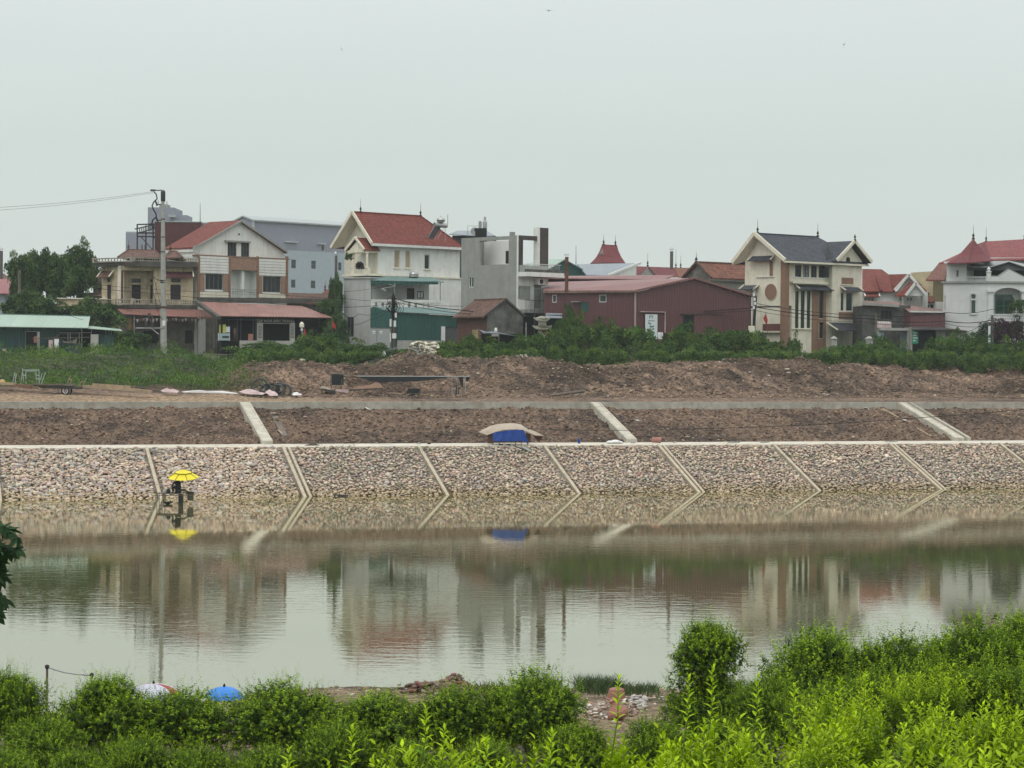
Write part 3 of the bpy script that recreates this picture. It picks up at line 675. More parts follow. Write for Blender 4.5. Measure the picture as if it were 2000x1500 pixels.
# ================================================================= far pale blue works building
c, fl, fr_, wl, wr = two_faces(492, 450, 461, 690, R_(46)); wr += 14
h = T('works_building', 'huge lavender grey industrial hall with pale blue lower storey beyond the white gable house', 'building', (c.x, c.y, GZ))
ze = fr_.hit(492, 429)[1]; zr = fl.hit(476, 421)[1]; zm = fr_.hit(555.5, 488.5)[1]
dl = 12.0
ur = fl.hit(476, 421)[0]
ful = Face((c.x, c.y), R_(46)); mb = MB()
ful.wall(mb, [(0, zm), (wr, zm), (wr, ze), (0, ze)]); ful.box(mb, 0.01, zm, wr, ze - .02, -24, -.3); window(h, ful, 627.5, 478, 634, 491, cols=1, fr=WFRAME)
mb = MB(); ful.wall(mb, [(0, zm), (wr, zm), (wr, ze), (0, ze)]); ful.box(mb, 0.01, zm, wr, ze - .02, -24, -.3); mb.build('upper_wall', LAV, h)
mb = MB(); z4 = fl.hit(461, 431)[1]
fl.wall(mb, [(-2 * -ur * 1.0 if False else 2 * ur, zm), (0, zm), (0, ze), (ur, zr), (2 * ur, ze)]); mb.build('gable_wall', LAV, h)
lowf = ful.shift(.12)
for r4 in ((569, 507, 578, 524), (608, 509, 617, 525), (660.5, 512.5, 667, 528), (568.5, 546, 577, 562), (607, 548, 616, 563)): window(h, lowf, *r4, cols=1, rows=2, fr=FRAME)
mb = MB(); lowf.wall(mb, [(0, BZ), (wr, BZ), (wr, zm), (0, zm)]); lowf.box(mb, 0.01, BZ, wr, zm, -.1, -.3) if False else None; mb.build('lower_wall', PBLUE, h)
q = ful.pt; rb = fl.pt(ur, zr)
roof(h, [q(-.3, ze, .5), q(wr, ze, .5), q(wr, zr, 0) + fl.e * ur, q(-.3, zr, 0) + fl.e * ur], WHITESHEET, .3)
roof(h, [q(wr, ze, 0) + fl.e * (2 * ur - .5), q(-.3, ze, 0) + fl.e * (2 * ur - .5), q(-.3, zr, 0) + fl.e * ur, q(wr, zr, 0) + fl.e * ur], WHITESHEET, .3)
for x0, x1, y in ((558, 582, 473), (622, 637, 476.5)):
    mb = MB(); ful.pbox(mb, x0, y - 1, x1, y + .4, 0, .5); mb.build('vent_hood', WFRAME, h)
edge_line(h, [q(.1, ze - .1, .15), q(.1, BZ, .15)], .5, .5, WHITESHEET, 'downpipe')
# lavender tower block farther left
c = P(288, 640, 460); h = T('tower_block', 'lavender grey stepped building with roof tank seen behind the tall concrete pole', 'building', (c.x, c.y, GZ))
f = Face((c.x, c.y), 0)
mb = MB(); f.pbox(mb, 288, 405, 339, 700, -12, 0); f.pbox(mb, 339, 420, 364, 700, -9, -1); mb.build('wall', LAV, h)
mb = MB(); f.pbox(mb, 245, 455, 305, 700, -8, 1); mb.build('low_wing', LAV, h)
mb = MB(); f.pbox(mb, 246, 452.5, 304, 454.9, -8, .8); mb.build('parapet', WHITESHEET, h)
mb = MB(); f.pbox(mb, 311, 399, 327, 404.9, -5, -1); mb.build('lift_house', GREYW, h)
mb = MB(); f.pbox(mb, 329, 419, 341, 424, .05, 2.5); f.pbox(mb, 340, 431, 372, 433.5, 0, 3); mb.build('roof_ledge', WHITESHEET, h)
for x in (276, 282): window(h, f.shift(1), x, 478, x + 3, 487, cols=1, hole=False)
mb = MB()
for x, y in ((309, 391), (318, 389), (326, 393)): mb = MB(); mb.rod(f.pp(x, 399, -2), f.pp(x, y, -2), .07); mb.build('roof_antenna', IRON, h)

# ================================================================= white gable double house (left)
c = P(387, 640, 238); PH2 = R_(46); f = Face((c.x, c.y), PH2); g = f.shift(-.9)      # f: proud lower front, g: gable wall behind it
h = T('gable_house', 'white double house with brown tiled bays, striped panels and a broad front gable', 'house', (c.x, c.y, GZ))
wr = f.hit(563, 560)[0]; zt = f.hit(475, 503.5)[1]
R2 = lambda *r: f.rect(*r)
for r4 in ((401, 535, 435.5, 566), (513.5, 540, 548, 571)): window(h, f, *r4, cols=4, fr=FRAME)
lo = f.rect(451, 528, 502, 584); f.holes.append(lo)
mb = MB(); f.wall(mb, [(0, BZ), (wr, BZ), (wr, zt), (0, zt)], depth=1.5); f.box(mb, 0.005, BZ, lo[0] - .02, zt, -3.5, -.3); f.box(mb, lo[2] + .02, BZ, wr - .005, zt, -3.5, -.3)
mb.build('front_wall', WHITE, h)
mb = MB(); gz = f.hit(475, 503)[1]; ga = g.hit(467, 432); gl = g.hit(382, 483); gr_ = g.hit(554, 492.5)
for r4 in ((444.5, 473.5, 462, 502.5), (471, 473.5, 487, 503)): window(h, g, *r4, cols=3, fr=FRAME)
g.wall(mb, [(gl[0], zt - .3), (gr_[0], zt - .3), (gr_[0], gr_[1]), ga, (gl[0], gl[1])]); mb.build('gable_wall', WHITE, h)
mb = MB(); f.box(mb, -.15, zt, wr + .1, zt + .14, -1, .12); mb.build('ledge', BROWN, h)
mb = MB(); g.pbox(mb, 442, 470, 490, 473.2, 0, .35); mb.build('window_hood', GREYW, h)
mb = MB(); g.pbox(mb, 466, 456, 468.5, 459, 0, .05); mb.build('vent', DARK, h)
mb = MB()
for x0, x1 in ((386, 390.5), (447, 450.8), (502.2, 505.5), (558.5, 563)): mb = MB(); f.pbox(mb, x0, 500.5, x1, 590, 0, .14); mb.build('pilaster', BROWN, h)
for x0, x1, y0, y1, n in ((391, 446.5, 500.5, 534, 6), (506, 558, 506, 539, 6), (391, 446.5, 569.5, 583, 2), (506, 558, 574, 590, 2)):
    for k in range(n):
        a = y0 + (y1 - y0) * k / n; b_ = y0 + (y1 - y0) * (k + 1) / n
        mb = MB(); f.pbox(mb, x0, a + .35, x1, b_ - .35, 0, .11); mb.build('panel', CREAM if y0 > 560 else WHITE, h)
    mb = MB(); f.pbox(mb, x0, y0, x1, y1, 0, .05); mb.build('panel_backing', BROWN, h)
for r4 in ((391, 534.5, 400, 569), (436.3, 534.5, 446.5, 569), (506, 539.5, 512.8, 573.5), (548.7, 540, 558, 573.5), (451.2, 504.5, 501.8, 527.5)):
    mb = MB(); f.pbox(mb, *r4, 0, .08); mb.build('mosaic_panel', MOSAIC, h)
b2 = f.shift(-1.45); mb = MB(); b2.box(mb, lo[0] - .1, lo[1] - .1, lo[2] + .1, lo[3] + .1, -.1, 0); mb.build('loggia_wall', WHITE, h)
for r4 in ((450.5, 540, 459, 581), (477.5, 542, 485, 583)): window(h, b2, *r4, cols=1, rows=2, hole=False, fr=GREYW, pane=GLASSG, door=True)
mb = MB(); f.pbox(mb, 472, 528, 477.3, 584, -.5, -.15); mb.build('pillar', WHITE, h)
mb = MB(); u0, z0, u1, z1 = f.rect(451, 565.5, 502, 583)
mb.rod(f.pt(u0, z1, -.1), f.pt(u1, z1, -.1), .035); mb.rod(f.pt(u0, (z0 + z1) / 2, -.1), f.pt(u1, (z0 + z1) / 2, -.1), .025)
for k in range(12): mb.rod(f.pt(u0 + (u1 - u0) * k / 11, z0, -.1), f.pt(u0 + (u1 - u0) * k / 11, z1, -.1), .018, 4)
mb.build('railing', GALV, h)
# roof: gable overhang and the plane that runs back to the left
ap = g.pt(*ga, .45); le = g.pt(gl[0] - .25, gl[1], .45); re = g.pt(gr_[0] + .2, gr_[1] + .0, .45)
bk = Vector((-math.sin(PH2), math.cos(PH2), 0)) * 5.9
roof(h, [le + bk, le, ap + Vector((0, 0, .1)), ap + bk + Vector((0, 0, .1))], REDTILE); roof(h, [re, re + bk, ap + bk + Vector((0, 0, .1)), ap + Vector((0, 0, .1))], REDTILE)
edge_line(h, [le, ap, re], .1, .22, GREYW, 'barge_board')
lw = Face((g.pt(gl[0], 0).x, g.pt(gl[0], 0).y), PH2 - math.pi / 2); mb = MB(); lw.wall(mb, [(-5.9, BZ), (0, BZ), (0, gl[1] + .05), (-5.9, gl[1] + .05)]); lw.box(mb, -5.9, gl[1] - .5, 0.1, gl[1] - .1, 0, .18); mb.build('side_wall', WHITE, h)
body(g, WHITE, h, gl[0], gr_[0], BZ, gl[1] - .2, 5.5, 'back_wall')
# dish and rod
p = P(384, 487, 238.0); mb = MB(); ax = Vector((.8, -1, .3)).normalized(); mb.lathe(p, [(.02, -.12), (.3, -.08), (.5, 0.0), (.5, .02), (.02, -.09)], 14, ax); mb.rod(p - ax * .1, p + Vector((.25, .5, -.9)), .035); mb.rod(p, p + ax * .4, .02)
tag(mb.build('satellite_dish', GREYW), 'round grey satellite dish at the corner of the white gable house', 'satellite dish')
mb = MB(); mb.tube([P(391, 438, 246), P(391, 396, 246)], .05, 5, .02); tag(mb.build('lightning_rod', IRON), 'thin lightning rod rising where the burgundy wall meets the red roof', 'lightning rod')
# burgundy sheet wall and dark upper box behind
c = P(302, 640, 249); f = Face((c.x, c.y), R_(5)); h = T('burgundy_shed', 'flat topped burgundy sheet metal upper storey behind the tall concrete pole', 'building', (c.x, c.y, GZ))
u0, z0, u1, z1 = f.rect(302, 434, 392, 600); mb = MB(); f.box(mb, u0, BZ, u1, z1, -5, 0); mb.build('wall', BURG, h)
mb = MB(); f.box(mb, u0 - .1, z1, u1 + .1, z1 + .1, -5.1, .1); mb.build('roof', WHITESHEET, h)
# metal water-tank frame left of it
h = T('steel_scaffold', 'open steel tank stand with a slanted ladder frame beside the burgundy wall', 'steel frame', tuple(P(280, 500, 246)))
mb = MB(); Y = 246
for x in (268, 285, 299):
    mb.rod(P(x, 438 if x < 280 else 444, Y), P(x, 560, Y), .09); mb.rod(P(x, 440, Y + 2), P(x, 560, Y + 2), .07)
for y in (438.5, 455, 462): mb.rod(P(268, y, Y), P(302, y - 1 if y < 440 else y, Y), .08)
mb.rod(P(275, 462, Y), P(300, 490, Y), .06); mb.rod(P(297, 462, Y), P(325, 478, Y), .06); mb.build('frame', IRON, h)
mb = MB(); mb.beam(P(263, 447.5, Y - .4), P(303, 438, Y - .4), .12); mb.beam(P(271, 455, Y - .4), P(303, 446, Y - .4), .12)
for k in range(8): mb.beam(P(273 + k * 4, 445.5 - k, Y - .4), P(273 + k * 4, 454 - k * 1.1, Y - .4), .1)
mb.build('ladder', IRON, h)

# ================================================================= aged yellow house (far left)
Y1 = 236.0
c = P(243, 640, Y1); f = Face((c.x, c.y), R_(14)); fl = Face((c.x, c.y), R_(-38))
h = T('yellow_house', 'stained yellow two-storey house with two rows of balusters behind the tall concrete pole', 'house', (c.x, c.y, GZ))
g = f.shift(-1.1); b1 = f.shift(-1.6)
zt = f.hit(320, 520)[1]; z1f = f.hit(320, 597)[1]; uR = f.hit(377, 560)[0]; uL = fl.hit(199, 560)[0]
ub_ = f.hit(300, 560)[0]
# right bay wall in front, recessed balcony wall between column and bay
bay = f
window(h, bay, 333, 556, 353, 586, cols=2, rows=3, fr=DOORP, pane=DOORP, door=True); window(h, bay, 334, 544.5, 352.5, 551.5, cols=3, fr=DFRAME)
mb = MB(); bay.wall(mb, [(ub_, z1f), (uR, z1f), (uR, zt), (ub_, zt)]); bay.box(mb, ub_ + .01, z1f, uR - .01, zt, -6, -.3); mb.build('bay_wall', OLDYEL, h)
window(h, b1, 252, 556, 275, 592, cols=2, rows=2, fr=DOORP, pane=DOORP, door=True); window(h, b1, 252, 544, 275, 552, cols=3, fr=DFRAME)
window(h, b1, 293.5, 556, 299.5, 592, cols=1, fr=DOORP, pane=DOORP, door=True); window(h, b1, 293, 545, 299, 551, cols=1, fr=DFRAME)
mb = MB(); b1.wall(mb, [(-.5, z1f), (ub_ + .6, z1f), (ub_ + .6, zt), (-.5, zt)]); mb.build('balcony_wall', OLDYEL, h)
window(h, fl, 209, 556, 217, 590, cols=1, fr=DOORP, pane=DOORP, door=True); window(h, fl, 209.5, 544, 216, 551, cols=1, fr=DFRAME)
mb = MB(); fl.wall(mb, [(uL, z1f), (-.75, z1f), (-.75, zt), (uL, zt)]); fl.box(mb, uL + .01, z1f, -.8, zt, -6, -.3); mb.build('side_wall', OLDYEL, h)
mb = MB(); fl.box(mb, -.95, z1f, -.35, zt, -.25, .18); mb.build('column', CREAM, h)
mb = MB(); f.pbox(mb, 236.5, 529, 240.5, 592, -.1, .15); mb.build('post', mat('brown_paint', (.13, .05, .04), bump=0), h)
mb = MB(); f.box(mb, -.4, zt - .5, ub_ + .1, zt - .02, -1.6, -.02); mb.build('beam', OLDYEL, h)
awning(h, bay, 324, 375, 530, 541, .8, mat_tile('maroon_tile', (.11, .04, .045)), em=CREAM)
awning(h, fl, 200, 221, 529, 541, .7, OLDTILE, em=CREAM)
# slabs
zs0 = f.hit(320, 521)[1]; zs1 = f.hit(320, 511.5)[1]
def slabs(y0, y1, xL, xM, xR, name, o_=.85, m=DKCONC):
    mb = MB(); za = f.hit(320, y1, o_)[1]; zb_ = f.hit(320, y0, o_)[1]
    uM, uR2 = f.hit(xM, y0, o_)[0], f.hit(xR, y0, o_)[0]; uL2 = fl.hit(xL, y0, o_)[0]
    pts = [fl.pt(uL2, zb_, o_), f.pt(uM, zb_, o_), f.pt(uR2, zb_, o_), f.pt(uR2, zb_, -6), fl.pt(uL2, zb_, -6)]
    mb.slab(pts, zb_ - za); mb.build(name, m, h)
    return uL2, uM, uR2
slabs(510.5, 521, 183, 262, 386, 'roof_slab'); slabs(595.5, 603, 140, 262, 385, 'balcony_slab', .95)
balustrade(h, f, 262, 385, 503.5, 511, 26, off=.72); balustrade(h, fl, 184, 258, 503.5, 512, 12, off=.72)
balustrade(h, f, 262, 384, 585, 595.5, 26, off=.8); balustrade(h, fl, 165, 259, 584, 595, 16, off=.8)
# little hipped roofs on the terrace
for (xa, xb, xc, xd, ye, yr, yy, fx) in ((230, 251, 301, 316, 502, 487.5, 3.2, 251), (322, 332, 345, 357, 503, 490, 2.6, 333)):
    Yf = Y1 - .2; A = P(xa, ye, Yf); Bp = P(xd, ye, Yf + .5); C1 = P(xb, yr, Yf + yy); D1 = P(xc, yr + 1, Yf + yy)
    A2 = A + Vector((.4, 2 * yy, 0)); B2 = Bp + Vector((-.4, 2 * yy, 0))
    roof(h, [A, Bp, D1, C1], OLDTILE); roof(h, [A2, A, C1], OLDTILE); roof(h, [Bp, B2, D1], OLDTILE); roof(h, [B2, A2, C1, D1], OLDTILE)
    edge_line(h, [A, C1, D1, Bp], .16, .12, OLDTILE, 'roof_ridge'); spike(h, P(fx, yr, Yf + yy), 1.1, .1, OLDTILE, h)
# ground floor
low = f.shift(-.6); zg = BZ
window(h, low, 279, 644, 311, 672, cols=1, fr=OLDWOOD, pane=DARK, door=True); window(h, low, 360, 644, 394, 672, cols=2, fr=OLDWOOD, pane=DARK, door=True)
ur = low.hit(425, 640)[0]; ul = low.hit(236, 640)[0]; z3 = low.hit(330, 603)[1]
mb = MB(); low.wall(mb, [(ul, zg), (ur, zg), (ur, z3), (ul, z3)]); low.box(mb, ul + .02, zg, ur - .02, z3, -5.5, -.35); mb.build('ground_floor_wall', mat('dingy_render', (.19, .175, .155), var=.25, streak=.4), h)
a0 = f.pp(229, 603.5, .9); a1 = f.pp(385, 604, .9); b0 = f.pp(241, 613, 2.8); b1_ = f.pp(422, 621, 2.8); a1b = f.pp(412, 609, .9)
roof(h, [b0, b1_, a1b + Vector((0, 0, .1)), a1, a0], RUSTROOF, .06, 'porch_roof')
mb = MB(); 
for x in (262, 418): mb.rod(f.pp(x, 617, 2.5), f.pp(x, 680, 2.5), .06)
mb.build('porch_post', GALV, h)
couplet = T('couplet_board', 'upright board with a column of gold characters beside the shop of the yellow house', 'sign', tuple(low.pp(254, 654, .1)))
mb = MB(); low.pbox(mb, 248.5, 621, 259.5, 654.5, .03, .09); mb.build('board', mat('gold_brown_board', (.33, .2, .12)), couplet)
GOLD = mat('gold_paint', (.55, .42, .2), bump=0)
for k in range(7):
    mb = MB(); y = 624 + k * 4.3; low.pbox(mb, 250.5, y, 257.5, y + .8, .09, .11); low.pbox(mb, 251.5, y + 1.7, 256.5, y + 2.5, .09, .11); low.pbox(mb, 253.5, y, 254.6, y + 3.2, .112, .12); mb.build('character', GOLD, couplet)
bunt = T('bunting', 'string of small faded pennants under the pink sheet roof of the yellow house', 'bunting', tuple(f.pp(330, 626, 2.2)))
mb = MB(); n = 24; pts = [f.pp(262 + k * 6.3, 622 + 1.2 * math.sin(k * 1.4), 2.3) for k in range(n)]; mb.tube(pts, .012, 4); mb.build('string', IRON, bunt)
for k in range(0, n - 1):
    mb = MB(); p = pts[k]; s_ = .16; mb.slab([p + Vector((-s_, 0, 0)), p + Vector((s_, 0.02, 0)), p + Vector((.02, 0, -.38))], .01, (0, 1, 0)); mb.build('pennant', (PINK, WHITEP, TERRA)[k % 3], bunt)

# ================================================================= open shop under the rusty roof
c = P(432, 640, 232); f = Face((c.x, c.y), R_(12)); h = T('roadside_shop', 'open fronted shop under a broad rusty pink sheet roof with signboard and two lettered pillars', 'shop', (c.x, c.y, GZ))
roof(h, [f.pp(431, 616.5, 1.4), f.pp(649, 620, 1.4), f.pp(590, 597.5, -3.5), f.pp(385, 589, -3.5)], RUSTROOF, .07)
mb = MB(); mb.beam(f.pp(384, 590, -3.5), f.pp(428, 621, 1.5), .5, .35); mb.build('verge', DKCONC, h)
mb = MB(); f.box(mb, *(lambda r: (r[0], r[1], r[2], r[3]))(f.rect(384, 582, 640, 592, -4.5)), -5, -4.2); mb.build('ridge_wall', DKCONC, h)
mb = MB(); r = f.rect(426, 617, 640, 690, -3); f.box(mb, r[0], BZ, r[2], r[3], -4, -3); f.box(mb, r[0], BZ, r[0] + .2, r[3], -3, .8); mb.build('back_wall', DARK, h)
for x0, x1 in ((502, 513.5), (566, 576)):
    mb = MB(); f.pbox(mb, x0, 630, x1, 690, .35, .85); o = mb.build('pillar', GREYW, h)
    mb = MB()
    for k in range(9):
        y = 637 + k * 2.7; wd = (x1 - x0) * (.18 if k % 3 else .26); f.pbox(mb, x0 + wd, y, x1 - wd, y + 1.1, .855, .865)
    mb.build('lettering', mat('faded_lettering', (.11, .07, .06), bump=0) if x0 < 510 else bpy.data.materials['faded_lettering'], o)
mb = MB(); f.pbox(mb, 503, 622.5, 573, 632, .5, .6); sg = mb.build('signboard', mat('faded_grey_sign', (.06, .055, .05)), h)
mb = MB(); f.pbox(mb, 503, 631, 573, 632.2, .6, .66); mb.build('sign_edge', GREYW, sg)
def text(s, face, x, y, hpx, m, off, parent, name='lettering', w_=None, ext=.01):
    cu = bpy.data.curves.new(name, 'FONT'); cu.body = s; cu.extrude = ext; cu.align_x = 'CENTER'; cu.align_y = 'CENTER'; cu.resolution_u = 2
    sz_ = hpx * face.O.length / F * 1.38; cu.size = sz_; cu.materials.append(m)
    tmp = bpy.data.objects.new(name, cu); me = bpy.data.meshes.new_from_object(tmp); bpy.data.objects.remove(tmp)
    o = bpy.data.objects.new(name, me); COL.objects.link(o); o.parent = parent; p = face.pp(x, y, off) - BASE[parent.name]
    o.location = p; o.rotation_euler = (math.pi / 2, 0, face.ang)
    if w_: o.scale = (w_, 1, 1)
    BASE[o.name] = BASE[parent.name]; return o
text('TẠP HOÁ BẮC TRANG', f, 538, 627, 4.6, mat('pale_letters', (.6, .58, .52), bump=0), .61, sg, w_=1.15)
mb = MB()
for x in (440, 446, 463, 470, 494, 499): f.pbox(mb, x, 622, x + 1.3, 667, .1, .25)
f.pbox(mb, 440, 624, 500, 625.2, .1, .25); mb.build('shutter_frame', mat('blue_grey_frame', (.07, .1, .12), bump=0), h)
mb = MB(); f.pbox(mb, 584, 622, 634, 665, -1.6, -1.5); mb.build('side_curtain', mat('dark_curtain', (.02, .022, .03), bump=.4, bscale=4), h)
for r4, m_, lb, ct in (((428, 634, 441, 650), mat('yellow_poster', (.55, .55, .12), bump=0), 'yellow poster standing at the corner of the open fronted shop', 'poster'),
                       ((441.5, 638, 449, 649), PAPER, 'small white notice board beside the yellow poster', 'notice board'),
                       ((426, 651, 449, 665), mat('pale_blue_case', (.33, .42, .44), bump=0), 'pale blue glass display case below the yellow poster', 'display case'),
                       ((485, 652, 494, 665), TERRA, 'pinkish carton standing in the dark shop doorway', 'carton')):
    o = T('_'.join(ct.split()), lb, ct, tuple(f.pp((r4[0] + r4[2]) / 2, r4[3], 1.0)))
    mb = MB(); f.pbox(mb, *r4, .7, 1.0 if ct in ('display case', 'carton') else .74); mb.build('body' if ct != 'poster' else 'sheet', m_, o)
    if ct == 'display case':
        mb = MB(); f.pbox(mb, 434, 656, 447, 660, 1.0, 1.03); mb.build('window', GLASS, o)
        mb = MB()
        for x in (426, 448): f.pbox(mb, x, 650, x + 1, 666, .98, 1.05)
        mb.build('post', WFRAME, o)
for x, y in ((548.5, 661), (487, 668)):
    pass
def person_far(px, yb, Y, hgt, top, bot, label, facing=0.0):
    """a small standing figure built as one body"""
    s_ = hgt / 1.7; b = P(px, yb, Y); me = bpy.data.meshes.new('person')
    v = [(0, 0, .95), (0, 0, 1.2), (0, 0, 1.42), (0, 0, 1.52), (0, -.02, 1.64), (.17, 0, 1.40), (.24, -.03, 1.15), (.22, -.12, .95), (-.17, 0, 1.40), (-.24, -.03, 1.15), (-.2, -.14, .97), (.1, 0, .9), (.11, -.03, .5), (.11, .02, .06), (.12, -.14, .03), (-.1, 0, .9), (-.11, .03, .5), (-.12, .02, .06), (-.12, -.14, .03)]
    e_ = [(0, 1), (1, 2), (2, 3), (3, 4), (2, 5), (5, 6), (6, 7), (2, 8), (8, 9), (9, 10), (0, 11), (11, 12), (12, 13), (13, 14), (0, 15), (15, 16), (16, 17), (17, 18)]
    me.from_pydata([tuple(c_ * s_ for c_ in q_) for q_ in v], e_, []); o = bpy.data.objects.new('person', me); COL.objects.link(o)
    rr = [.13, .14, .13, .055, .1, .06, .045, .035, .06, .045, .035, .09, .065, .04, .04, .09, .065, .04, .04]
    md = o.modifiers.new('skin', 'SKIN')
    for i, r_ in enumerate(rr): me.skin_vertices[0].data[i].radius = (r_ * s_, r_ * s_ * .8)
    me.skin_vertices[0].data[0].use_root = True; o.modifiers.new('sub', 'SUBSURF').levels = 1; o.modifiers['sub'].render_levels = 1
    me.materials.append(top); o.location = b; o.rotation_euler = (0, 0, facing); BASE[o.name] = b
    return tag(o, label, 'person')
person_far(459, 667, 231, 1.6, mat('brown_clothes', (.10, .06, .06), bump=0), DARK, 'person in brown clothes standing in the shadow of the open fronted shop')
# low grey wall and posts in front of the shop
h = T('roadside_wall', 'low pale cement wall with square posts in front of the open fronted shop', 'wall', tuple(P(520, 692, 227)))
f3 = Face(tuple(P(470, 690, 227).xy), R_(10)); mb = MB(); r = f3.rect(468, 665.5, 600, 700); f3.box(mb, r[0], BZ - .8, r[2], r[3], -.2, 0); mb.build('wall', CONC, h)
for x0, x1 in ((504, 512), (567, 576)): mb = MB(); f3.pbox(mb, x0, 662, x1, 700, 0, .12); mb.build('post', CONC, h)
def flag(px, py, pxb, pyb, Y, label, pole=True):
    h = T('flag', label, 'flag', tuple(P(pxb, pyb, Y)))
    if pole: mb = MB(); mb.rod(P(px, py - 2, Y), P(pxb, pyb, Y), .03); mb.build('pole', OLDWOOD, h)
    return h
def cloth(h, pts, m, name='cloth', Y=0):
    n = len(pts); mb = MB(); V_ = [Vector(p) for p in pts]; mb.slab(V_, .02, (0, 1, 0)); return mb.build(name, m, h)
for pts, Y, lb in (([(594, 640), (597, 645), (597.5, 659), (594.5, 658), (593, 650)], 230, 'limp red flag on the pole beside the dark shop curtain'),
                   ([(648.5, 624), (651, 629), (655, 635), (656.5, 643), (652, 641), (649, 634)], 231, 'red flag hanging by the dark trees between the shop and the white villa'),
                   ([(1496, 612), (1499.5, 625), (1498, 634), (1495.5, 632), (1490.5, 622)], 226, 'red flag in front of the small balcony of the cream house with slate roof')):
    h = T('flag', lb, 'flag', tuple(P(pts[0][0], pts[0][1], Y)), 'red flags along the village street'); cloth(h, [P(x, y, Y) for x, y in pts], FLAG)
    mb = MB(); mb.rod(P(pts[0][0], pts[0][1] - 2, Y), P(pts[0][0] + (1 if Y != 226 else 3), pts[0][1] + 40, Y), .03); mb.build('pole', OLDWOOD, h)
# lamp post with round lantern by the shop
h = T('lantern_post', 'thin post with a pale round lantern right of the shop pillars', 'lamp post', tuple(P(591, 690, 229)))
mb = MB(); mb.rod(P(590.5, 690, 229), P(590, 640, 229), .07); mb.build('post', GALV, h)
mb = MB(); mb.lathe(P(589.5, 634, 229), [(.05, -.45), (.25, -.25), (.24, .1), (.1, .25), (.02, .3)], 10); mb.build('lantern', CREAM, h)
mb = MB(); mb.lathe(P(589.5, 640, 229), [(.14, -.3), (.1, -.1), (.05, 0)], 8); mb.build('lower_cone', WHITEP, h)
# red tiled low roof behind, right of gable house
h = T('low_tiled_house', 'low old house with a brown tiled roof right of the white gable house', 'house', tuple(P(600, 640, 240)))
roof(h, [P(560, 592, 238), P(645, 592, 238), P(640, 573.5, 242), P(562, 571.5, 242)], OLDTILE); mb = MB(); a = P(560, 592, 238.3); b_ = P(641, 592, 243); mb.box((a.x, a.y, BZ), (b_.x, b_.y, a.z - .12)); mb.build('wall', DKCONC, h)
roof(h, [P(628, 573, 246), P(655, 573, 246), P(645, 565, 248), P(637, 566, 248)], ORTILE, name='rear_roof'); spike(h, P(635, 566, 247), 1.2, .08, ORTILE, h)
# flue beside the blue hall
def flue(px, yt, yb, wpx, Y, label, rusty=False, cap=True):
    h = T('flue_pipe', label, 'chimney', tuple(P(px, yb, Y)), 'sheet metal flue pipes'); r = wpx * M(Y) / 2
    a = P(px, yb, Y); b_ = P(px, yt, Y); H_ = b_.z - a.z; mb = MB(); mb.lathe(a, [(r, 0), (r, H_ * .33), (r * 1.04, H_ * .333), (r * 1.04, H_ * .34), (r, H_ * .343), (r, H_ * .68), (r * 1.04, H_ * .683), (r, H_ * .69), (r, H_)], 14)
    mb.build('pipe', RUST if rusty else mat('dull_flue_steel', (.13, .13, .125), rough=.6, metal=.2) if 'dull_flue_steel' not in bpy.data.materials else bpy.data.materials['dull_flue_steel'], h)
    if cap:
        mb = MB(); 
        for k in range(3): t = k * 2.1; q_ = b_ + Vector((math.cos(t) * r * .8, math.sin(t) * r * .8, 0)); mb.rod(q_, q_ + Vector((0, 0, .22)), .02, 4)
        mb.lathe(b_ + Vector((0, 0, .2)), [(r * 1.55, 0), (r * 1.5, .04), (.02, .28)], 14); mb.build('rain_cap', STEEL, h)
flue(656, 499, 568, 5.5, 243, 'dull steel flue pipe in front of the pale blue hall')
flue(1106.5, 502, 571, 7, 219, 'rust streaked flue pipe standing on the eave of the long red warehouse', True)
flue(1311.5, 491, 526, 6.4, 236, 'dull steel flue pipe rising behind the warehouse gable among red roofs')
flue(2, 490, 545, 7, 245, 'dark flue pipe at the left edge above the red sheet roofs')

# ================================================================= white villa with red tiled roof (centre left)
PH3 = R_(42); c, fl, fr_, wl, wr = two_faces(737, 241, 672, 897, PH3)
h = T('red_roof_villa', 'white villa with steep red tiled roof, porch gable and solar heater', 'house', (c.x, c.y, GZ))
ze = fr_.hit(738, 474)[1]; zr = zof(695, 416, 241 + 3.6); zl = fr_.hit(800, 542)[1]
for r4 in ((770, 487.5, 781, 523.5), (791.5, 489, 802, 524)): window(h, fr_, *r4, cols=1, fr=CREAM, pane=BLIND, sill=CREAM)
window(h, fr_, 829, 497, 839.5, 526, cols=1, fr=WFRAME, sill=CREAM)
mb = MB(); fr_.wall(mb, [(0, BZ), (wr, BZ), (wr, ze), (0, ze)]); mb.build('side_wall', WHITE, h)
body(fr_, WHITE, h, 0, wr, BZ, ze - .1, wl - .4, 'back_wall')
lf = fr_.shift(.5); ulr = lf.hit(903, 600)[0]; mb = MB(); lf.box(mb, .2, BZ, ulr, zl, -.5, 0); mb.build('lower_wall', WHITE, h); mb = MB(); lf.box(mb, .1, zl, ulr + .12, zl + .16, -.5, .12); mb.build('string_course', CREAM, h)
window(h, fl, 721, 489, 729, 521, cols=1, fr=DFRAME, pane=GLASSG, door=True); window(h, fl, 703, 492, 712, 521, cols=2, fr=DFRAME, pane=GLASSG, door=True)
mb = MB(); um = -wl / 2; mb_ = fl.hit(695, 425)[1]; fl.wall(mb, [(-wl, BZ), (0, BZ), (0, ze), (um, zr - .35), (-wl, ze)]); mb.build('gable_wall', CREAM, h)
apx = fl.pt(um, zr, 1.3); e0 = fl.pt(.55, ze - .1, 1.3); e1 = fl.pt(-wl - .9, ze - .35, 1.3); run = fr_.e * (wr + 1.3)
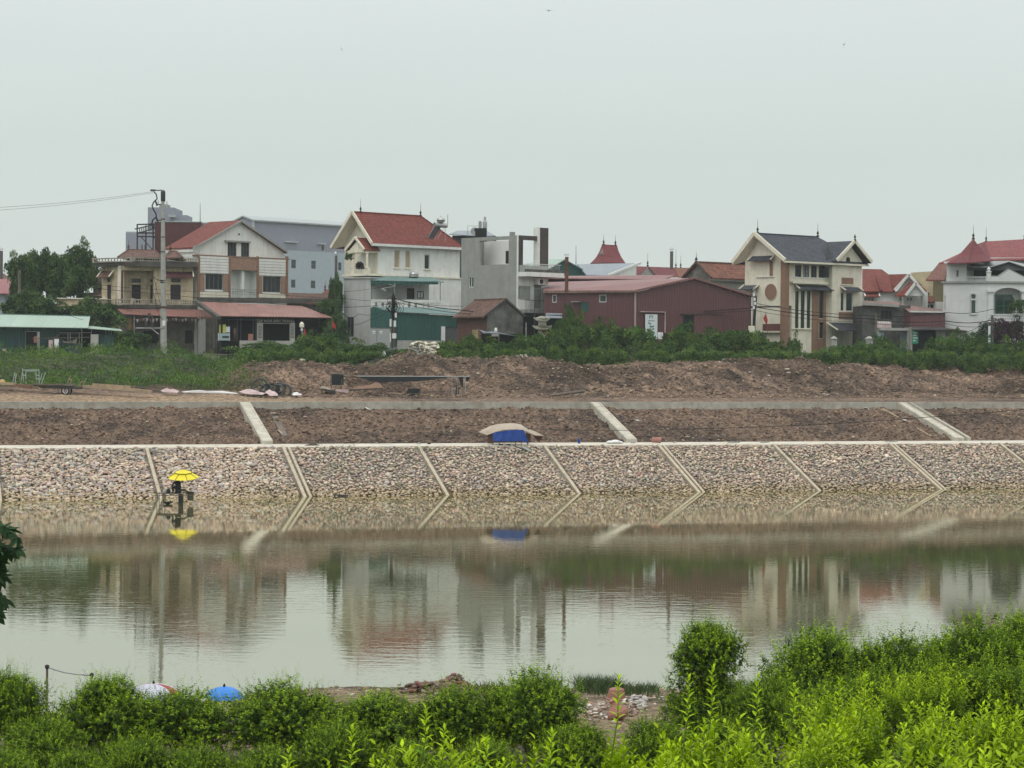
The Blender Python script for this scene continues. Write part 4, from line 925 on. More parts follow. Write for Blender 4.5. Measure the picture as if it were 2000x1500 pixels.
rg2 = Vector((0, 0, 0)); hip = fr_.e * (wr - 2.2)
eR = fl.pt(.55, ze - .1, 0) + fr_.e * (wr + .3); rR = fl.pt(um, zr, 0) + fr_.e * (wr - 3.4); eB = fl.pt(-wl - .9, ze - .35, 0) + fr_.e * (wr + .3)
roof(h, [e0, eR, rR, apx], REDTILE); roof(h, [eB, e1, apx, rR], REDTILE); roof(h, [eR, eB, rR], REDTILE)
edge_line(h, [e1 + Vector((0, 0, -.05)), apx, e0 + Vector((0, 0, -.05))], .14, .34, CREAM, 'barge_board'); edge_line(h, [apx, rR, eR], .2, .16, REDTILE, 'roof_ridge')
edge_line(h, [e0 - Vector((0, 0, .16)), eR - Vector((0, 0, .16))], .25, .28, WHITE, 'eave_fascia')
mb = MB(); mb.slab([e1 - Vector((0, 0, .2)), fl.pt(-wl - .05, ze - .2, 0), fl.pt(um, zr - .4, 0), apx - Vector((0, 0, .3))], .05); mb.slab([e0 - Vector((0, 0, .2)), apx - Vector((0, 0, .3)), fl.pt(um, zr - .4, 0), fl.pt(.1, ze - .1, 0)], .05); mb.build('soffit', CREAM, h)
spike(h, apx + fr_.e * 1.2 + Vector((0, 0, .05)), 1.5, .09, IRON, h); spike(h, rR + Vector((0, 0, .05)), 1.5, .09, IRON, h)
# porch gable over the balcony
pc = .4; pu0, pz0 = fl.hit(683, 489, 2.0); pu1 = fl.hit(712, 489, 2.0)[0]; pm = (pu0 + pu1) / 2; pza = fl.hit(695, 464, 2.0)[1]
A = fl.pt(pu0 - .5, pz0, 2.3); B = fl.pt(pu1 + .3, pz0, 2.3); Cc = fl.pt(pm, pza, 2.3); bk = -fl.n * 2.3
roof(h, [B, B + bk, Cc + bk, Cc], REDTILE, .1, 'porch_roof'); roof(h, [A + bk, A, Cc, Cc + bk], REDTILE, .1, 'porch_roof'); edge_line(h, [A, Cc, B], .12, .26, CREAM, 'porch_barge')
mb = MB(); mb.slab([fl.pt(pu0, pz0 - .05, 2.05), fl.pt(pu1, pz0 - .05, 2.05), fl.pt(pm, pza - .5, 2.05)], .08, -fl.n); fl.box(mb, pu0 - .1, pz0 - .3, pu1 + .1, pz0 - .02, 0.0, 2.2); mb.build('porch_gable', CREAM, h)
for px in (690, 717):
    u = fl.hit(px, 510, 1.9)[0]; zb = fl.hit(px, 524, 1.9)[1]; mb = MB(); mb.lathe(fl.pt(u, zb, 1.9), [(.2, 0), (.2, .12), (.14, .16), (.13, pz0 - zb - .5), (.2, pz0 - zb - .38), (.2, pz0 - zb - .28)], 12); mb.build('column', CREAM, h)
mb = MB(); zb = fl.hit(690, 535, 1.9)[1]; zt_ = fl.hit(725, 522.5, 1.9)[1]; u0 = fl.hit(671, 530, 1.9)[0]
fl.box(mb, fl.hit(710, 530, 1.9)[0], zb, .9, zt_, 1.75, 2.0); fl.box(mb, u0, zb - .25, .9, zb, -.02, 2.1); fl.box(mb, fl.hit(687, 530, 1.9)[0], zb, fl.hit(693, 530, 1.9)[0], zt_ - .1, 1.75, 2.0); mb.build('balcony', CREAM, h)
mb = MB()
for k in range(14): u = u0 + .2 + k * (fl.hit(709, 530, 1.9)[0] - u0) / 14; mb.rod(fl.pt(u, zb, 1.88), fl.pt(u, zb + .75, 1.88), .02, 4)
mb.rod(fl.pt(u0, zb + .75, 1.88), fl.pt(u0 + 4, zb + .75, 1.88), .03); mb.build('railing', WFRAME, h)
# lower block and teal canopy
cl = P(724, 640, 238); lb_ = Face((cl.x, cl.y), R_(10)); ll = Face((cl.x, cl.y), R_(-30))
u0 = ll.hit(671, 640)[0]; zt_ = ll.hit(690, 544)[1]
window(h, ll, 677.5, 619, 691, 658, cols=2, rows=1, fr=FRAME)
mb = MB(); ll.wall(mb, [(u0, BZ), (0, BZ), (0, zt_), (u0, zt_)]); ll.box(mb, u0 + .02, BZ, -.02, zt_ - .02, -5, -.3); ll.box(mb, u0 - .15, zt_, .1, zt_ + .15, -5, .15); mb.build('annex_wall', GREYW if False else mat('pale_grey_render', (.44, .445, .43), var=.06, streak=.2), h)
tb = lb_.shift(-3.2); zf = tb.hit(800, 584)[1]
window(h, tb, 738, 562, 754, 583, cols=1, fr=DFRAME, pane=mat('pale_pane', (.3, .31, .31), bump=0)); window(h, tb, 794.5, 563, 809.5, 584, cols=1, fr=DOORP, pane=DOORP, door=True); window(h, tb, 815, 569, 827.5, 583, cols=2, fr=DFRAME, pane=PAPER)
ur = tb.hit(838, 570)[0]; zc_ = tb.hit(800, 548)[1]; mb = MB(); tb.wall(mb, [(-.2, BZ), (ur, BZ), (ur, zc_), (-.2, zc_)]); mb.build('terrace_wall', bpy.data.materials['pale_grey_render'], h)
t0, t1, t2, t3 = tb.pp(704.5, 537.5), tb.pp(845, 541.5), lb_.pp(868, 551, .2), lb_.pp(724, 547, .2)
roof(h, [t3, t2, t1, t0], TEALR2, .06, 'canopy_roof'); mb = MB(); mb.slab([lb_.pp(724, 548, .15), lb_.pp(856, 549.5, .15), lb_.pp(856, 555.5, .15), lb_.pp(724, 555.5, .15)], .04, (0, -1, 0)); mb.build('canopy_fascia', TEAL, h)
mb = MB(); mb.rod(lb_.pp(860, 551, 0), lb_.pp(860, 590, 0), .06); mb.build('canopy_post', GALV, h)
mb = MB(); za, zb2 = lb_.hit(790, 601)[1], lb_.hit(790, 585.5)[1]; u1 = lb_.hit(866, 590)[0]; nslot = 11; wsl = u1 / nslot
for k in range(nslot): lb_.box(mb, k * wsl, za, k * wsl + wsl * (.62 if k not in (4, 7) else .9), zb2 - .3, -.2, 0)
lb_.box(mb, 0, zb2 - .3, u1, zb2, -.2, .05); lb_.box(mb, 0, za - .3, u1 + 2, za, -3.0, .05); mb.build('parapet', WHITE, h)
mb = MB(); mb.beam(lb_.pp(866, 596, 0), lb_.pp(905, 607, 0), .3, .8); mb.build('ramp_wall', WHITE, h)
mb = MB(); mb.lathe(tb.pp(808, 541, .6), [(.55, 0), (.55, .35), (.45, .5), (.05, .62)], 14); tag(mb.build('roof_tank', STEEL), 'small stainless tank standing on the teal canopy of the white villa', 'water tank')
# solar water heater on the red roof
def solar(px, py, Y, w_, label):
    h = T('solar_heater', label, 'solar heater', tuple(P(px, py, Y))); a = P(px - w_ / 2, py, Y); b_ = P(px + w_ / 2, py + 1.5, Y + 1.0)
    mb = MB(); mb.tube([a, b_], .28, 14); mb.build('tank', STEEL, h)
    mb = MB(); lo_ = Vector((-.9, -1.9, -1.75)); mb.slab([a + lo_ * .9, b_ + lo_ * .9 - Vector((.6, 0, 0)), b_ + Vector((-.6, -.2, -.15)), a + Vector((.1, -.2, -.15))], .05); mb.build('collector', mat('dark_collector', (.03, .02, .03), rough=.3, bump=0) if 'dark_collector' not in bpy.data.materials else bpy.data.materials['dark_collector'], h)
    mb = MB()
    for p in (a + Vector((.15, 0, 0)), b_ - Vector((.15, 0, 0))): mb.rod(p, p - Vector((0, 0, 1.8)), .03); mb.rod(p, p + lo_ * .9, .025)
    mb.build('stand', GALV, h); return h
s_ = solar(860, 439, 243, 24, 'solar water heater with steel tank on the red tiled roof')
mb = MB(); mb.lathe(P(861, 434.5, 243.5), [(.1, -.1), (.42, .05), (.5, .3), (.35, .5), (.1, .6), (.05, .75)], 14); mb.build('feed_tank', STEEL, s_)
mb = MB(); mb.rod(P(874.5, 440, 244), P(874.5, 419, 244), .025); mb.build('aerial', IRON, s_)
# teal sheet shed in front
c = P(776, 640, 232); f = Face((c.x, c.y), R_(10)); l_ = Face((c.x, c.y), R_(-22)); h = T('teal_shed', 'dark teal sheet metal shed with a roller shutter between white pillars', 'shed', (c.x, c.y, GZ))
window(h, f, 869.5, 639, 902, 690, cols=1, rows=9, fr=FRAME, pane=FRAME, name='roller_shutter', bw=.07)
mb = MB(); z = f.hit(840, 615)[1]; u1 = f.hit(911.5, 640)[0]; f.wall(mb, [(0, BZ), (u1, BZ), (u1, z - .1), (0, z + .12)]); f.box(mb, .02, BZ, u1 - .02, z - .3, -5, -.35); mb.build('wall', TEAL, h)
mb = MB(); u0 = l_.hit(724, 640)[0]; zA = l_.hit(750, 640)[1]; z2 = l_.hit(724, 599)[1]; mb.slab([l_.pt(u0, zA), l_.pt(0, zA), l_.pt(0, z + .12), l_.pt(u0 * .9, z2), l_.pt(u0, z2 - .1)], .1, -l_.n); mb.build('side_wall', TEAL, h)
roof(h, [f.pp(777, 609, .25), f.pp(912.5, 615.5, .25), f.pp(866, 602, -4), f.pp(728, 598, -4)], TEALR2, .06)
for x0, x1 in ((862, 869.5), (902, 910)): mb = MB(); f.pbox(mb, x0, 637.5, x1, 672, 0, .25); mb.build('pillar', WHITEP, h)
for x0, x1 in ((723.5, 736.5), (737.5, 763)):
    mb = MB(); u0_, z0_, u1_, z1_ = l_.rect(x0, 642, x1, 690); l_.box(mb, u0_, z0_, u1_, z1_, .03, .12); o = mb.build('gate_leaf', mat('gate_grey', (.3, .32, .32), var=.04) if 'gate_grey' not in bpy.data.materials else bpy.data.materials['gate_grey'], h)
    mb = MB(); l_.pbox(mb, x0 + 4, 646.5, x0 + 9.5, 649, .12, .14); l_.pbox(mb, x0 + 4.5, 650.5, x0 + 9, 651.8, .12, .14); mb.build('plate', WHITEP, o)
mb = MB(); r = f.rect(776, 665, 862, 700, .1); f.box(mb, r[0], BZ - .5, r[2], r[3], .02, .2); mb.build('plinth', CONC, h)
# ================================================================= bare grey narrow house
PH4 = R_(44); c, fl, fr_, wl, wr = two_faces(1010.5, 226, 900, 1070, PH4)
h = T('grey_tube_house', 'narrow bare cement house with an open roof terrace and tall brown pier', 'house', (c.x, c.y, GZ))
zt = fl.hit(960, 462.5)[1]; z2 = fr_.hit(1035, 534)[1]; z1 = fr_.hit(1035, 605)[1]
op = fl.rect(936.5, 469, 993.5, 517); fl.holes.append(op)
window(h, fl, 915, 541, 925, 561.5, cols=2, fr=WFRAME, pane=GLASSG)
mb = MB(); fl.wall(mb, [(-wl, BZ), (0, BZ), (0, zt), (-wl, zt)], depth=.3); mb.build('party_wall', GREYW, h)
mb = MB(); fl.box(mb, -wl, BZ, -.05, op[1] - .1, -wr + .01, -.32); fl.box(mb, -wl, op[1] - .1, op[0] - 2.5, zt - .02, -wr + .01, -.32); mb.build('body_wall', GREYW, h)
mb = MB(); fl.box(mb, op[0] - 4, op[1] - .1, -3.5, zt - .25, -3.2, -3.0); mb.build('terrace_back_wall', mat('whitewashed_wall', (.78, .78, .76), var=.03), h)
mb = MB(); fl.pbox(mb, 987.5, 490, 993, 515, -1.2, -1.0); mb.build('terrace_door', DARK, h)
mb = MB(); fl.pbox(mb, 995, 453, 999.5, 461, -.5, 0); mb.build('stub_column', GREYW, h)
mb = MB(); fl.box(mb, -.14, BZ, .03, zt + .03, -.05, .04); mb.build('corner_strip', WHITE, h)
f = fr_; cant = 1.4
# upper slab, pergola
mb = MB(); u0, u1 = f.hit(1011.5, 540, 0)[0], wr + 1.0; zs = f.hit(1050, 533)[1]; ze = f.hit(1050, 541.5)[1]
f.box(mb, .03, ze, u1, zs, -3.9, cant); mb.build('terrace_slab', WHITE, h)
mb = MB(); f.box(mb, .05, zs, u1 - .1, zs + .3, cant - .4, cant - .15); mb.build('terrace_kerb', DKCONC, h)
PURP = mat('brown_grey_pier', (.075, .06, .058), var=.1, streak=.2)
mb = MB(); f.pbox(mb, 1054.5, 445, 1071, 530, -.9, -.2); mb.build('tall_pier', PURP, h)
mb = MB(); f.pbox(mb, 1052.3, 445, 1054.4, 530, -.95, -.15); mb.build('pier_edge', WHITE, h)
mb = MB(); f.pbox(mb, 1011.5, 460.5, 1054, 469, -.7, -.4); mb.build('pergola_beam', PURP, h)
mb = MB(); f.pbox(mb, 1015.5, 466, 1021.5, 530, -2.3, -1.9); f.pbox(mb, 1011.5, 466, 1013, 530, -.6, -.3); mb.build('pergola_post', PURP, h)
mb = MB(); zr_ = f.hit(1035, 515, cant)[1]
for k in range(26): u = .2 + k * (u1 - .5) / 26; mb.rod(f.pt(u, zs + .25, cant - .25), f.pt(u, zr_, cant - .25), .018, 4)
mb.rod(f.pt(.1, zr_, cant - .25), f.pt(u1 - .2, zr_, cant - .25), .03); mb.build('railing', WFRAME, h)
# first floor
window(h, f, 1012.5, 558.5, 1036, 585.5, cols=3, fr=WFRAME); window(h, f, 1043, 559, 1057, 603, cols=1, rows=2, fr=GREYW, pane=GREYW, door=True)
mb = MB(); f.wall(mb, [(0, BZ), (wr, BZ), (wr, ze), (0, ze)]); mb.build('front_wall', WHITE, h)
mb = MB(); zb = f.hit(1045, 611.5)[1]; zb1 = f.hit(1045, 605)[1]; f.box(mb, 0, zb, wr + 1.1, zb1, -.01, 1.2); mb.build('balcony_slab', mat('mouldy_white', (.4, .42, .38), var=.25, streak=.6), h)
zr_ = f.hit(1045, 586.5, 1.1)[1]; mb = MB()
for k in range(30): u = .1 + k * (wr + .9) / 30; mb.rod(f.pt(u, zb1, 1.1), f.pt(u, zr_, 1.1), .018, 4)
mb.rod(f.pt(0, zr_, 1.1), f.pt(wr + 1, zr_, 1.1), .03); mb.build('balcony_railing', IRON, h)
mb = MB(); r = f.rect(1012, 613, 1068, 690, .05); f.box(mb, r[0] + .2, BZ, r[2], r[3], .01, .08); mb.build('ground_floor_shutter', DARK, h)
o = T('air_conditioner', 'white air conditioner unit on the wall above the balcony door', 'air conditioner', tuple(f.pp(1057, 557, .5)))
mb = MB(); f.pbox(mb, 1050.5, 544, 1064, 556.5, .1, .5); mb.build('casing', WHITEP, o)
mb = MB(); mb.lathe(f.pp(1057.5, 550, .505), [(.26, 0), (.26, .03), (.2, .035), (.01, .035)], 16, f.n); mb.build('fan_grille', IRON, o)
mb = MB(); f.pbox(mb, 1049.5, 556.6, 1065, 557.8, 0, .55); mb.build('bracket', IRON, o)
# roof plant
Yt = 231
o = T('roof_tank', 'round stainless tank lying on the roof of the bare cement house', 'water tank', tuple(P(927, 460, Yt)))
mb = MB(); mb.tube([P(927, 452, Yt), P(930, 452, Yt + 1.6)], .44, 16); mb.build('tank', STEEL, o); mb = MB(); mb.lathe(P(927.5, 449, Yt - .03), [(.1, 0), (.02, .02)], 10, (0, -1, 0)); mb.build('valve', BLACK, o)
o = T('roof_cistern', 'upright steel cylinder with narrow neck and two box tanks on the cement house roof', 'water tank', tuple(P(946, 455, Yt)))
mb = MB(); mb.lathe(P(947, 446.5, Yt), [(.2, 0), (.25, .05), (.25, .75), (.14, .85), (.13, 1.25), (.02, 1.28)], 12); mb.build('cylinder', STEEL, o)
mb = MB(); a = P(934.5, 447, Yt + .3); mb.box((a.x, a.y, a.z), (a.x + .35, a.y + .5, a.z + .7)); mb.box((a.x + .05, a.y + .1, a.z + .7), (a.x + .3, a.y + .4, a.z + .85)); mb.build('box_tank', GALV, o)
mb = MB(); a = P(928, 461, Yt - .2); b_ = P(951, 447.5, Yt + 1.5); mb.box((a.x, a.y, a.z - .5), (b_.x, b_.y, b_.z)); mb.build('tank_base', DARK, o)
mb = MB(); mb.tube([P(913.5, 462, Yt), P(913.5, 441, Yt), P(933, 441.5, Yt)], .03); mb.build('pipe', GALV, o)
o = T('rear_shed_roof', 'blue grey sheet roofed upper room behind the bare cement house', 'building', tuple(P(920, 640, 236)))
roof(o, [P(877, 457, 253), P(972, 463, 254), P(950, 450, 260), P(893, 450.5, 260)], GREYSHEET, .08); mb = MB(); a = P(882, 640, 254); b_ = P(968, 640, 260); mb.box((a.x, a.y, BZ), (b_.x, b_.y, P(880, 459, 254).z - .05)); mb.build('wall', mat('blue_grey_sheet_wall', (.075, .09, .105)), o)

# ================================================================= old tiled cottage and lean-to
c = P(951, 640, 221); PH = R_(30); f = Face((c.x, c.y), PH); l_ = Face((c.x, c.y), PH - math.pi / 2)
h = T('old_cottage', 'old cottage with blackened gable and sagging mossy tiled roof below the cement house', 'house', (c.x, c.y, GZ))
ga = f.hit(987, 586); gr = f.hit(1022, 616); zl = f.hit(951, 613)[1]; 
mb = MB(); f.wall(mb, [(0, BZ), (gr[0], BZ), (gr[0], gr[1]), ga, (0, zl)]); mb.build('gable_wall', mat('mouldy_render', (.15, .15, .135), var=.35, scale=.7, streak=.6), h)
uL = l_.hit(893, 640)[0]; mb = MB(); l_.wall(mb, [(uL, BZ), (0, BZ), (0, zl), (uL, zl)]); l_.box(mb, uL, BZ, -.05, zl - .1, -gr[0] + .1, -.3); mb.build('side_wall', BRICK, h)
bk = -f.n * (-uL + .3); e0 = f.pt(-.45, zl - .25, .15); r0 = f.pt(ga[0], ga[1] + .1, .15); er = f.pt(gr[0] + .15, gr[1] - .1, .15)
roof(h, [e0 + bk, e0, r0, r0 + bk], OLDTILE, .14); roof(h, [er, er + bk, r0 + bk, r0], OLDTILE, .14); edge_line(h, [r0, r0 + bk], .25, .18, OLDTILE, 'roof_ridge'); edge_line(h, [e0, r0, er], .1, .16, DKCONC, 'verge')
h = T('lean_to', 'junk lean-to of boards and corrugated sheet against the old cottage', 'lean-to', tuple(P(950, 672, 218)))
mb = MB(); Y = 218; mb.slab([P(931, 642, Y + 1.5), P(957, 650, Y + 1.5), P(946, 651, Y - .3), P(935, 643, Y - .3)], .05); mb.slab([P(945, 649, Y), P(978, 651, Y), P(1025, 658, Y + 2), P(960, 647, Y + 2)], .06); mb.build('roof', GREYSHEET, h)
mb = MB(); mb.rod(P(974, 652, Y - .2), P(975, 676, Y - .2), .06); mb.rod(P(936, 645, Y), P(936, 676, Y), .05); mb.rod(P(1026, 640, Y), P(1029, 670, Y), .05); mb.build('post', OLDWOOD, h)
mb = MB(); a = P(940, 652, Y + 1.8); b_ = P(1025, 690, Y + 2); mb.box((a.x, a.y, BZ), (b_.x, b_.y, a.z)); mb.build('back_board', DARK, h)
mb = MB(); mb.slab([P(960, 652, Y - .25), P(974.5, 652, Y - .25), P(974.5, 657, Y - .25), P(960, 657, Y - .25)], .04, (0, -1, 0)); mb.build('name_board', GREYW, h)
o = T('yellow_crate', 'worn yellow slatted crate hanging at the left of the junk lean-to', 'crate', tuple(P(928, 661, Y)))
for k in range(5): mb = MB(); y = 644 + k * 3.4; mb.slab([P(922.5, y, Y), P(934, y + .6, Y), P(934, y + 3.3, Y), P(922.5, y + 2.9, Y)], .35, (0, -1, 0)); mb.build('slat', mat('yellowed_wood', (.36, .3, .14), var=.2) if k == 0 else bpy.data.materials['yellowed_wood'], o)
mb = MB(); p = P(968.5, 648, Y + .5); mb.lathe(p, [(.14, 0), (.16, .05), (.15, .28), (.05, .38), (.04, .45)], 10); tag(mb.build('plastic_jug', WHITEP), 'white plastic jug on top of the lean-to roof', 'jug')
o = T('meter_box', 'pale grey meter box on a post right of the junk lean-to', 'meter box', tuple(P(1028, 668, 217)))
mb = MB(); a = P(1025, 662.5, 217); mb.box((a.x, a.y, a.z - .35), (a.x + .32, a.y + .2, a.z)); mb.build('box', PAPER, o); mb = MB(); mb.rod(P(1028, 690, 217.1), P(1027.5, 630, 217.1), .05); mb.build('post', GALV, o)
# decorated gate pillar with layered eaves
o = T('gate_shrine', 'ornate pale gate pillar with two tiers of upturned eaves right of the old cottage', 'gate pillar', tuple(P(1060, 675, 215)))
Y = 215; mb = MB(); a = P(1051.5, 675, Y); b_ = P(1066.5, 624, Y + .8); mb.box((a.x, a.y, a.z), (b_.x, b_.y, b_.z)); mb.build('shaft', CREAM, o)
for y, w_ in ((621, 17), (637, 19)):
    mb = MB(); cx = 1059; pc = P(cx, y + 3, Y + .3)
    for sgn in (-1, 1):
        A = P(cx + sgn * w_, y - 2, Y - .5); B = P(cx + sgn * w_, y - 2, Y + 1.2)
        mb.slab([P(cx, y + 4, Y - .7), P(cx + sgn * w_ * .6, y + 3.5, Y - .7), A, B, P(cx + sgn * w_ * .5, y + 2, Y + 1.4), P(cx, y + 2, Y + 1.4)][::sgn], .14)
    mb.lathe(P(cx, y + 1, Y + .3), [(.75, 0), (.45, .15), (.15, .25)], 8); mb.build('eave', mat('lichen_tile', (.28, .28, .22), var=.2) if y == 621 else bpy.data.materials['lichen_tile'], o)
mb = MB(); mb.slab([P(1061, 641, Y - .1), P(1070, 648, Y - .1), P(1064, 655, Y - .1), P(1058, 648, Y - .1)], .05, (0, -1, 0)); tag(mb.build('warning_board', TERRA), 'small faded red diamond board leaning on the ornate gate pillar', 'board')
h = T('side_outbuilding', 'dark low outbuilding with sheet canopy between the cement house and the warehouse', 'outbuilding', tuple(P(1080, 670, 222)))
mb = MB(); a = P(1068, 640, 221); b_ = P(1097, 616, 224); mb.box((a.x, a.y, BZ), (b_.x, b_.y, b_.z)); mb.build('wall', DARK, h); roof(h, [P(1066, 620, 219.5), P(1098, 621, 219.5), P(1098, 612, 223), P(1066, 611, 223)], GREYSHEET, .06)

# ================================================================= long dark red warehouse
PH = R_(22); c = P(1240, 640, 221); f = Face((c.x, c.y), PH); l_ = Face((c.x, c.y), R_(-20))
h = T('red_warehouse', 'long windowless dark red sheet metal warehouse with a wide low gable and poster door', 'warehouse', (c.x, c.y, GZ))
zc = f.hit(1240, 571)[1]; ga = f.hit(1354, 544.5); ge = f.hit(1467, 578.5)
for r4, kw in (((1333, 615, 1355, 690), dict(cols=1, fr=REDWALL, pane=DARK, door=True)),): window(h, f, *r4, **kw)
mb = MB(); f.wall(mb, [(0, BZ), (ge[0], BZ), (ge[0], ge[1]), ga, (0, zc)]); mb.build('gable_wall', REDWALL, h)
mb = MB(); f.pbox(mb, 1355.5, 615, 1411, 700, .02, .14); mb.build('sliding_door', REDWALL, h); mb = MB(); f.pbox(mb, 1330, 613.3, 1412, 614.8, .02, .2); mb.build('door_rail', IRON, h)
window(h, l_, 1170, 575.5, 1184.5, 590.5, cols=1, fr=WFRAME, pane=GLASSG); window(h, l_, 1078, 575.5, 1087, 591, cols=1, fr=WFRAME, pane=GLASS); window(h, l_, 1132.5, 590, 1150, 609, cols=1, fr=TEAL, pane=TEAL, name='shutter')
uL = l_.hit(1062, 640)[0]; zL = l_.hit(1100, 576)[1]; mb = MB(); l_.wall(mb, [(uL, BZ), (0, BZ), (0, zc), (uL, zc)]); mb.build('side_wall', REDWALL, h)
mb = MB(); l_.box(mb, uL, zc - .05, .2, zc + .22, 0.02, .3); mb.build('gutter', mat('peeling_gutter', (.36, .26, .21), var=.35, streak=.5), h)
mb = MB(); l_.pbox(mb, 1115, 588.5, 1131, 590, 0, .5); mb.build('door_hood', GALV, h)
mb = MB(); f.box(mb, .02, zc - .35, .16, BZ + 0, .02, .16) if False else f.box(mb, -.1, BZ, .06, zc, .0, .14); mb.build('downpipe', mat('pink_downpipe', (.38, .3, .29)), h)
mb = MB(); r = f.rect(1252, 608.5, 1300, 609.8, .3); f.box(mb, r[0], r[1], r[2], r[3], .0, .3); f.pbox(mb, 1298.5, 609, 1300, 650, 0, .1); mb.build('lintel_strip', PINK, h)
# roof: lower plane in front, raised strip behind
q0 = l_.pt(uL, zc + .12, .3); q1 = l_.pt(0, zc + .12, .3); ap = f.pt(ga[0], ga[1] + .08, .25); zr2 = ap.z
roof(h, [q0, q1 + Vector((.05, -.1, 0)), ap, P(1062, 551, 236)], REDROOF, .08)
roof(h, [P(1062, 543, 236.4), P(1297, 545.5, 231.5), P(1320, 537, 233), P(1062, 539, 242)], REDROOF, .1, 'ridge_vent'); mb = MB(); mb.slab([P(1062, 544, 236.6), P(1296, 546.5, 232), P(1300, 550, 232), P(1062, 553, 236.6)], .08, (0, -1, 0)); mb.build('vent_gap', DARK, h)
rr = f.pt(ge[0] + .25, ge[1] + .02, .25); bk = -f.n * 16
roof(h, [rr, rr + bk, ap + bk, ap], REDROOF, .1); edge_line(h, [q1, ap, rr], .1, .2, REDROOF, 'verge')
o = T('company_banner', 'tall white banner with letters PT and a green plant print on the warehouse wall', 'sign', tuple(f.pp(1272, 660, .3)))
mb = MB(); f.pbox(mb, 1260.5, 614, 1284, 662, .2, .26); mb.build('board', PAPER, o)
DKT = mat('dark_blue_print', (.02, .07, .12), bump=0)
text('PT', f, 1272, 619.5, 6.2, DKT, .27, o, w_=1.0); text('PHAN BON VI SINH', f, 1272, 626.5, 1.5, DKT, .27, o, w_=.75)
mb = MB()
for x, y, rx, ry, an_ in ((1268.5, 631.5, 3.2, 1.5, .5), (1270.5, 633, 1.6, 1.3, .9), (1271.5, 638, 3.2, 1.8, .3), (1275.5, 637.5, 1.6, 2.2, .9), (1275.8, 642.5, 1.6, 2.2, 1.2), (1273.5, 648, 3.5, 1.6, -.2), (1277, 651, 2, 2.6, .3)):
    pts = [f.pp(x + rx * math.cos(t) * math.cos(an_) - ry * math.sin(t) * math.sin(an_), y + rx * math.cos(t) * math.sin(an_) + ry * math.sin(t) * math.cos(an_), .265) for t in [k * math.pi / 5 for k in range(10)]]
    mb.poly(pts[::-1])
mb.build('plant_print', mat('green_plant_print', (.06, .2, .15), bump=0), o)
for x in (1286.5, 1289, 1293, 1437.5, 1441):
    mb = MB(); p = P(x, 651 if x < 1400 else 656, 219); mb.lathe(p, [(.1, -.6), (.1, 0), (.06, .1)], 8); tag(mb.build('white_post', WHITEP), 'short white garden post before the warehouse, ' + {1286.5: 'right beside the banner', 1289: 'second from the banner', 1293: 'third from the banner', 1437.5: 'left of the far corner pair', 1441: 'right of the far corner pair'}[x], 'post', 'short white posts before the warehouse')
# buildings behind the warehouse
h = T('teal_gable_shed', 'dark teal gabled shed with pale roof behind the rust streaked flue', 'shed', tuple(P(1110, 560, 260)))
Y = 256; mb = MB(); mb.slab([P(1068, 560, Y), P(1145, 560, Y), P(1145, 529.5, Y), P(1104, 506.5, Y), P(1068, 526, Y)], 12, (0, -1, 0)); mb.build('wall', TEAL, h)
roof(h, [P(1064, 529, Y - .3), P(1103, 506, Y - .3), P(1050, 506, Y + 14), P(1010, 528, Y + 14)], TEALROOF, .12); roof(h, [P(1147, 530, Y - .3), P(1147, 530, Y + 12), P(1103, 506, Y + 12), P(1103, 506, Y - .3)], TEALR2, .12)
for x0, x1 in ((1020, 1035), (1052, 1068), (1070, 1084)): mb = MB(); mb.slab([P(x0 + 2, 516, 243), P(x1, 516, 243), P(x1 - 2, 521, 243), P(x0, 521, 243)], .15, (0, -1, 0)); mb.build('skylight', PAPER, h)
h = T('solar_roof_house', 'grey monopitch roofed house with white side wall behind the warehouse', 'house', tuple(P(1190, 560, 252)))
roof(h, [P(1146, 537, 250), P(1188, 538, 250), P(1251, 513.5, 258), P(1127, 516, 262)], GREYSHEET, .2); mb = MB(); mb.slab([P(1188, 565, 250.2), P(1243, 565, 257), P(1243, 518, 257), P(1188, 539, 250.2)], .3, (.6, -.8, 0)); mb.build('gable_wall', WHITE, h)
edge_line(h, [P(1188, 538, 249.9), P(1251, 513.5, 257.9)], .15, .3, WHITE, 'verge'); mb = MB(); mb.slab([P(1140, 565, 251), P(1188, 565, 251), P(1188, 539.5, 251), P(1140, 539.5, 251)], .3, (0, -1, 0)); mb.build('wall', WHITE, h)
mb = MB(); mb.tube([P(1125, 518, 262), P(1125, 480, 262)], .05, 5, .02); tag(mb.build('lightning_rod', IRON), 'thin rod standing right of the dark teal gable', 'lightning rod')
h = T('temple_roof', 'dark crimson concave hipped roof with two finials rising behind the warehouse', 'pavilion roof', tuple(P(1190, 540, 275)))
Y = 275; L0 = [(1176, 477), (1172, 490), (1166, 501), (1154, 513.5)]; R0 = [(1205, 479), (1208, 490), (1213, 501), (1221, 513)]
dep = [0, 1.2, 2.3, 4.2]
for k in range(3):
    a, b_, c_, d_ = P(*L0[k + 1], Y - dep[k + 1]), P(*R0[k + 1], Y - dep[k + 1]), P(*R0[k], Y - dep[k]), P(*L0[k], Y - dep[k])
    mb = MB(); mb.slab([a, b_, c_, d_], .1)
    bl, br_ = Vector((a.x, 2 * Y - a.y, a.z)), Vector((b_.x, 2 * Y - b_.y, b_.z)); cl_, cr = Vector((d_.x, 2 * Y - d_.y, d_.z)), Vector((c_.x, 2 * Y - c_.y, c_.z))
    mb.slab([bl, a, d_, cl_], .1); mb.slab([b_, br_, cr, c_], .1); mb.slab([br_, bl, cl_, cr], .1); mb.build('roof_tier', REDTILE2, h)
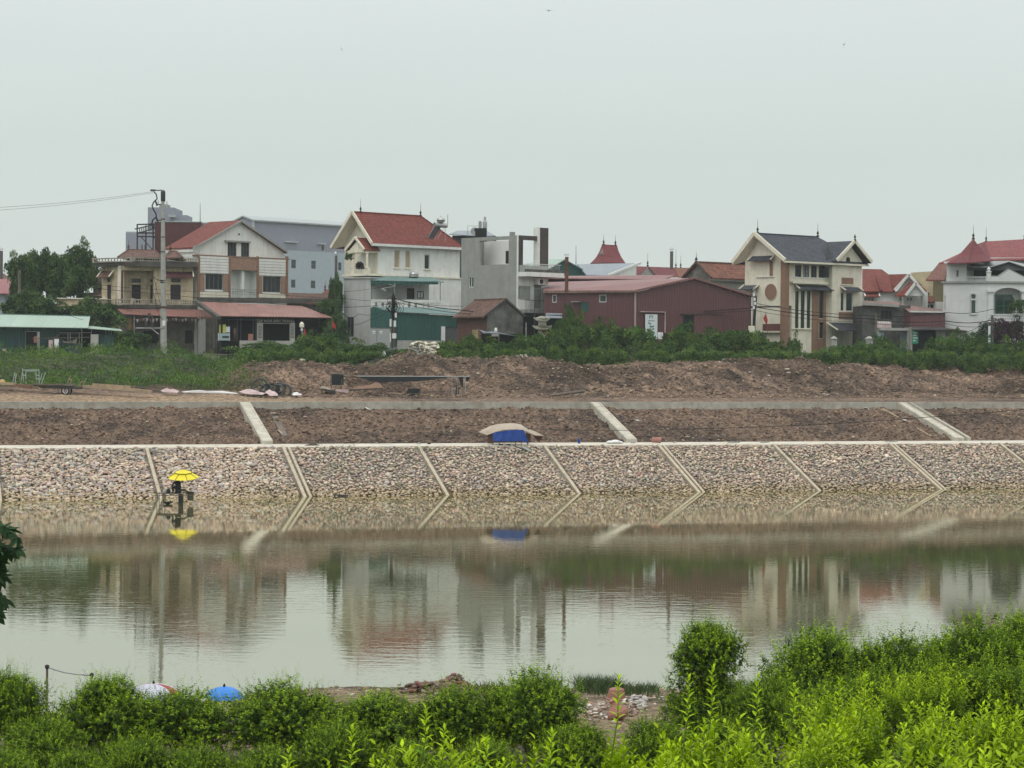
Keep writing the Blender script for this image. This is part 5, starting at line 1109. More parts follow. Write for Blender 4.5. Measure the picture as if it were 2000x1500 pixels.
mb = MB(); mb.slab([P(1170, 497, Y - 2.1), P(1180, 497, Y - 2.1), P(1176, 485, Y - 1.2)], .1, (0, -1, 0)); mb.build('gable_panel', OLDWOOD, h)
spike(h, P(1179, 477.5, Y), 1.4, .1, IRON, h); spike(h, P(1202, 479, Y), 1.4, .1, IRON, h); mb = MB(); a = P(1158, 560, Y - 3); b_ = P(1217, 515, Y + 3); mb.box((a.x, a.y, BZ), (b_.x, b_.y, b_.z)); mb.build('wall', CREAM, h)
h = T('crimson_roof_house', 'crimson tiled house with small grey dormer gable behind the warehouse ridge', 'house', tuple(P(1290, 560, 262)))
roof(h, [P(1240, 546, 258), P(1330, 548, 260), P(1330, 523, 266), P(1240, 520, 264)], REDTILE2); mb = MB(); mb.slab([P(1250, 538.5, 257.5), P(1281, 538.5, 257.5), P(1266, 521, 257.5)], .3, (0, -1, 0)); mb.build('dormer_gable', GREYW, h)
roof(h, [P(1281, 538.5, 257.3), P(1283, 537, 262), P(1266, 520, 262), P(1266, 520, 257.3)], REDTILE2, .1, 'dormer_roof'); spike(h, P(1265, 519, 258), 1.6, .08, IRON, h); spike(h, P(1320, 523, 262), 2.4, .08, IRON, h); spike(h, P(1329.5, 523, 262), 1.6, .08, IRON, h)
mb = MB(); a = P(1242, 560, 258.5); b_ = P(1330, 548, 270); mb.box((a.x, a.y, BZ), (b_.x, b_.y, b_.z)); mb.build('wall', WHITE, h)
PH = R_(40); c, fl, fr_, wl, wr = two_faces(1388, 238, 1340, 1456, PH)
h = T('old_tiled_house', 'grey rendered house with weathered orange tile roof left of the cream house', 'house', (c.x, c.y, GZ))
ze = fr_.hit(1392, 540)[1]; um = fl.hit(1364, 514)[0]; zr = fl.hit(1364, 514)[1]
mb = MB(); fl.wall(mb, [(2 * um, BZ), (0, BZ), (0, ze), (um, zr), (2 * um, ze)]); mb.build('gable_wall', mat('grey_mottled_render', (.2, .2, .18), var=.3, streak=.6), h); mb = MB(); fr_.wall(mb, [(0, BZ), (wr + 4, BZ), (wr + 4, ze), (0, ze)]); mb.build('side_wall', GREYW, h)
e0 = fl.pt(.35, ze - .15, .3); r0 = fl.pt(um, zr + .12, .3); er = e0 + fr_.e * (wr + 4); rr = r0 + fr_.e * (wr + 3); el = fl.pt(2 * um - .3, ze - .1, .3)
roof(h, [e0, er, rr, r0], mat_tile('weathered_orange_tile', (.22, .085, .055), dirt=.7, var=.5)); roof(h, [el + fr_.e * 8, el, r0, rr], OLDTILE); edge_line(h, [e0, r0, el], .22, .2, OLDTILE, 'verge'); edge_line(h, [r0, rr], .25, .2, OLDTILE, 'roof_ridge')
mb = MB(); fr_.box(mb, -.1, ze - .45, wr + 4, ze - .15, .0, .3); mb.build('eave_fascia', GREYW, h); spike(h, r0 + Vector((0, .3, 0)), 1.2, .12, IRON, h)
roof(h, [P(1325, 540, 244), P(1338, 540, 242), P(1350, 523, 246), P(1318, 523, 250)], bpy.data.materials['weathered_orange_tile'], .14, 'side_roof'); spike(h, P(1357, 521, 240), .8, .08, IRON, h)

# ================================================================= cream three-storey house with slate roof
PH5 = R_(40); c, fl, fr_, wl, wr = two_faces(1536, 230, 1454, 1684, PH5)
h = T('cream_house', 'tall cream three-storey house with slate grey roof, brown round panel and tile bands', 'house', (c.x, c.y, GZ))
f = fr_.shift(-.5); fw = fr_.shift(.25)
ze = fr_.hit(1580, 507.5)[1]; zr = zof(1484.5, 455, 230 + wl * .5 * math.cos(math.pi / 2 - PH5) * 0 + 2.4); um = fl.hit(1484.5, 470)[0]; zr = fl.hit(1484.5, 458)[1]; zo = fl.hit(1500, 597.5)[1]; zl0 = fl.hit(1455, 530)[1]
for r4, kw in (((1478.5, 509.5, 1490, 539.5), dict(cols=1, rows=3, fr=DFRAME)), ((1492, 509.5, 1499, 539.5), dict(cols=1, rows=3, fr=DFRAME)), ((1460.5, 566, 1480, 594), dict(cols=2, fr=DFRAME, pane=DARK))): window(h, fl, *r4, **kw)
ub0 = -wl - .9
mb = MB(); fl.wall(mb, [(-wl, zo), (0, zo), (0, ze), (um, zr - .25), (-wl, ze)]); mb.build('gable_wall', CREAM, h)
body(fr_, CREAM, h, 0, wr - .3, BZ, ze - .1, wl - .5, 'back_wall', inset=.9)
lr = fl.shift(-.7); window(h, lr, 1502, 604.5, 1512, 630, cols=1, fr=CREAM, pane=GLASSG); window(h, lr, 1484.5, 656, 1520, 700, cols=3, fr=CREAM, pane=mat('greenish_shutter', (.16, .19, .15)), name='arched_opening')
mb = MB(); lr.wall(mb, [(-wl + .5, BZ), (.1, BZ), (.1, zo + .02), (-wl + .5, zo + .02)]); mb.build('lower_wall', CREAM, h)
mb = MB(); fl.box(mb, -wl, zo - .14, .05, zo, -.72, .03); mb.build('overhang', DKCONC, h)
mb = MB(); lr.pbox(mb, 1489.5, 632.5, 1523, 646, 0, .8); mb.build('balcony', mat('maroon_balcony', (.14, .05, .045)), h); mb = MB(); lr.pbox(mb, 1481, 646.5, 1525, 649.5, 0, 1.0); mb.build('balcony_slab', CREAM, h)
# arch spandrels over the lower opening
u0, z0, u1, z1 = lr.rect(1484.5, 656, 1520, 700); mb = MB(); n = 8; um_ = (u0 + u1) / 2; ra = (u1 - u0) / 2
for s_ in (-1, 1):
    pts = [lr.pt(um_ + s_ * ra, z1, -.02)] + [lr.pt(um_ + s_ * ra * math.cos(t), z1 - .55 + .55 * math.sin(t), -.02) for t in [k * math.pi / 2 / n for k in range(n + 1)]]
    mb.poly(pts if s_ < 0 else pts[::-1])
mb.build('arch', CREAM, h)
mb = MB(); mb.lathe(fl.pp(1506, 570, .02), [(.0, -.02), (.86, 0), (.86, .06), (.0, .062)], 30, fl.n); mb.build('round_panel', BROWN, h); mb = MB(); mb.lathe(fl.pp(1506, 570, .01), [(.0, -.01), (.93, 0), (.93, .045), (.0, .046)], 30, fl.n); mb.build('panel_ring', CREAM, h)
mb = MB(); fl.pbox(mb, 1503, 510.5, 1508.7, 539, 0, .06); mb.build('brown_panel', BROWN, h); mb = MB(); fl.pbox(mb, 1476, 540, 1511, 541.4, 0, .12); mb.build('sill', WHITE, h)
awning(h, fl, 1470, 1512, 500.5, 508, .7, DARKTILE, em=CREAM); awning(h, fl, 1454, 1481, 557.5, 564.5, .7, DARKTILE, em=CREAM)
# corner strip
mb = MB(); fr_.pbox(mb, 1533, 506.5, 1541, 700, -.55, .12); mb.build('corner_pilaster', BROWN, h)
# middle face
for k, (a, b_) in enumerate(((1553, 1565), (1568.5, 1580.5), (1584, 1595.5), (1599, 1611))): window(h, f, a, 517.5 + k * .5, b_, 541 + k * .5, cols=2, rows=3, fr=DFRAME, bw=.05, pane=GLASS if k != 1 else mat('painted_reflection_pane', (.25, .27, .28), bump=0))  # second pane painted flat pale in place of a reflection
mb = MB(); f.pbox(mb, 1551, 515.5, 1618.5, 517.3, 0, .06); f.pbox(mb, 1551, 541.8, 1618.5, 544, 0, .08); mb.build('window_surround', WHITE, h)
mb = MB(); u0, z0, u1, z1 = f.rect(1611.5, 521, 1617, 542, .3); a = f.pt(u0, z0, .05); b_ = f.pt(u0 + .3, z0, .55); v = Vector((0, 0, z1 - z0)); mb.slab([a, b_, b_ + v, a + v], .04, (-.3, 1, 0)); mb.build('open_casement', DFRAME, h)
for a, b_ in ((1553, 1560), (1564, 1571.5), (1576, 1583)): window(h, f, a, 568, b_, 641, cols=1, rows=6, fr=DFRAME, bw=.045, pane=GLASSG)
for r4 in ((1600, 567.5, 1608, 622), (1600, 630, 1608, 661)): window(h, f, *r4, cols=1, rows=4, fr=DFRAME, bw=.05)
uM = f.hit(1622, 600)[0]; mb = MB(); f.wall(mb, [(0.05, BZ), (uM + .8, BZ), (uM + .8, ze), (0.05, ze)]); mb.build('front_wall', CREAM, h)
mb = MB(); f.pbox(mb, 1549, 550.5, 1618, 554.5, 0, .5); mb.build('ledge', CREAM, h); awning(h, f, 1553, 1617, 556, 565, .8, DARKTILE, em=CREAM)
mb = MB(); f.pbox(mb, 1586.5, 566, 1599.4, 700, 0, .1); f.pbox(mb, 1608.6, 566, 1613.5, 700, 0, .1); f.pbox(mb, 1599.4, 661.6, 1608.6, 700, 0, .1); f.pbox(mb, 1599.4, 622.8, 1608.6, 629.4, 0, .1); mb.build('brown_band', BROWN, h)
mb = MB(); f.pbox(mb, 1547, 641.5, 1585.5, 643.5, 0, .15); mb.build('sill', CREAM, h)
# right wing with cross gable
uw0 = fw.hit(1625.5, 560)[0]; uw1 = fw.hit(1683, 560)[0]; ua, za = fw.hit(1664.5, 472); zw = fw.hit(1640, 508)[1]; zb = fw.hit(1650, 630.5)[1]
ua = (uw0 + uw1) / 2 + .3
window(h, fw, 1652.5, 502, 1661, 518.5, cols=1, fr=DFRAME, sill=WHITE, name='arched_window'); 
for r4 in ((1642, 571, 1649.5, 608), (1652.5, 571, 1666, 608)): window(h, fw, *r4, cols=1, rows=1, fr=WFRAME, pane=GLASSG)
mb = MB(); fw.wall(mb, [(uw0, zb), (uw1, zb), (uw1, zw), (ua, za - .3), (uw0, zw)]); fw.box(mb, uw0 + .01, zb + .02, uw1 - .01, zw - .1, -4, -.3); mb.build('wing_wall', CREAM, h)
mb = MB(); fw.box(mb, uw0, zb, uw0 + .01, zw, -.78, 0); mb.build('wing_return', CREAM, h)
mb = MB(); fw.pbox(mb, 1644.5, 542.5, 1667, 555, 0, .06); fw.pbox(mb, 1639, 609.5, 1667, 622.5, 0, .06); mb.build('brown_panel', BROWN, h); mb = MB(); fw.pbox(mb, 1643, 555.2, 1668.5, 557.2, 0, .12); mb.build('ledge', CREAM, h)
awning(h, fw, 1643, 1675, 560, 567.5, .75, DARKTILE, em=CREAM); awning(h, fw, 1616, 1683, 631, 645, 1.6, DARKTILE, em=CREAM)
# arch head of the little window
u0, z0, u1, z1 = fw.rect(1652.5, 502, 1661, 518.5); mb = MB(); um_ = (u0 + u1) / 2; ra = (u1 - u0) / 2
for s_ in (-1, 1):
    pts = [fw.pt(um_ + s_ * ra, z1, -.01)] + [fw.pt(um_ + s_ * ra * math.cos(t), z1 - ra + ra * math.sin(t), -.01) for t in [k * math.pi / 12 for k in range(7)]]
    mb.poly(pts if s_ < 0 else pts[::-1])
mb.build('arch', CREAM, h)
lg = fw.shift(-1.2); window(h, lg, 1631, 648, 1659, 700, cols=1, fr=CREAM, pane=DARK, door=True); mb = MB(); r = lg.rect(1615, 631, 1683, 700); lg.wall(mb, [(r[0], BZ), (r[2], BZ), (r[2], zb + .02), (r[0], zb + .02)]); mb.build('ground_floor_wall', CREAM, h)
# roofs
ov = .9; A0_ = fl.pt(um, zr + .1, ov); Ae = fl.pt(.55, ze - .2, ov); Al = fl.pt(-wl - 1.1, ze - .25, ov); Lr = wr - 3.0
Rr = fl.pt(um, zr + .1, 0) + fr_.e * Lr; Re = fl.pt(.55, ze - .2, 0) + fr_.e * (wr + .3); Rb = fl.pt(-wl - 1.1, ze - .25, 0) + fr_.e * (wr + .3)
roof(h, [Ae, Re, Rr, A0_], DARKTILE); roof(h, [Rb, Al, A0_, Rr], DARKTILE); roof(h, [Re, Rb, Rr], DARKTILE)
edge_line(h, [Al, A0_, Ae], .16, .4, CREAM, 'barge_board'); edge_line(h, [A0_, Rr], .22, .16, DARKTILE, 'roof_ridge'); edge_line(h, [Ae - Vector((0, 0, .15)), Re - Vector((0, 0, .15))], .2, .2, CREAM, 'eave_fascia')
mb = MB(); mb.slab([Al - Vector((0, 0, .25)), fl.pt(-wl - .05, ze - .1, 0), fl.pt(um, zr - .3, 0), A0_ - Vector((0, 0, .35))], .05); mb.slab([Ae - Vector((0, 0, .25)), A0_ - Vector((0, 0, .35)), fl.pt(um, zr - .3, 0), fl.pt(.05, ze - .1, 0)], .05); mb.build('soffit', CREAM, h)
W0 = fw.pt(uw0 - .2, zw - .1, .8); W1 = fw.pt(uw1 + .75, zw - .1, .8); Wa = fw.pt(ua, za + .05, .8); bk = -fw.n * 5.0
roof(h, [W0 + bk, W0, Wa, Wa + bk], DARKTILE); roof(h, [W1, W1 + bk, Wa + bk, Wa], DARKTILE); edge_line(h, [W0, Wa, W1], .14, .34, CREAM, 'wing_barge'); spike(h, Wa + Vector((0, 0, .1)), .6, .09, IRON, h)
spike(h, A0_ + fr_.e * .5 + Vector((0, 0, .1)), 1.5, .1, IRON, h); spike(h, Rr + Vector((0, 0, .1)), 1.5, .1, IRON, h)
mb = MB(); p0 = f.pp(1614.5, 507, .6); mb.rod(p0, f.pp(1614.5, 478, -1.2), .07); mb.rod(f.pp(1618, 504, .6), f.pp(1618, 478, -1.2), .05); mb.build('vent_pipe', IRON, h)
# gate pillars
for x0, x1, y0, lb in ((1622.5, 1634.5, 657, 'round topped stone gate pillar under the slate canopy of the cream house'), (1690.5, 1704.5, 657, 'round topped stone gate pillar right of the cream house')):
    o = T('gate_pillar', lb, 'gate pillar', tuple(P((x0 + x1) / 2, 695, 224)), 'stone gate pillars'); r = (x1 - x0) / 2 * M(224) * .85; b_ = P((x0 + x1) / 2, 695, 224); H_ = P((x0 + x1) / 2, y0, 224).z - b_.z
    mb = MB(); mb.box((b_.x - r, b_.y - r, b_.z), (b_.x + r, b_.y + r, b_.z + H_ - .3)); mb.build('shaft', CONC, o); mb = MB(); mb.lathe((b_.x, b_.y, b_.z + H_ - .3), [(r * 1.5, 0), (r * 1.5, .1), (r * 1.1, .14), (r * .9, .22), (r * .3, .3), (.02, .32)], 12); mb.build('cap', CONC, o)

# ================================================================= red tiled house right of it
h = T('white_dormer_house', 'white house with bright red tiles and a double porch gable right of the cream house', 'house', tuple(P(1740, 660, 243)))
Y = 243; 
roof(h, [P(1684, 568, Y), P(1748, 569, Y), P(1736, 536, Y + 4), P(1722, 526, Y + 5), P(1684, 525, Y + 5)], REDTILE); roof(h, [P(1746, 568.5, Y - .8), P(1746.5, 569, Y - .6), P(1776, 535, Y - .8), P(1735, 536, Y + 4.5)], REDTILE)
roof(h, [P(1790, 553, Y - .8), P(1800, 556, Y + 4), P(1776, 536, Y + 5), P(1776, 535, Y - .8)], REDTILE)
edge_line(h, [P(1747, 567, Y - 1), P(1775.5, 536, Y - 1), P(1790, 553, Y - 1)], .14, .3, WHITE, 'barge_board'); mb = MB(); mb.slab([P(1752, 569, Y - .3), P(1792, 569, Y - .3), P(1790, 556, Y - .3), P(1775.5, 539, Y - .3)], .2, (0, -1, 0)); mb.build('gable_wall', WHITE, h)
edge_line(h, [P(1711, 538, Y + 2.5), P(1721, 567.5, Y - .15)], .22, .16, REDTILE, 'roof_ridge')
Y3 = Y - 2.2
roof(h, [P(1748, 577, Y3), P(1769.5, 577, Y3 - 1), P(1789, 551.5, Y3 - 1), P(1776, 552, Y3 + 2)], REDTILE); roof(h, [P(1809.5, 577, Y3 - 1), P(1809.5, 577, Y3 + 2), P(1789, 551.5, Y3 + 2), P(1789, 551.5, Y3 - 1)], REDTILE)
edge_line(h, [P(1769, 577, Y3 - 1.2), P(1789, 552, Y3 - 1.2), P(1810, 577, Y3 - 1.2)], .14, .3, WHITE, 'barge_board'); mb = MB(); mb.slab([P(1772, 578, Y3 - .8), P(1807, 578, Y3 - .8), P(1789, 555, Y3 - .8)], .15, (0, -1, 0)); mb.build('porch_gable', WHITE, h)
fw2 = Face(tuple(P(1684, 600, Y + .4).xy), R_(2))
for r4 in ((1756, 579, 1761, 588), (1771, 580, 1776, 588), (1777, 580, 1782, 588)): window(h, fw2, *r4, cols=1, fr=WFRAME)
window(h, fw2, 1687, 581, 1708, 588, cols=3, fr=WFRAME)
mb = MB(); r = fw2.rect(1684, 569, 1812, 640); fw2.wall(mb, [(r[0], BZ), (r[2], BZ), (r[2], r[3]), (r[0], r[3])]); fw2.box(mb, r[0] + .02, BZ, r[2] - .02, r[3] - .1, -6, -.3); mb.build('wall', WHITE, h)
mb = MB(); fw2.pbox(mb, 1799, 578, 1802.5, 610, 1.6, 2.0); fw2.pbox(mb, 1764, 578, 1767, 610, 1.6, 2.0); mb.build('porch_column', WHITE, h)
awning(h, fw2, 1689, 1714, 571.5, 579, .8, ORTILE, em=WHITE)
h = T('yellow_corner_house', 'pale yellow house with brown red eaves squeezed between dormer house and white villa', 'house', tuple(P(1825, 640, 250)))
fy = Face(tuple(P(1815, 600, 248).xy), R_(20)); mb = MB(); u0 = fy.hit(1823, 540)[0]; u1 = fy.hit(1856, 540)[0]; z = fy.hit(1835, 530)[1]; fy.box(mb, u0, BZ, u1, z, -5, 0); mb.build('wall', mat('pale_yellow_wall', (.47, .40, .25), var=.1), h)
window(h, fy, 1838, 542, 1848, 554, cols=2, fr=CREAM, hole=False)
roof(h, [P(1808, 545.5, 246), P(1845, 547, 244), P(1852, 513, 250), P(1835, 512, 251)], mat_tile('brown_red_tile', (.19, .08, .06)), .2); roof(h, [P(1795, 572, 249), P(1820, 572, 249), P(1806, 555, 251), P(1796, 556, 251)], ORTILE)
mb = MB(); a = P(1795, 640, 249.5); b_ = P(1838, 572, 252); mb.box((a.x, a.y, BZ), (b_.x, b_.y, b_.z)); mb.build('low_wall', bpy.data.materials['pale_yellow_wall'], h); roof(h, [P(1802, 590, 244), P(1826, 589, 244), P(1822, 578.5, 246), P(1802, 579, 246)], ORTILE, name='lean_to_roof')
mb = MB(); a = P(1802, 640, 244.4); b_ = P(1838, 590, 246); mb.box((a.x, a.y, BZ), (b_.x, b_.y, b_.z)); mb.build('lower_wall', WHITE, h)
for x in (1809, 1817.5): window(h, Face(tuple(P(1802, 600, 244.3).xy), 0), x, 595, x + 5, 604, cols=1, fr=DFRAME, hole=False)
# low sheds in front
h = T('brown_roof_shed', 'drab grey roadside workshop with sagging brown red roof', 'workshop', tuple(P(1730, 680, 232)))
f6 = Face(tuple(P(1684, 640, 232).xy), R_(6)); window(h, f6, 1720, 606, 1743, 624, cols=3, fr=DFRAME, pane=DARK)
mb = MB(); r = f6.rect(1684, 596, 1778, 690); f6.wall(mb, [(r[0], BZ), (r[2], BZ), (r[2], r[3]), (r[0], r[3])]); f6.box(mb, r[0] + .02, BZ, r[2] - .02, r[3] - .1, -4, -.35); mb.build('wall', mat('drab_board_wall', (.11, .11, .105), var=.3, streak=.4), h)
roof(h, [f6.pp(1684, 596, .5), f6.pp(1756, 599, .5), f6.pp(1757, 590, -4), f6.pp(1684, 587.5, -4)], mat_sheet('brown_red_sheet', (.16, .065, .05), dirt=.4), .08); edge_line(h, [f6.pp(1684, 593, .6), f6.pp(1756, 598, .6)], .1, .25, GREYW, 'eave_fascia')
mb = MB(); f6.pbox(mb, 1718, 640.5, 1778, 645.5, 1.2, 2.0); f6.pbox(mb, 1772, 645, 1777, 690, 1.4, 1.9); mb.build('gate_lintel', CONC, h)
mb = MB(); f6.pbox(mb, 1758, 646, 1771, 690, 1.3, 1.4); mb.build('barred_gate', mat('blue_grey_gate', (.14, .19, .2)), h)
mb = MB(); f6.pbox(mb, 1713, 646, 1727, 690, 1.3, 1.5); mb.build('white_gate', mat('blue_white_gate', (.33, .37, .41)), h)
o = T('dotted_signboard', 'small grey signboard with a row of pale discs over the workshop gate', 'sign', tuple(f6.pp(1727, 641, 1.6))); mb = MB(); f6.pbox(mb, 1713.5, 627, 1741, 640, 1.4, 1.5); mb.build('board', PINK, o)
for k in range(5): mb = MB(); mb.lathe(f6.pp(1717.5 + k * 4.6, 630, 1.51), [(.0, -.01), (.12, 0), (.0, .02)], 8, f6.n); mb.build('disc', WHITEP, o)
h = T('maroon_box_shed', 'boxy maroon sheet clad shop with black entrance left of the white villa', 'shop', tuple(P(1810, 680, 231)))
f7 = Face(tuple(P(1778, 640, 230).xy), R_(4)); mb = MB(); r = f7.rect(1778, 609, 1846, 639); f7.box(mb, r[0], r[1], r[2], r[3], -4, 0); mb.build('upper_cladding', mat_sheet('maroon_cladding', (.12, .05, .055), dirt=.1), h)
roof(h, [f7.pp(1776, 609.5, .2), f7.pp(1848, 610, .2), f7.pp(1836, 604, -4), f7.pp(1757, 594, -5)], bpy.data.materials['brown_red_sheet'], .08); edge_line(h, [f7.pp(1777, 608.5, .25), f7.pp(1849, 609.5, .25)], .08, .16, WFRAME, 'eave_fascia')
mb = MB(); z0 = f7.hit(1810, 639)[1]; f7.box(mb, r[0], BZ, r[0] + .25, z0, -3, 0); f7.box(mb, f7.hit(1829, 650)[0], BZ, r[2], z0, -3, 0); f7.box(mb, r[0], BZ, r[2], z0, -3.2, -3); mb.build('ground_floor_wall', GREYW, h); mb = MB(); f7.pbox(mb, 1795, 642, 1828.5, 690, -.5, -.4); mb.build('entrance', DARK, h)
awning(h, f7, 1780, 1847, 638.5, 643, .9, mat_tile('grey_tile_canopy', (.09, .09, .09)))
o = T('green_signboard', 'upright green shop sign on the maroon box shop', 'sign', tuple(f7.pp(1787, 671, .2))); mb = MB(); f7.pbox(mb, 1782, 645, 1793.5, 671, .05, .12); mb.build('board', mat('sea_green_sign', (.06, .30, .21), bump=0), o)
mb = MB()
for k, wd in enumerate((8, 6, 9, 5)): f7.pbox(mb, 1783.5, 649 + k * 5, 1783.5 + wd, 651 + k * 5, .121, .13)
mb.build('lettering', WHITEP, o)
mb = MB(); mb.slab([f7.pp(1846, 641, .3), f7.pp(1889, 646, .3), f7.pp(1889, 645, -1.5), f7.pp(1846, 640, -1.5)], .08); mb.rod(f7.pp(1876, 646, .2), f7.pp(1876, 690, .2), .05); mb.rod(f7.pp(1860, 644, .2), f7.pp(1860, 655, .2), .04); mb.build('side_canopy', OLDWOOD, h)

# ================================================================= white villa with turret (right)
c = P(1930, 640, 230); f = Face((c.x, c.y), R_(4)); l_ = Face((c.x, c.y), R_(-22)); h = T('turret_villa', 'white villa with crimson spire roof, arched windows and a 2002 pediment', 'villa', (c.x, c.y, GZ))
zb1 = f.hit(1960, 553)[1]; uL = l_.hit(1842, 620)[0]; uR = f.hit(2040, 600)[0]
VW = mat('villa_white', (.60, .61, .60), var=.05, streak=.1)
window(h, l_, 1895.5, 574, 1906.5, 613, cols=1, rows=1, fr=WFRAME, pane=GLASSG, sill=VW, name='arched_window'); window(h, l_, 1843.5, 577, 1847.5, 607, cols=1, fr=WFRAME, name='arched_window'); window(h, l_, 1895, 648, 1906, 680, cols=1, rows=2, fr=WFRAME, pane=GLASSG, name='arched_window')
mb = MB(); l_.wall(mb, [(uL, BZ), (0, BZ), (0, zb1), (uL, zb1)]); l_.box(mb, uL + .02, BZ, -.02, zb1 - .05, -8, -.3); mb.build('tower_wall', VW, h)
for x0, y0, x1, y1 in ((1895.5, 574, 1906.5, 613), (1895, 648, 1906, 680)):
    u0, z0, u1, z1 = l_.rect(x0, y0, x1, y1); mb = MB(); um_ = (u0 + u1) / 2; ra = (u1 - u0) / 2
    for s_ in (-1, 1):
        pts = [l_.pt(um_ + s_ * (ra + .01), z1 + .01, -.01)] + [l_.pt(um_ + s_ * ra * math.cos(t), z1 - ra + ra * math.sin(t), -.01) for t in [k * math.pi / 12 for k in range(7)]]; mb.poly(pts if s_ < 0 else pts[::-1])
    l_.box(mb, u0, z1 - ra * 2.1 - .05, u1, z1 - ra * 2.1 + .12, -.12, .03)
    for s_, uu in ((0, u0 - .14), (1, u1 + .02)): l_.box(mb, uu, z0, uu + .12, z1 - ra, 0, .07)
    n = 9
    for k in range(n):
        t0, t1 = math.pi * k / n, math.pi * (k + 1) / n; mb.slab([l_.pt(um_ + r_ * math.cos(t), z1 - ra + r_ * math.sin(t), .07) for r_, t in ((ra + .02, t0), (ra + .16, t0), (ra + .16, t1), (ra + .02, t1))], .07, l_.n)
    mb.build('window_surround', WFRAME, h)
po = f.rect(1941, 575, 1997, 614); po = (po[0], f.hit(1970, 614)[1], po[2], f.hit(1970, 562)[1]); f.holes.append(po)
mb = MB(); f.wall(mb, [(0, BZ), (uR, BZ), (uR, zb1), (0, zb1)], depth=1.3); mb.build('porch_wall', VW, h)
um_ = (po[0] + po[2]) / 2; ra = (po[2] - po[0]) / 2; mb = MB()
for s_ in (-1, 1):
    pts = [f.pt(um_ + s_ * (ra + .01), po[3] + .01, -.01)] + [f.pt(um_ + s_ * ra * math.cos(t), po[3] - .85 + .85 * math.sin(t), -.01) for t in [k * math.pi / 16 for k in range(9)]]; mb.poly(pts if s_ < 0 else pts[::-1])
for k in range(14):
    t0, t1 = math.pi * k / 14, math.pi * (k + 1) / 14; mb.slab([f.pt(um_ + (ra + a_) * math.cos(t), po[3] - .85 + (.85 + a_) * math.sin(t), .1) for a_, t in ((0, t0), (.18, t0), (.18, t1), (0, t1))], .1, f.n)
mb.build('porch_arch', VW, h)
bf = f.shift(-1.25); mb = MB(); bf.box(mb, po[0] - .1, po[1] - .1, po[2] + .1, po[3] + .1, -.1, 0); mb.build('porch_back', VW, h)
window(h, bf, 1943.5, 575.5, 1977, 620, cols=2, rows=2, fr=GREENS, pane=GLASSG, hole=False)
for px in (1933.5, 1999): mb = MB(); u = f.hit(px, 600)[0]; f.box(mb, u - .28, BZ, u + .28, f.hit(px, 571)[1], 0, .3); f.box(mb, u - .4, f.hit(px, 571)[1], u + .4, f.hit(px, 567)[1], 0, .42); mb.build('column', VW, h)
mb = MB(); l_.box(mb, uL - .15, zb1, .1, zb1 + .2, -8, .2); f.box(mb, -.1, zb1, uR, zb1 + .2, -8, .2); mb.build('cornice', GREYW, h)
# turret room, canopy, terrace balustrade, pediment
tr = l_.shift(-.2); u0 = tr.hit(1849, 530)[0]; u1 = tr.hit(1887, 530)[0]; z1 = tr.hit(1870, 514.5)[1]
window(h, tr, 1867.5, 527.5, 1872.5, 541, cols=1, fr=GREYW); mb = MB(); tr.wall(mb, [(u0, zb1), (u1, zb1), (u1, z1), (u0, z1)]); tr.box(mb, u0 + .02, zb1, u1 - .02, z1 - .02, -5, -.3); mb.build('turret_wall', VW, h)
mb = MB(); tr.box(mb, u0 - .25, z1, u1 + 1.2, z1 + .2, -5.5, .3); mb.build('turret_cornice', WHITEP, h)
ap = P(1901, 466, 236); base = [P(1850, 513.5, 230.5), P(1890, 513, 229.2), P(1941, 508.5, 231.5), P(1930, 505, 241), P(1862, 507, 241)]
ctr = sum(base, Vector((0, 0, 0))) / 5
for k in range(5):
    a, b_ = base[k], base[(k + 1) % 5]; a_m = a.lerp(ap, .42) - Vector((0, 0, .35)); b_m = b_.lerp(ap, .42) - Vector((0, 0, .35)); roof(h, [a, b_, b_m, a_m], REDTILE2, .1, 'spire_roof'); roof(h, [a_m, b_m, ap], REDTILE2, .1, 'spire_roof')
spike(h, ap, 1.5, .11, IRON, h); edge_line(h, [base[1], base[1].lerp(ap, .42) - Vector((0, 0, .3)), ap], .12, .1, REDTILE2, 'hip_ridge')
roof(h, [P(1937, 508, 238), P(2040, 506, 238), P(2040, 465, 246), P(1924, 471.5, 246)], ORTILE if False else mat_tile('rose_tile', (.24, .065, .065), dirt=.1)); roof(h, [P(1905, 508, 238.5), P(1937, 508, 238), P(1924, 471.5, 246), P(1905, 478, 247)], REDTILE2); roof(h, [P(1834.5, 513.5, 239), P(1858, 513, 238), P(1885, 490, 245), P(1870, 497, 246)], bpy.data.materials['rose_tile'])
spike(h, P(1926, 471.5, 246), 1.7, .09, IRON, h); spike(h, P(2001, 467, 246), 1.5, .09, IRON, h)
mb = MB(); a = P(1876, 560, 238.6); b_ = P(2035, 509, 246); mb.box((a.x, a.y, zb1), (b_.x, b_.y, b_.z)); mb.build('upper_wall', VW, h)
GC = mat_sheet('grey_canopy_sheet', (.24, .26, .26), dirt=.1); DKG = mat('dark_canopy_side', (.07, .085, .09))
roof(h, [P(1886, 521, 231.5), P(1935, 521, 230.5), P(1971, 510.5, 231.5), P(1971, 509, 237.5), P(1900, 511, 238)], GC, .08, 'terrace_canopy'); roof(h, [P(1971, 510.5, 231.3), P(2012, 524, 230.8), P(2012, 518, 237), P(1971, 509, 237.5)], GC, .08, 'terrace_canopy')
mb = MB(); mb.slab([P(1887, 528, 231.8), P(2010, 528, 231.3), P(2005, 523, 231.3), P(1971, 512, 231.8), P(1935, 522, 231.6), P(1887, 522, 231.8)], .05, (0, -1, 0)); mb.build('canopy_screen', DKG, h)
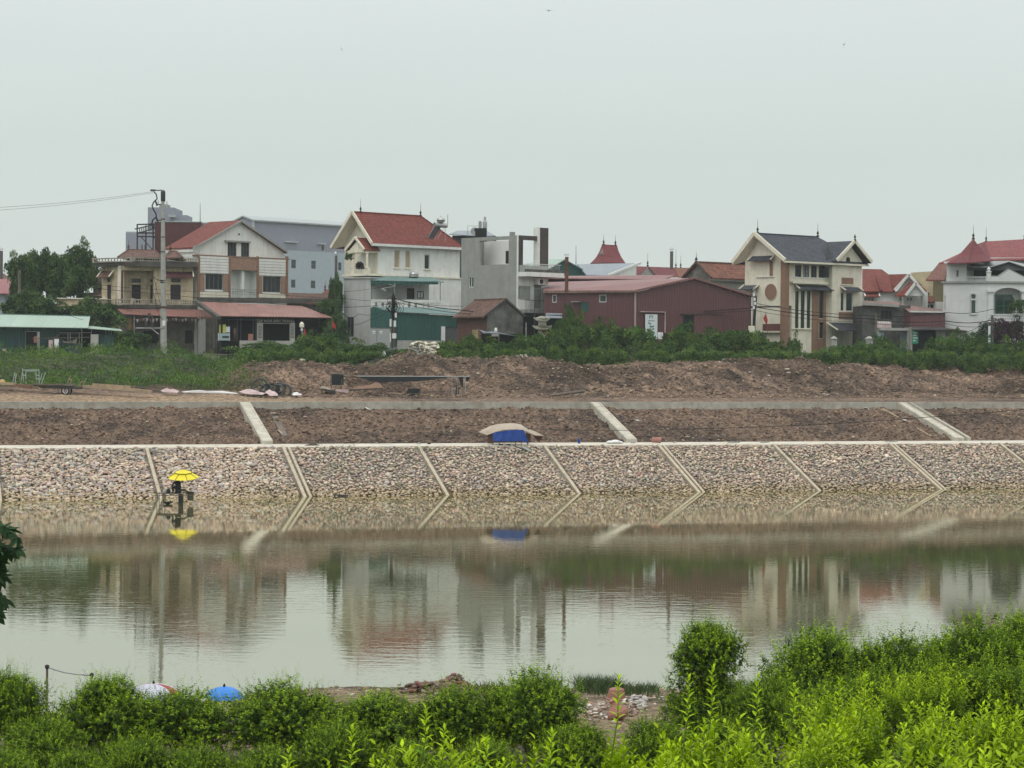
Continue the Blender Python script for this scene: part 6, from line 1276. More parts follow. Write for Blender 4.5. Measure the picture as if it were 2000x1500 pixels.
mb = MB(); mb.slab([P(1890, 548, 235.5), P(2010, 548, 235.5), P(2010, 526, 235.5), P(1890, 526, 235.5)], .05, (0, -1, 0)); mb.build('terrace_shade_sheet', DARK, h)  # black sheet stands in for the shade under the terrace canopy
tf = f.shift(-.1); balustrade(h, Face(tuple(P(1888, 640, 231.6).xy), R_(-12)), 1888, 1927, 540, 549.5, 13, m=VW, rail=VW)
mb = MB(); u = tf.hit(1931, 540)[0]; mb.lathe(tf.pt(u, zb1 + .2, 0), [(.25, 0), (.25, .9), (.3, .95), (.3, 1.05), (.15, 1.1), (.22, 1.3), (.1, 1.45), (.02, 1.5)], 12); mb.build('terrace_pillar', VW, h)
u0, z0 = tf.hit(1934, 549); pk = tf.hit(1969.5, 527.5); u2, _ = tf.hit(1998, 549); zs = tf.hit(1940, 541)[1]
mb = MB(); mb.slab([tf.pt(u0, zb1 + .2), tf.pt(uR, zb1 + .2), tf.pt(uR, zs), tf.pt(u2, zs), tf.pt(pk[0], pk[1]), tf.pt(tf.hit(1949, 540)[0], zs), tf.pt(u0, zs)], .25, -tf.n); mb.build('pediment', VW, h)
edge_line(h, [tf.pt(u0, zs + .05, .05), tf.pt(tf.hit(1949, 540)[0], zs + .05, .05), tf.pt(pk[0], pk[1] + .05, .05), tf.pt(u2, zs + .05, .05), tf.pt(uR, zs + .05, .05)], .35, .16, GREYW, 'pediment_coping')
GL = mat('grey_relief', (.2, .2, .2), bump=0)
for k, ch in enumerate('2002'): text(ch, tf, (1956, 1964.3, 1972, 1979.5)[k], 544.3, 5.6, GL, .02, h, 'date_numeral')
mb = MB()
for k in range(5): a = k * math.pi / 2.5; mb.lathe(tf.pp(1969 + 3 * math.cos(a), 536.3 + 1.6 * math.sin(a), .01), [(.0, -.02), (.13, 0), (.0, .03)], 8, tf.n)
mb.build('rosette', GL, h)
b5 = f.shift(1.2); balustrade(h, b5, 1930, 2040, 613.5, 627, 34, m=VW, rail=VW); mb = MB(); r = b5.rect(1929, 627, 2042, 630); b5.box(mb, r[0], r[1], r[2], r[3], -1.3, .15); mb.build('balcony_slab', VW, h)

# ================================================================= left edge: red roofs, low walls, teal workers' shed
h = T('left_red_roof', 'faded red sheet roof at the left edge behind the broad leafy tree', 'building', tuple(P(10, 640, 250)))
roof(h, [P(-60, 573, 243), P(30, 573, 243), P(24, 545, 250), P(-60, 544, 250)], mat_sheet('crimson_sheet', (.27, .08, .085), dirt=.2), .1); mb = MB(); a = P(-60, 640, 243.5); b_ = P(28, 575, 248); mb.box((a.x, a.y, BZ), (b_.x, b_.y, b_.z)); mb.build('wall', PBLUE, h)
roof(h, [P(-8, 545, 250), P(20, 545, 250), P(8, 534, 253), P(-8, 533, 253)], OLDTILE, name='rear_roof')
h = T('low_brick_outhouse', 'low brown outhouse between the trees and the yellow house', 'outhouse', tuple(P(180, 600, 243)))
mb = MB(); a = P(152, 590, 241); b_ = P(205, 574, 246); mb.box((a.x, a.y, BZ), (b_.x, b_.y, b_.z)); mb.build('wall', DKCONC, h); mb = MB(); mb.slab([P(150, 576, 240.5), P(206, 578, 240.5), P(206, 572, 246), P(155, 571, 246)], .1); mb.build('roof', OLDTILE, h)
mb = MB(); a = P(182, 575, 248); b_ = P(199, 530, 251); mb.box((a.x, a.y, BZ), (b_.x, b_.y, b_.z)); mb.build('rear_wall', mat('rosy_brick', (.2, .12, .1), var=.3), h); mb = MB(); a = P(186, 531, 247.5); b_ = P(199, 521, 251); mb.box((a.x, a.y, a.z), (b_.x, b_.y, b_.z - .3)); mb.build('rear_ledge', PAPER, h)
h = T('courtyard_wall', 'long low cream wall running out from the yellow house balcony', 'wall', tuple(P(150, 600, 238))); mb = MB(); a = P(112, 640, 238); b_ = P(240, 585, 238.6); mb.box((a.x, a.y, BZ), (b_.x, b_.y, b_.z)); mb.build('wall', OLDYEL, h); mb = MB(); a = P(111, 586, 237.8); mb.box((a.x, a.y, b_.z), (b_.x, b_.y + .1, b_.z + .12)); mb.build('coping', CREAM, h)
Yw = 222
f = Face(tuple(P(0, 660, Yw).xy), R_(3)); h = T('workers_shed', 'long workers shed of dark teal sheet with pale green roof and laundry', 'shed', tuple(P(90, 695, Yw)))
roof(h, [f.pp(-60, 636.5, 1.5), f.pp(172, 640, 1.5), f.pp(176, 618, -3), f.pp(-60, 612.5, -3)], TEALROOF, .07); edge_line(h, [f.pp(-60, 612, -3), f.pp(176, 617.7, -3)], .12, .1, TEALR2, 'roof_ridge')
roof(h, [f.pp(172, 641, 1.2), f.pp(239, 646, 1.2), f.pp(236, 643, -1.2), f.pp(172, 636, -1.2)], TEALROOF, .06, 'lean_to_roof')
window(h, f, 49, 647, 73, 693, cols=1, fr=GALV, pane=DARK, door=True, bw=.06); 
mb = MB(); u0 = f.hit(-60, 660)[0]; u1 = f.hit(160, 660)[0]; z = f.hit(80, 636)[1]; zb = GZ - 1.2; f.wall(mb, [(u0, zb), (u1, zb), (u1, z), (u0, z)]); mb.build('wall', TEAL, h)
mb = MB(); f.pbox(mb, 192, 653, 223, 700, .2, .3); mb.build('end_panel', TEAL, h); mb = MB(); f.pbox(mb, 160, 641, 192, 697, -1.5, -1.4); f.pbox(mb, 192, 641, 222, 653, -1.5, -1.4); f.pbox(mb, 116, 646, 160, 671, .01, .03); mb.build('dark_opening', DARK, h)
mb = MB(); f.pbox(mb, 134, 671, 160, 695, .03, .1); mb.build('grey_panel', mat('grey_green_panel', (.07, .10, .10)), h)
mb = MB()
for x0, y0, x1, y1 in ((116, 649, 178, 650), (132, 650, 133.3, 671), (136.5, 650, 137.8, 665), (154, 650, 155.2, 671), (116, 652, 160, 652.6), (159, 641, 160.2, 680), (178, 641, 179, 660), (206, 645, 207, 668), (212, 645, 213, 668), (217, 645, 218, 668)): f.pbox(mb, x0, y0, x1, y1, .05, .12)
mb.build('window_bars', GALV, h)
mb = MB(); f.pbox(mb, 177, 653, 192, 698, .8, 1.1); f.pbox(mb, 72.5, 648, 77, 694, 1.0, 1.2); mb.build('concrete_post', CONC, h)
o = T('clothes_line', 'pole clothes line hung with washing in front of the workers shed', 'clothes line', tuple(f.pp(115, 695, 1.6)))
mb = MB(); mb.rod(f.pp(62, 661, 1.5), f.pp(175, 659, 1.5), .03); mb.rod(f.pp(105, 661, 1.5), f.pp(116, 653, 1.5), .03); mb.rod(f.pp(104, 661, 1.5), f.pp(102, 695, 1.5), .035); mb.build('pole', OLDWOOD, o)
for r4, m_, lb in (((94, 664, 104, 694), PINK, 'long pale pink sheet on the pole clothes line'), ((105, 678, 114, 695), PINK, 'rose cloth below the white shirt on the clothes line'), ((106, 662, 115, 678), WHITEP, 'white shirt hanging on the pole clothes line'), ((90.5, 664, 95, 688), DARK, 'narrow black garment on the pole clothes line'), ((116, 663, 122, 682), mat('dark_green_cloth', (.02, .05, .045), bump=0), 'dark green jacket hanging on the pole clothes line'), ((66, 657, 72, 669), TERRA, 'red and white garment at the shed doorway end of the clothes line'), ((28, 662, 37, 680), mat('navy_cloth', (.02, .035, .06), bump=0), 'dark trousers hanging on the teal shed wall')):
    q = T('laundry', lb, 'garment', tuple(f.pp((r4[0] + r4[2]) / 2, r4[3], 1.55)), 'washing at the workers shed'); mb = MB(); n = 5
    zt_ = f.hit(r4[0], r4[1], 1.5)[1]; zb_ = f.hit(r4[0], r4[3], 1.5)[1]; u0 = f.hit(r4[0], r4[1], 1.5)[0]; u1 = f.hit(r4[2], r4[1], 1.5)[0]
    for k in range(n): a = u0 + (u1 - u0) * k / n; b_ = u0 + (u1 - u0) * (k + 1) / n; o0 = 1.5 + .06 * (k % 2); o1 = 1.5 + .06 * ((k + 1) % 2); jz = random.uniform(-.08, .08); mb.slab([f.pt(a, zb_ + jz, o0), f.pt(b_, zb_ - jz, o1), f.pt(b_, zt_, o1 * .0 + 1.5), f.pt(a, zt_, 1.5)], .015, f.n)
    mb.build('cloth', m_, q)
q = T('laundry', 'pale striped blanket slung over the shed window bars', 'blanket', tuple(f.pp(136, 670, .3)), 'washing at the workers shed'); mb = MB(); mb.slab([f.pp(123, 670, .3), f.pp(149, 671, .3), f.pp(151, 660, .3), f.pp(142, 665, .35), f.pp(132, 667, .35), f.pp(122, 665, .3)], .04, f.n); mb.build('cloth', mat('striped_blanket', (.36, .34, .3), var=.3, scale=6), q)
# cloth heap at the shed
for pts, m_, lb, ct in (([(5, 682), (10, 681), (14, 688), (19, 693), (12, 693), (6, 688)], PINK, 'pale cushion leaning at the left end of the workers shed', 'cushion'), ([(-5, 689), (8, 688), (11, 694), (-5, 695)], TERRA, 'pinkish bundle on the ground at the left end of the workers shed', 'bundle')):
    mb = MB(); mb.slab([f.pp(x, y, 1.8) for x, y in pts][::-1], .3, f.n); tag(mb.build(ct, m_), lb, ct)
# ================================================================= vegetation
LEAFM = mat_tint('leaf', rough=.6, transl=.25, spec=.15)
LEAFF = mat_tint('far_leaf', rough=.8, transl=.2, spec=.08)
BARK = mat('bark', (.12, .10, .08), var=.3)
def leaves_np(C, A, N, Lh, W_, fold=.25):
    """one folded two-triangle leaf per row: base C, axis A, normal N, length Lh, width W_"""
    A = A / np.linalg.norm(A, axis=1, keepdims=True); S_ = np.cross(A, N); S_ /= np.linalg.norm(S_, axis=1, keepdims=True) + 1e-9; N2 = np.cross(S_, A)
    L_ = Lh[:, None]; w_ = W_[:, None]
    V = np.stack([C, C + A * L_ * .42 + S_ * w_ * .5 + N2 * w_ * fold, C + A * L_ - N2 * L_ * .12, C + A * L_ * .42 - S_ * w_ * .5 + N2 * w_ * fold], 1)
    k = len(C); Fc = (np.array([(0, 1, 2), (0, 2, 3)])[None] + (np.arange(k) * 4)[:, None, None]).reshape(-1, 3)
    return V.reshape(-1, 3), Fc
def unit(v): return v / (np.linalg.norm(v, axis=-1, keepdims=True) + 1e-9)
def crown_mesh(name, seed, rx, ry, rz, nc, nl, rc, leaf, cols, m, zc=None, droop=0, low=-.55):
    """leaves gathered in clumps over an uneven ellipsoid; z = 0 at its foot"""
    r = np.random.default_rng(seed); d = unit(r.normal(size=(nc, 3))); d[:, 2] = np.where(d[:, 2] < low, -d[:, 2] * .6, d[:, 2]); d = unit(d)
    rad = (r.uniform(.35, 1.0, nc) ** .45) * (1 + .28 * np.sin(d[:, 0] * 5 + seed) * np.cos(d[:, 1] * 4 + seed * 2) + .15 * r.normal(size=nc))
    zc = rz * .8 if zc is None else zc
    cc = d * rad[:, None] * np.array((rx, ry, rz)) * .86 + np.array((0, 0, zc)); cs = r.uniform(.65, 1.35, nc) * rc
    ci = np.repeat(np.arange(nc), nl); k = len(ci); e = unit(r.normal(size=(k, 3)) + d[ci] * .7 + np.array((0, 0, .35)))
    C = cc[ci] + e * (cs[ci] * r.uniform(.55, 1.0, k))[:, None] * np.array((1, 1, .8)); C[:, 2] = np.maximum(C[:, 2], .02)
    A = unit(e * .5 + r.normal(size=(k, 3)) * .6 + np.array((0, 0, -droop))); N = unit(e + np.array((0, 0, .7)) + r.normal(size=(k, 3)) * .35)
    L_ = leaf * r.uniform(.7, 1.35, k); V, Fc = leaves_np(C, A, N, L_, L_ * .55)
    cols = np.array(cols); ct = cols[r.choice(len(cols), nc)] * r.uniform(.75, 1.25, (nc, 1)); t = ct[ci] * r.uniform(.75, 1.25, (k, 1))
    return np_mesh(name, V, Fc, m, np.repeat(t, 4, 0))
FG = [(.065, .125, .04), (.085, .16, .045), (.05, .10, .04), (.11, .17, .045)]
far_bush = [crown_mesh('bush', 40 + s, 1.7, 1.7, 1.35, 60, 75, .42, .17, FG, LEAFF) for s in range(5)]
def place(me, name, px, ytop, hw, D, label, cat, group, zb=None, jit=0, ry=None, natw=1.7, nath=2.15):
    c = P(px, ytop, D); a, n = an(c)
    zb = float(up_z(np.array([a]), np.array([n]))[0]) - .25 if zb is None else zb
    s = hw * M(D) / natw; hz = max(.4, c.z - zb) / nath
    o = link_mesh(name, me); o.location = (c.x, c.y, zb); BASE[o.name] = Vector(o.location); o.scale = (s, s, hz); o.rotation_euler = (0, 0, random.uniform(0, 6.28))
    return tag(o, label, cat, group)
bushes = [(505, 672, 60, 212, 'low weedy bush against the pale roadside wall, left end'), (560, 676, 46, 208, 'low bush below the broken white stick on the roadside wall'), (612, 655, 42, 213, 'rounded bush covering the right end of the roadside wall'), (645, 664, 38, 207, 'bush under the red flag by the white villa'),
 (690, 674, 42, 206, 'low bush in front of the grey annex of the white villa'), (730, 676, 36, 205, 'dark low bush left of the white rubble heap'), (790, 684, 24, 206, 'small bush just under the white rubble heap'), (872, 669, 34, 208, 'bush in front of the roller shutter of the teal shed'), (920, 664, 32, 208, 'bush below the yellow slatted crate'), (965, 671, 34, 208, 'bush in front of the junk lean-to'), (1012, 666, 32, 208, 'light green bush below the meter box'), (1052, 657, 34, 210, 'bush at the foot of the ornate gate pillar'),
 (1092, 644, 34, 213, 'bush climbing in front of the dark outbuilding'), (1112, 616, 20, 215, 'tall thin tree standing before the left end of the red warehouse'), (1145, 636, 36, 213, 'tall bush under the shuttered warehouse window'), (1195, 640, 40, 212, 'broad bush below the small square warehouse window'), (1242, 644, 40, 211, 'dense bush in front of the warehouse corner downpipe'), (1285, 668, 34, 208, 'bush directly below the PT banner'), (1335, 645, 36, 212, 'dark bush before the open warehouse doorway'), (1362, 672, 24, 208, 'small bush right of the warehouse doorway'), (1402, 653, 38, 212, 'bush in front of the sliding warehouse door'), (1442, 650, 42, 213, 'bush at the far right corner of the warehouse'), (1480, 659, 34, 212, 'bush round the foot of the meter box pole'), (1515, 674, 30, 210, 'low bush before the arched shutter of the cream house'),
 (1551, 664, 15, 212, 'narrow young tree against the cream house front'), (1590, 692, 34, 207, 'low bushes below the brown tile band of the cream house'), (1640, 678, 36, 210, 'bush in front of the left stone gate pillar'), (1685, 672, 36, 210, 'bush between the two stone gate pillars'), (1722, 668, 34, 211, 'bush below the dotted signboard'), (1757, 682, 30, 209, 'pale olive bush before the barred workshop gate'), (1795, 690, 34, 208, 'low bush in front of the black shop entrance'), (1838, 663, 32, 212, 'bush right of the black shop entrance'), (1878, 656, 36, 213, 'bush below the side canopy by the white villa'), (1915, 668, 36, 211, 'bush at the foot of the pole by the turret villa'), (1955, 674, 36, 210, 'bush below the purple shrub'), (1995, 672, 36, 210, 'bush at the right edge before the turret villa'), (2035, 672, 36, 210, 'bush beyond the right edge')]
for i, (px, yt, hw, D, lb) in enumerate(bushes): place(far_bush[i % 5], 'bush', px, yt, hw, D, lb, 'bush', 'bushes behind the earth bank')
low = crown_mesh('low_bush', 51, 1.6, 1.6, .8, 45, 60, .4, .17, FG, LEAFF)
SPOT = [(610, 'before the shop wall'), (700, 'before the slim dark trees'), (770, 'below the grey annex'), (950, 'below the teal shed'), (1060, 'below the junk lean-to'), (1240, 'before the warehouse side wall'), (1350, 'before the warehouse banner'), (1470, 'before the sliding door'), (1620, 'before the cream house'), (1780, 'before the drab workshop'), (1900, 'before the maroon box shop'), (9999, 'before the turret villa')]; cnt = {}
def SCR(px):
    s = [b for a, b in SPOT if px < a][0]; cnt[s] = cnt.get(s, 0) + 1; return s + ', ' + ('first', 'second', 'third', 'fourth', 'fifth', 'sixth', 'seventh')[cnt[s] - 1] + ' from the left'
for i in range(36):
    px = 480 + i * 43 + random.uniform(-8, 8); yt = np.interp(px, [480, 690, 1100, 1300, 1500, 1600, 1850, 2050], [684, 688, 682, 688, 684, 688, 690, 692]) + random.uniform(-3, 3)
    if 770 < px < 860: continue
    o = place(low, 'low_bush', px, yt, 30, 203, 'low scrub on the bank crest, ' + SCR(px), 'bush', 'scrub along the crest of the earth bank', nath=1.4)
def tree(px, ytop, hw, D, label, me, trunk_h=None, ybot=None, natw=1.7, nath=2.25, cat='tree'):
    c = P(px, ytop, D); zb = GZ - .2; zc0 = P(px, ybot, D).z if ybot else zb + .5
    t = T('tree', label, cat, (c.x, c.y, zb)); mb = MB(); top = c + Vector((0, 0, -(c.z - zc0) * .4)); mb.tube([(c.x, c.y, zb), (c.x + .1, c.y, (zb + top.z) / 2), top], .22, 8, .07)
    for k in range(5):
        th = k * 1.3; q = Vector((c.x, c.y, zc0 + (c.z - zc0) * .15)); mb.tube([q, q + Vector((math.cos(th) * hw * M(D) * .6, math.sin(th) * hw * M(D) * .5, (c.z - zc0) * .45))], .08, 6, .03)
    mb.build('trunk', BARK, t)
    o = link_mesh('crown', me, t); o.location = (0, 0, zc0 - zb); s = hw * M(D) / natw; o.scale = (s, s, (c.z - zc0) / nath); o.rotation_euler = (0, 0, random.uniform(0, 6)); return t
TG = [(.05, .10, .038), (.07, .13, .045), (.04, .08, .04), (.10, .15, .06)]
tree_me = [crown_mesh('crown', 60 + s, 1.7, 1.7, 1.35, 170, 80, .34, .16, TG, LEAFF, droop=.3) for s in range(3)]
big = crown_mesh('crown', 70, 1.7, 1.7, 1.35, 150, 80, .38, .18, TG, LEAFF, droop=.35)
tree(50, 508, 34, 240, 'broad leafy tree left of the yellow house, leftmost crown', big, ybot=590); tree(92, 500, 40, 242, 'broad leafy tree with drooping leaf whorls, middle of the group', tree_me[0], ybot=588)
tree(156, 488, 38, 246, 'tall rounded dark tree beside the yellow house', tree_me[1], ybot=585); tree(128, 520, 36, 240, 'leafy tree filling the gap in the tree group', tree_me[2], ybot=592)
tree(60, 576, 58, 230, 'low spreading tree behind the pale green shed roof', tree_me[1], ybot=640); tree(178, 592, 52, 230, 'light green tree at the end of the workers shed', tree_me[2], ybot=662); tree(250, 652, 40, 225, 'dark bushy tree at the foot of the tall pole', tree_me[0], ybot=700)
tree(657, 545, 14, 239, 'slim dark tree between blue hall and white villa', tree_me[2], ybot=620); tree(645, 590, 26, 236, 'dark tree behind the shop roof end', tree_me[0], ybot=650); tree(655, 622, 26, 234, 'dark bushy tree beside the red flag', tree_me[1], ybot=680)
PG = [(.05, .025, .045), (.035, .035, .03), (.07, .03, .055)]
pur = crown_mesh('bush', 77, 1.7, 1.7, 1.35, 80, 70, .36, .14, PG, LEAFF); place(pur, 'purple_shrub', 1968, 634, 44, 224, 'dark purple leaved shrub under the villa balcony', 'shrub', None, zb=GZ - .2)
con = crown_mesh('bush', 78, .9, .9, 1.9, 70, 60, .3, .12, [(.03, .06, .035)], LEAFF); place(con, 'dark_conifer', 1922, 632, 20, 223, 'dark upright conifer left of the purple shrub', 'conifer', None, zb=GZ - .2, natw=.9, nath=3.4)
pl = crown_mesh('pot_plant', 79, .6, .6, .5, 40, 80, .16, .09, TG, LEAFF)
for px, yt, hw, D, lb in ((681, 495, 8, 238, 'green potted plant on the balcony of the red roof villa'), (702, 512, 9, 238, 'dark red potted plants on the balcony of the red roof villa'), (1985, 585, 16, 229, 'trailing plant on the balcony of the turret villa')):
    c = P(px, yt, D); o = link_mesh('balcony_plant', pl if 'dark' not in lb else crown_mesh('pot_plant', 80, .6, .6, .5, 40, 80, .16, .09, PG, LEAFF)); o.location = (c.x, c.y, c.z - 1.1 * hw * M(D) / .6); s = hw * M(D) / .6; o.scale = (s, s, s * 1.2); tag(o, lb, 'plant')
# weeds on the grass slope upstream (ground cover)
r = np.random.default_rng(5); k = 42000
a_ = r.uniform(-66, A470 + 2.5, k); n_ = NK + r.uniform(11.3, 44, k); ok = (a_ < A470 + 2.2 - .0 * n_ + 1.5 * fbm(a_ * 0 + 3, n_ * .3, 3)); a_, n_ = a_[ok], n_[ok]; k = len(a_)
lump = np.clip(fbm(a_ * .45, n_ * .55, 4) + .25, 0, 1) * 1.9 * sstep(NK + 11, NK + 14.5, n_); z_ = up_z(a_, n_) + lump * r.random(k) ** .4
C = toW(a_, n_, z_); A = unit(r.normal(size=(k, 3)) * .6 + np.array((0, -.3, .55))); N = unit(r.normal(size=(k, 3)) * .5 + np.array((0, -.3, 1)))
L_ = r.uniform(.12, .42, k); V, Fc = leaves_np(C, A, N, L_, L_ * .32)
pt = fbm(a_ * .3, n_ * .3, 3)[:, None]; t = np.where(pt > .05, np.array((.11, .185, .045)), np.array((.065, .125, .04))) * r.uniform(.7, 1.35, (k, 1)); dr = (n_ < NK + 13.5)[:, None] & (r.random((k, 1)) < .5); t = np.where(dr, np.array((.12, .10, .05)), t)
o = link_mesh('weeds', np_mesh('weeds', V, Fc, LEAFF, np.repeat(t, 4, 0))); tag(o, 'dense green weeds and creepers on the grassy slope above the sand track', 'weeds', kind='stuff')
# sparse weeds: mound crest, riverbank stones, near bank
k = 5000; a_ = r.uniform(A470, 72, k); n_ = NK + 23 + r.normal(size=k) * 1.4; C1 = toW(a_, n_, up_z(a_, n_))
k2 = 1400; cx = r.uniform(-45, 55, 26); cn = r.uniform(.6, NP0, 26); i = r.integers(0, 26, k2); a2 = cx[i] + r.normal(size=k2) * .5; n2 = np.clip(cn[i] + r.normal(size=k2) * .3, .3, NP0); C2 = toW(a2, n2, n2 * SL + .1)
for nm, C, ln, lb, m_ in (('crest_weeds', C1, .22, 'thin weeds along the crest of the earth bank', 1), ('bank_weeds', C2, .16, 'small weed tufts between the stones of the riverbank', 2)):
    k = len(C); A = unit(r.normal(size=(k, 3)) * .5 + np.array((0, 0, .8))); L_ = ln * r.uniform(.5, 1.2, k); V, Fc = leaves_np(C, A, unit(r.normal(size=(k, 3))), L_, L_ * .25)
    tag(link_mesh(nm, np_mesh(nm, V, Fc, LEAFF, np.repeat(np.array((.07, .12, .04)) * r.uniform(.6, 1.3, (k, 1)), 4, 0))), lb, 'weeds', kind='stuff')

# ----------------------------------------------------------------- near bank: small-leaved shrubs
def sprig_bush(seed, ns, tiers=1):
    r = np.random.default_rng(seed); out = []
    d = unit(r.normal(size=(ns, 3)) + np.array((0, 0, .25))); d[:, 2] = np.where(d[:, 2] < -.8, -d[:, 2], d[:, 2])
    lob = 1 + .20 * np.sin(d[:, 0] * 4.2 + seed) * np.cos(d[:, 1] * 5 - seed) + .16 * np.sin(d[:, 2] * 7 + seed * 1.7) + .08 * r.normal(size=ns)
    rad = lob * (1 - .6 * r.random(ns) ** 2)
    m_ = 8; ph = r.uniform(0, 6.28) + np.arange(m_) * 2.4; rc = np.linspace(.1, .62, m_); cs = np.stack([np.cos(ph) * rc, np.sin(ph) * rc, .62 + r.uniform(0, .75, m_) * (1.15 - rc)], 1); cr = r.uniform(.34, .66, m_); i_ = r.integers(0, m_, ns)
    o = cs[i_] + d * (rad * cr[i_])[:, None]; o[:, 2] = np.maximum(o[:, 2], .06)
    if tiers == 2:
        top = r.random(ns) < .42; o[top] = cs[i_[top]] * .62 + d[top] * rad[top][:, None] * .34 + np.array((.1, 0, 1.38)); 
    pk = (r.random(ns) < .16) & (d[:, 2] > .2); ln = r.uniform(.12, .25, ns) + pk * r.uniform(.12, .4, ns)
    ax = unit(d * .9 + np.array((0, 0, .3)) + r.normal(size=(ns, 3)) * .55 + pk[:, None] * np.array((0, 0, 1.1))); nl = 13; f = (np.arange(nl) + .6) / nl
    C = o[:, None] + ax[:, None] * (f[None, :, None] * ln[:, None, None]); k = ns * nl
    sd_ = unit(r.normal(size=(ns, nl, 3))); sd_ = unit(sd_ - (sd_ * ax[:, None]).sum(-1, keepdims=True) * ax[:, None]); A = unit(sd_ + ax[:, None] * .35)
    N = unit(ax[:, None] + sd_ * -.5 + r.normal(size=(ns, nl, 3)) * .25 + np.array((0, 0, .4)))
    L_ = (r.uniform(.036, .058, (ns, nl)) * (1.15 - .45 * f)).ravel(); V, Fc = leaves_np(C.reshape(-1, 3), A.reshape(-1, 3), N.reshape(-1, 3), L_, L_ * .6)
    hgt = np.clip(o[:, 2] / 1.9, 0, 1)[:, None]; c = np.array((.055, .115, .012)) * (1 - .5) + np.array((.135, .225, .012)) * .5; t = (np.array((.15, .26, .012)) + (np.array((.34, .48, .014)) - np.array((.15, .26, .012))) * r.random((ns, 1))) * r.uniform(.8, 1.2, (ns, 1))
    inner = (rad / lob < .78)[:, None]; t = np.where(inner, t * .6, t)  # inner sprigs tinted darker to stand in for shade inside the shrub
    g_ = (np.tile(f, ns) ** 1.4)[:, None] * np.repeat(np.where(inner, .25, 1.), nl, 0); t = (np.array((.045, .10, .012)) * (1 - g_) + np.repeat(t, nl, 0) * g_ * 1.15) * r.uniform(.75, 1.25, (k, 1))  # leaves darken towards the sprig base: older growth, plus painted shade
    V[:, 2] = np.maximum(V[:, 2], 0)
    return np_mesh('foliage', V, Fc, LEAFM, np.repeat(t, 4, 0))
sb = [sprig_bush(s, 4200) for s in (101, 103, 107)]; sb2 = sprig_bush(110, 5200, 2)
def shrub(px, ytop, hw, D, label, me, natw=1.1, nath=1.88, group='small-leaved shrubs on the near bank'):
    c = P(px, ytop, D); zb = float(near_z(np.array([c.x]), np.array([c.y]))[0]) - .05
    t = T('shrub', label, 'shrub', (c.x, c.y, zb), group); s = hw * M(D) / natw; hz = min((c.z - zb) / nath, 1.12 * s); lift = c.z - zb - hz * nath
    o = link_mesh('foliage', me, t); o.scale = (s, s, hz); o.location.z = lift; o.rotation_euler = (0, 0, random.uniform(0, 6.28))
    mb = MB()
    for k in range(7):
        th = k * .9 + random.random(); e = Vector((c.x, c.y, zb)) + Vector((math.cos(th) * s * .5, math.sin(th) * s * .5, lift + hz * (.8 + .5 * random.random()))); q = Vector((c.x, c.y, zb)); mb.tube([q, q.lerp(e, .5) + Vector((0, 0, hz * .15)), e], .018, 5, .006)
    mb.build('stem', BARK, t); return t
row = [(22, 1292, 88, 46, 'tall shrub at the left edge beside the two posts', 0), (80, 1400, 80, 44, 'low shrub in front of the two thin posts', 1), (205, 1315, 95, 46, 'two-peaked shrub hiding the lower end of the rope rail', 2), (345, 1330, 110, 46, 'wide shrub in front of the white and red umbrella', 0), (545, 1325, 118, 46, 'wide shrub right of the blue umbrella', 1), (735, 1350, 110, 46, 'broad low shrub left of the brick rubble heap', 2), (885, 1322, 98, 46, 'rounded shrub right in front of the brick rubble heap', 0), (1040, 1300, 108, 46, 'bright shrub left of the grass tuft and clay pots', 1),
 (1605, 1218, 125, 44, 'large shrub filling the bank right of the tall two-tiered shrub', 2), (1760, 1215, 110, 40, 'large bright shrub behind the foreground leaves, right side', 0), (1905, 1180, 125, 40, 'big bright shrub towards the right edge', 1), (2030, 1165, 110, 41, 'big shrub cut by the right edge of the photo', 2), (1500, 1320, 70, 42, 'low shrub nestled at the right foot of the two-tiered shrub', 1), (1700, 1290, 110, 34, 'shrub in the middle ground under the large right shrubs', 0), (1860, 1270, 120, 33, 'shrub just behind the bright foreground leaves on the right', 2), (1990, 1280, 110, 33, 'shrub at the right edge behind the foreground leaves', 1)]
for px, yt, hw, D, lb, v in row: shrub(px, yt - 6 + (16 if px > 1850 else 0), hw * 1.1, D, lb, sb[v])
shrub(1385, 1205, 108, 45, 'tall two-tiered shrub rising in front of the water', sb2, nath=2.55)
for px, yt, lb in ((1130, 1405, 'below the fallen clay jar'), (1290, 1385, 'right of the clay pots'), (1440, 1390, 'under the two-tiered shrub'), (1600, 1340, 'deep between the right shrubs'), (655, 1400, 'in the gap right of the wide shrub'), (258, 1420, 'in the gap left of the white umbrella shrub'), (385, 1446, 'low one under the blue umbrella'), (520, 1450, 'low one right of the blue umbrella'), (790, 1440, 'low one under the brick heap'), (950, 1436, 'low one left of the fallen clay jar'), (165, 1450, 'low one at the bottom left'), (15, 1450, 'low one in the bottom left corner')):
    shrub(px, yt, 88, 40, 'lower shrub of the second row, ' + lb, sb[px % 3], group='second row of shrubs on the near bank')
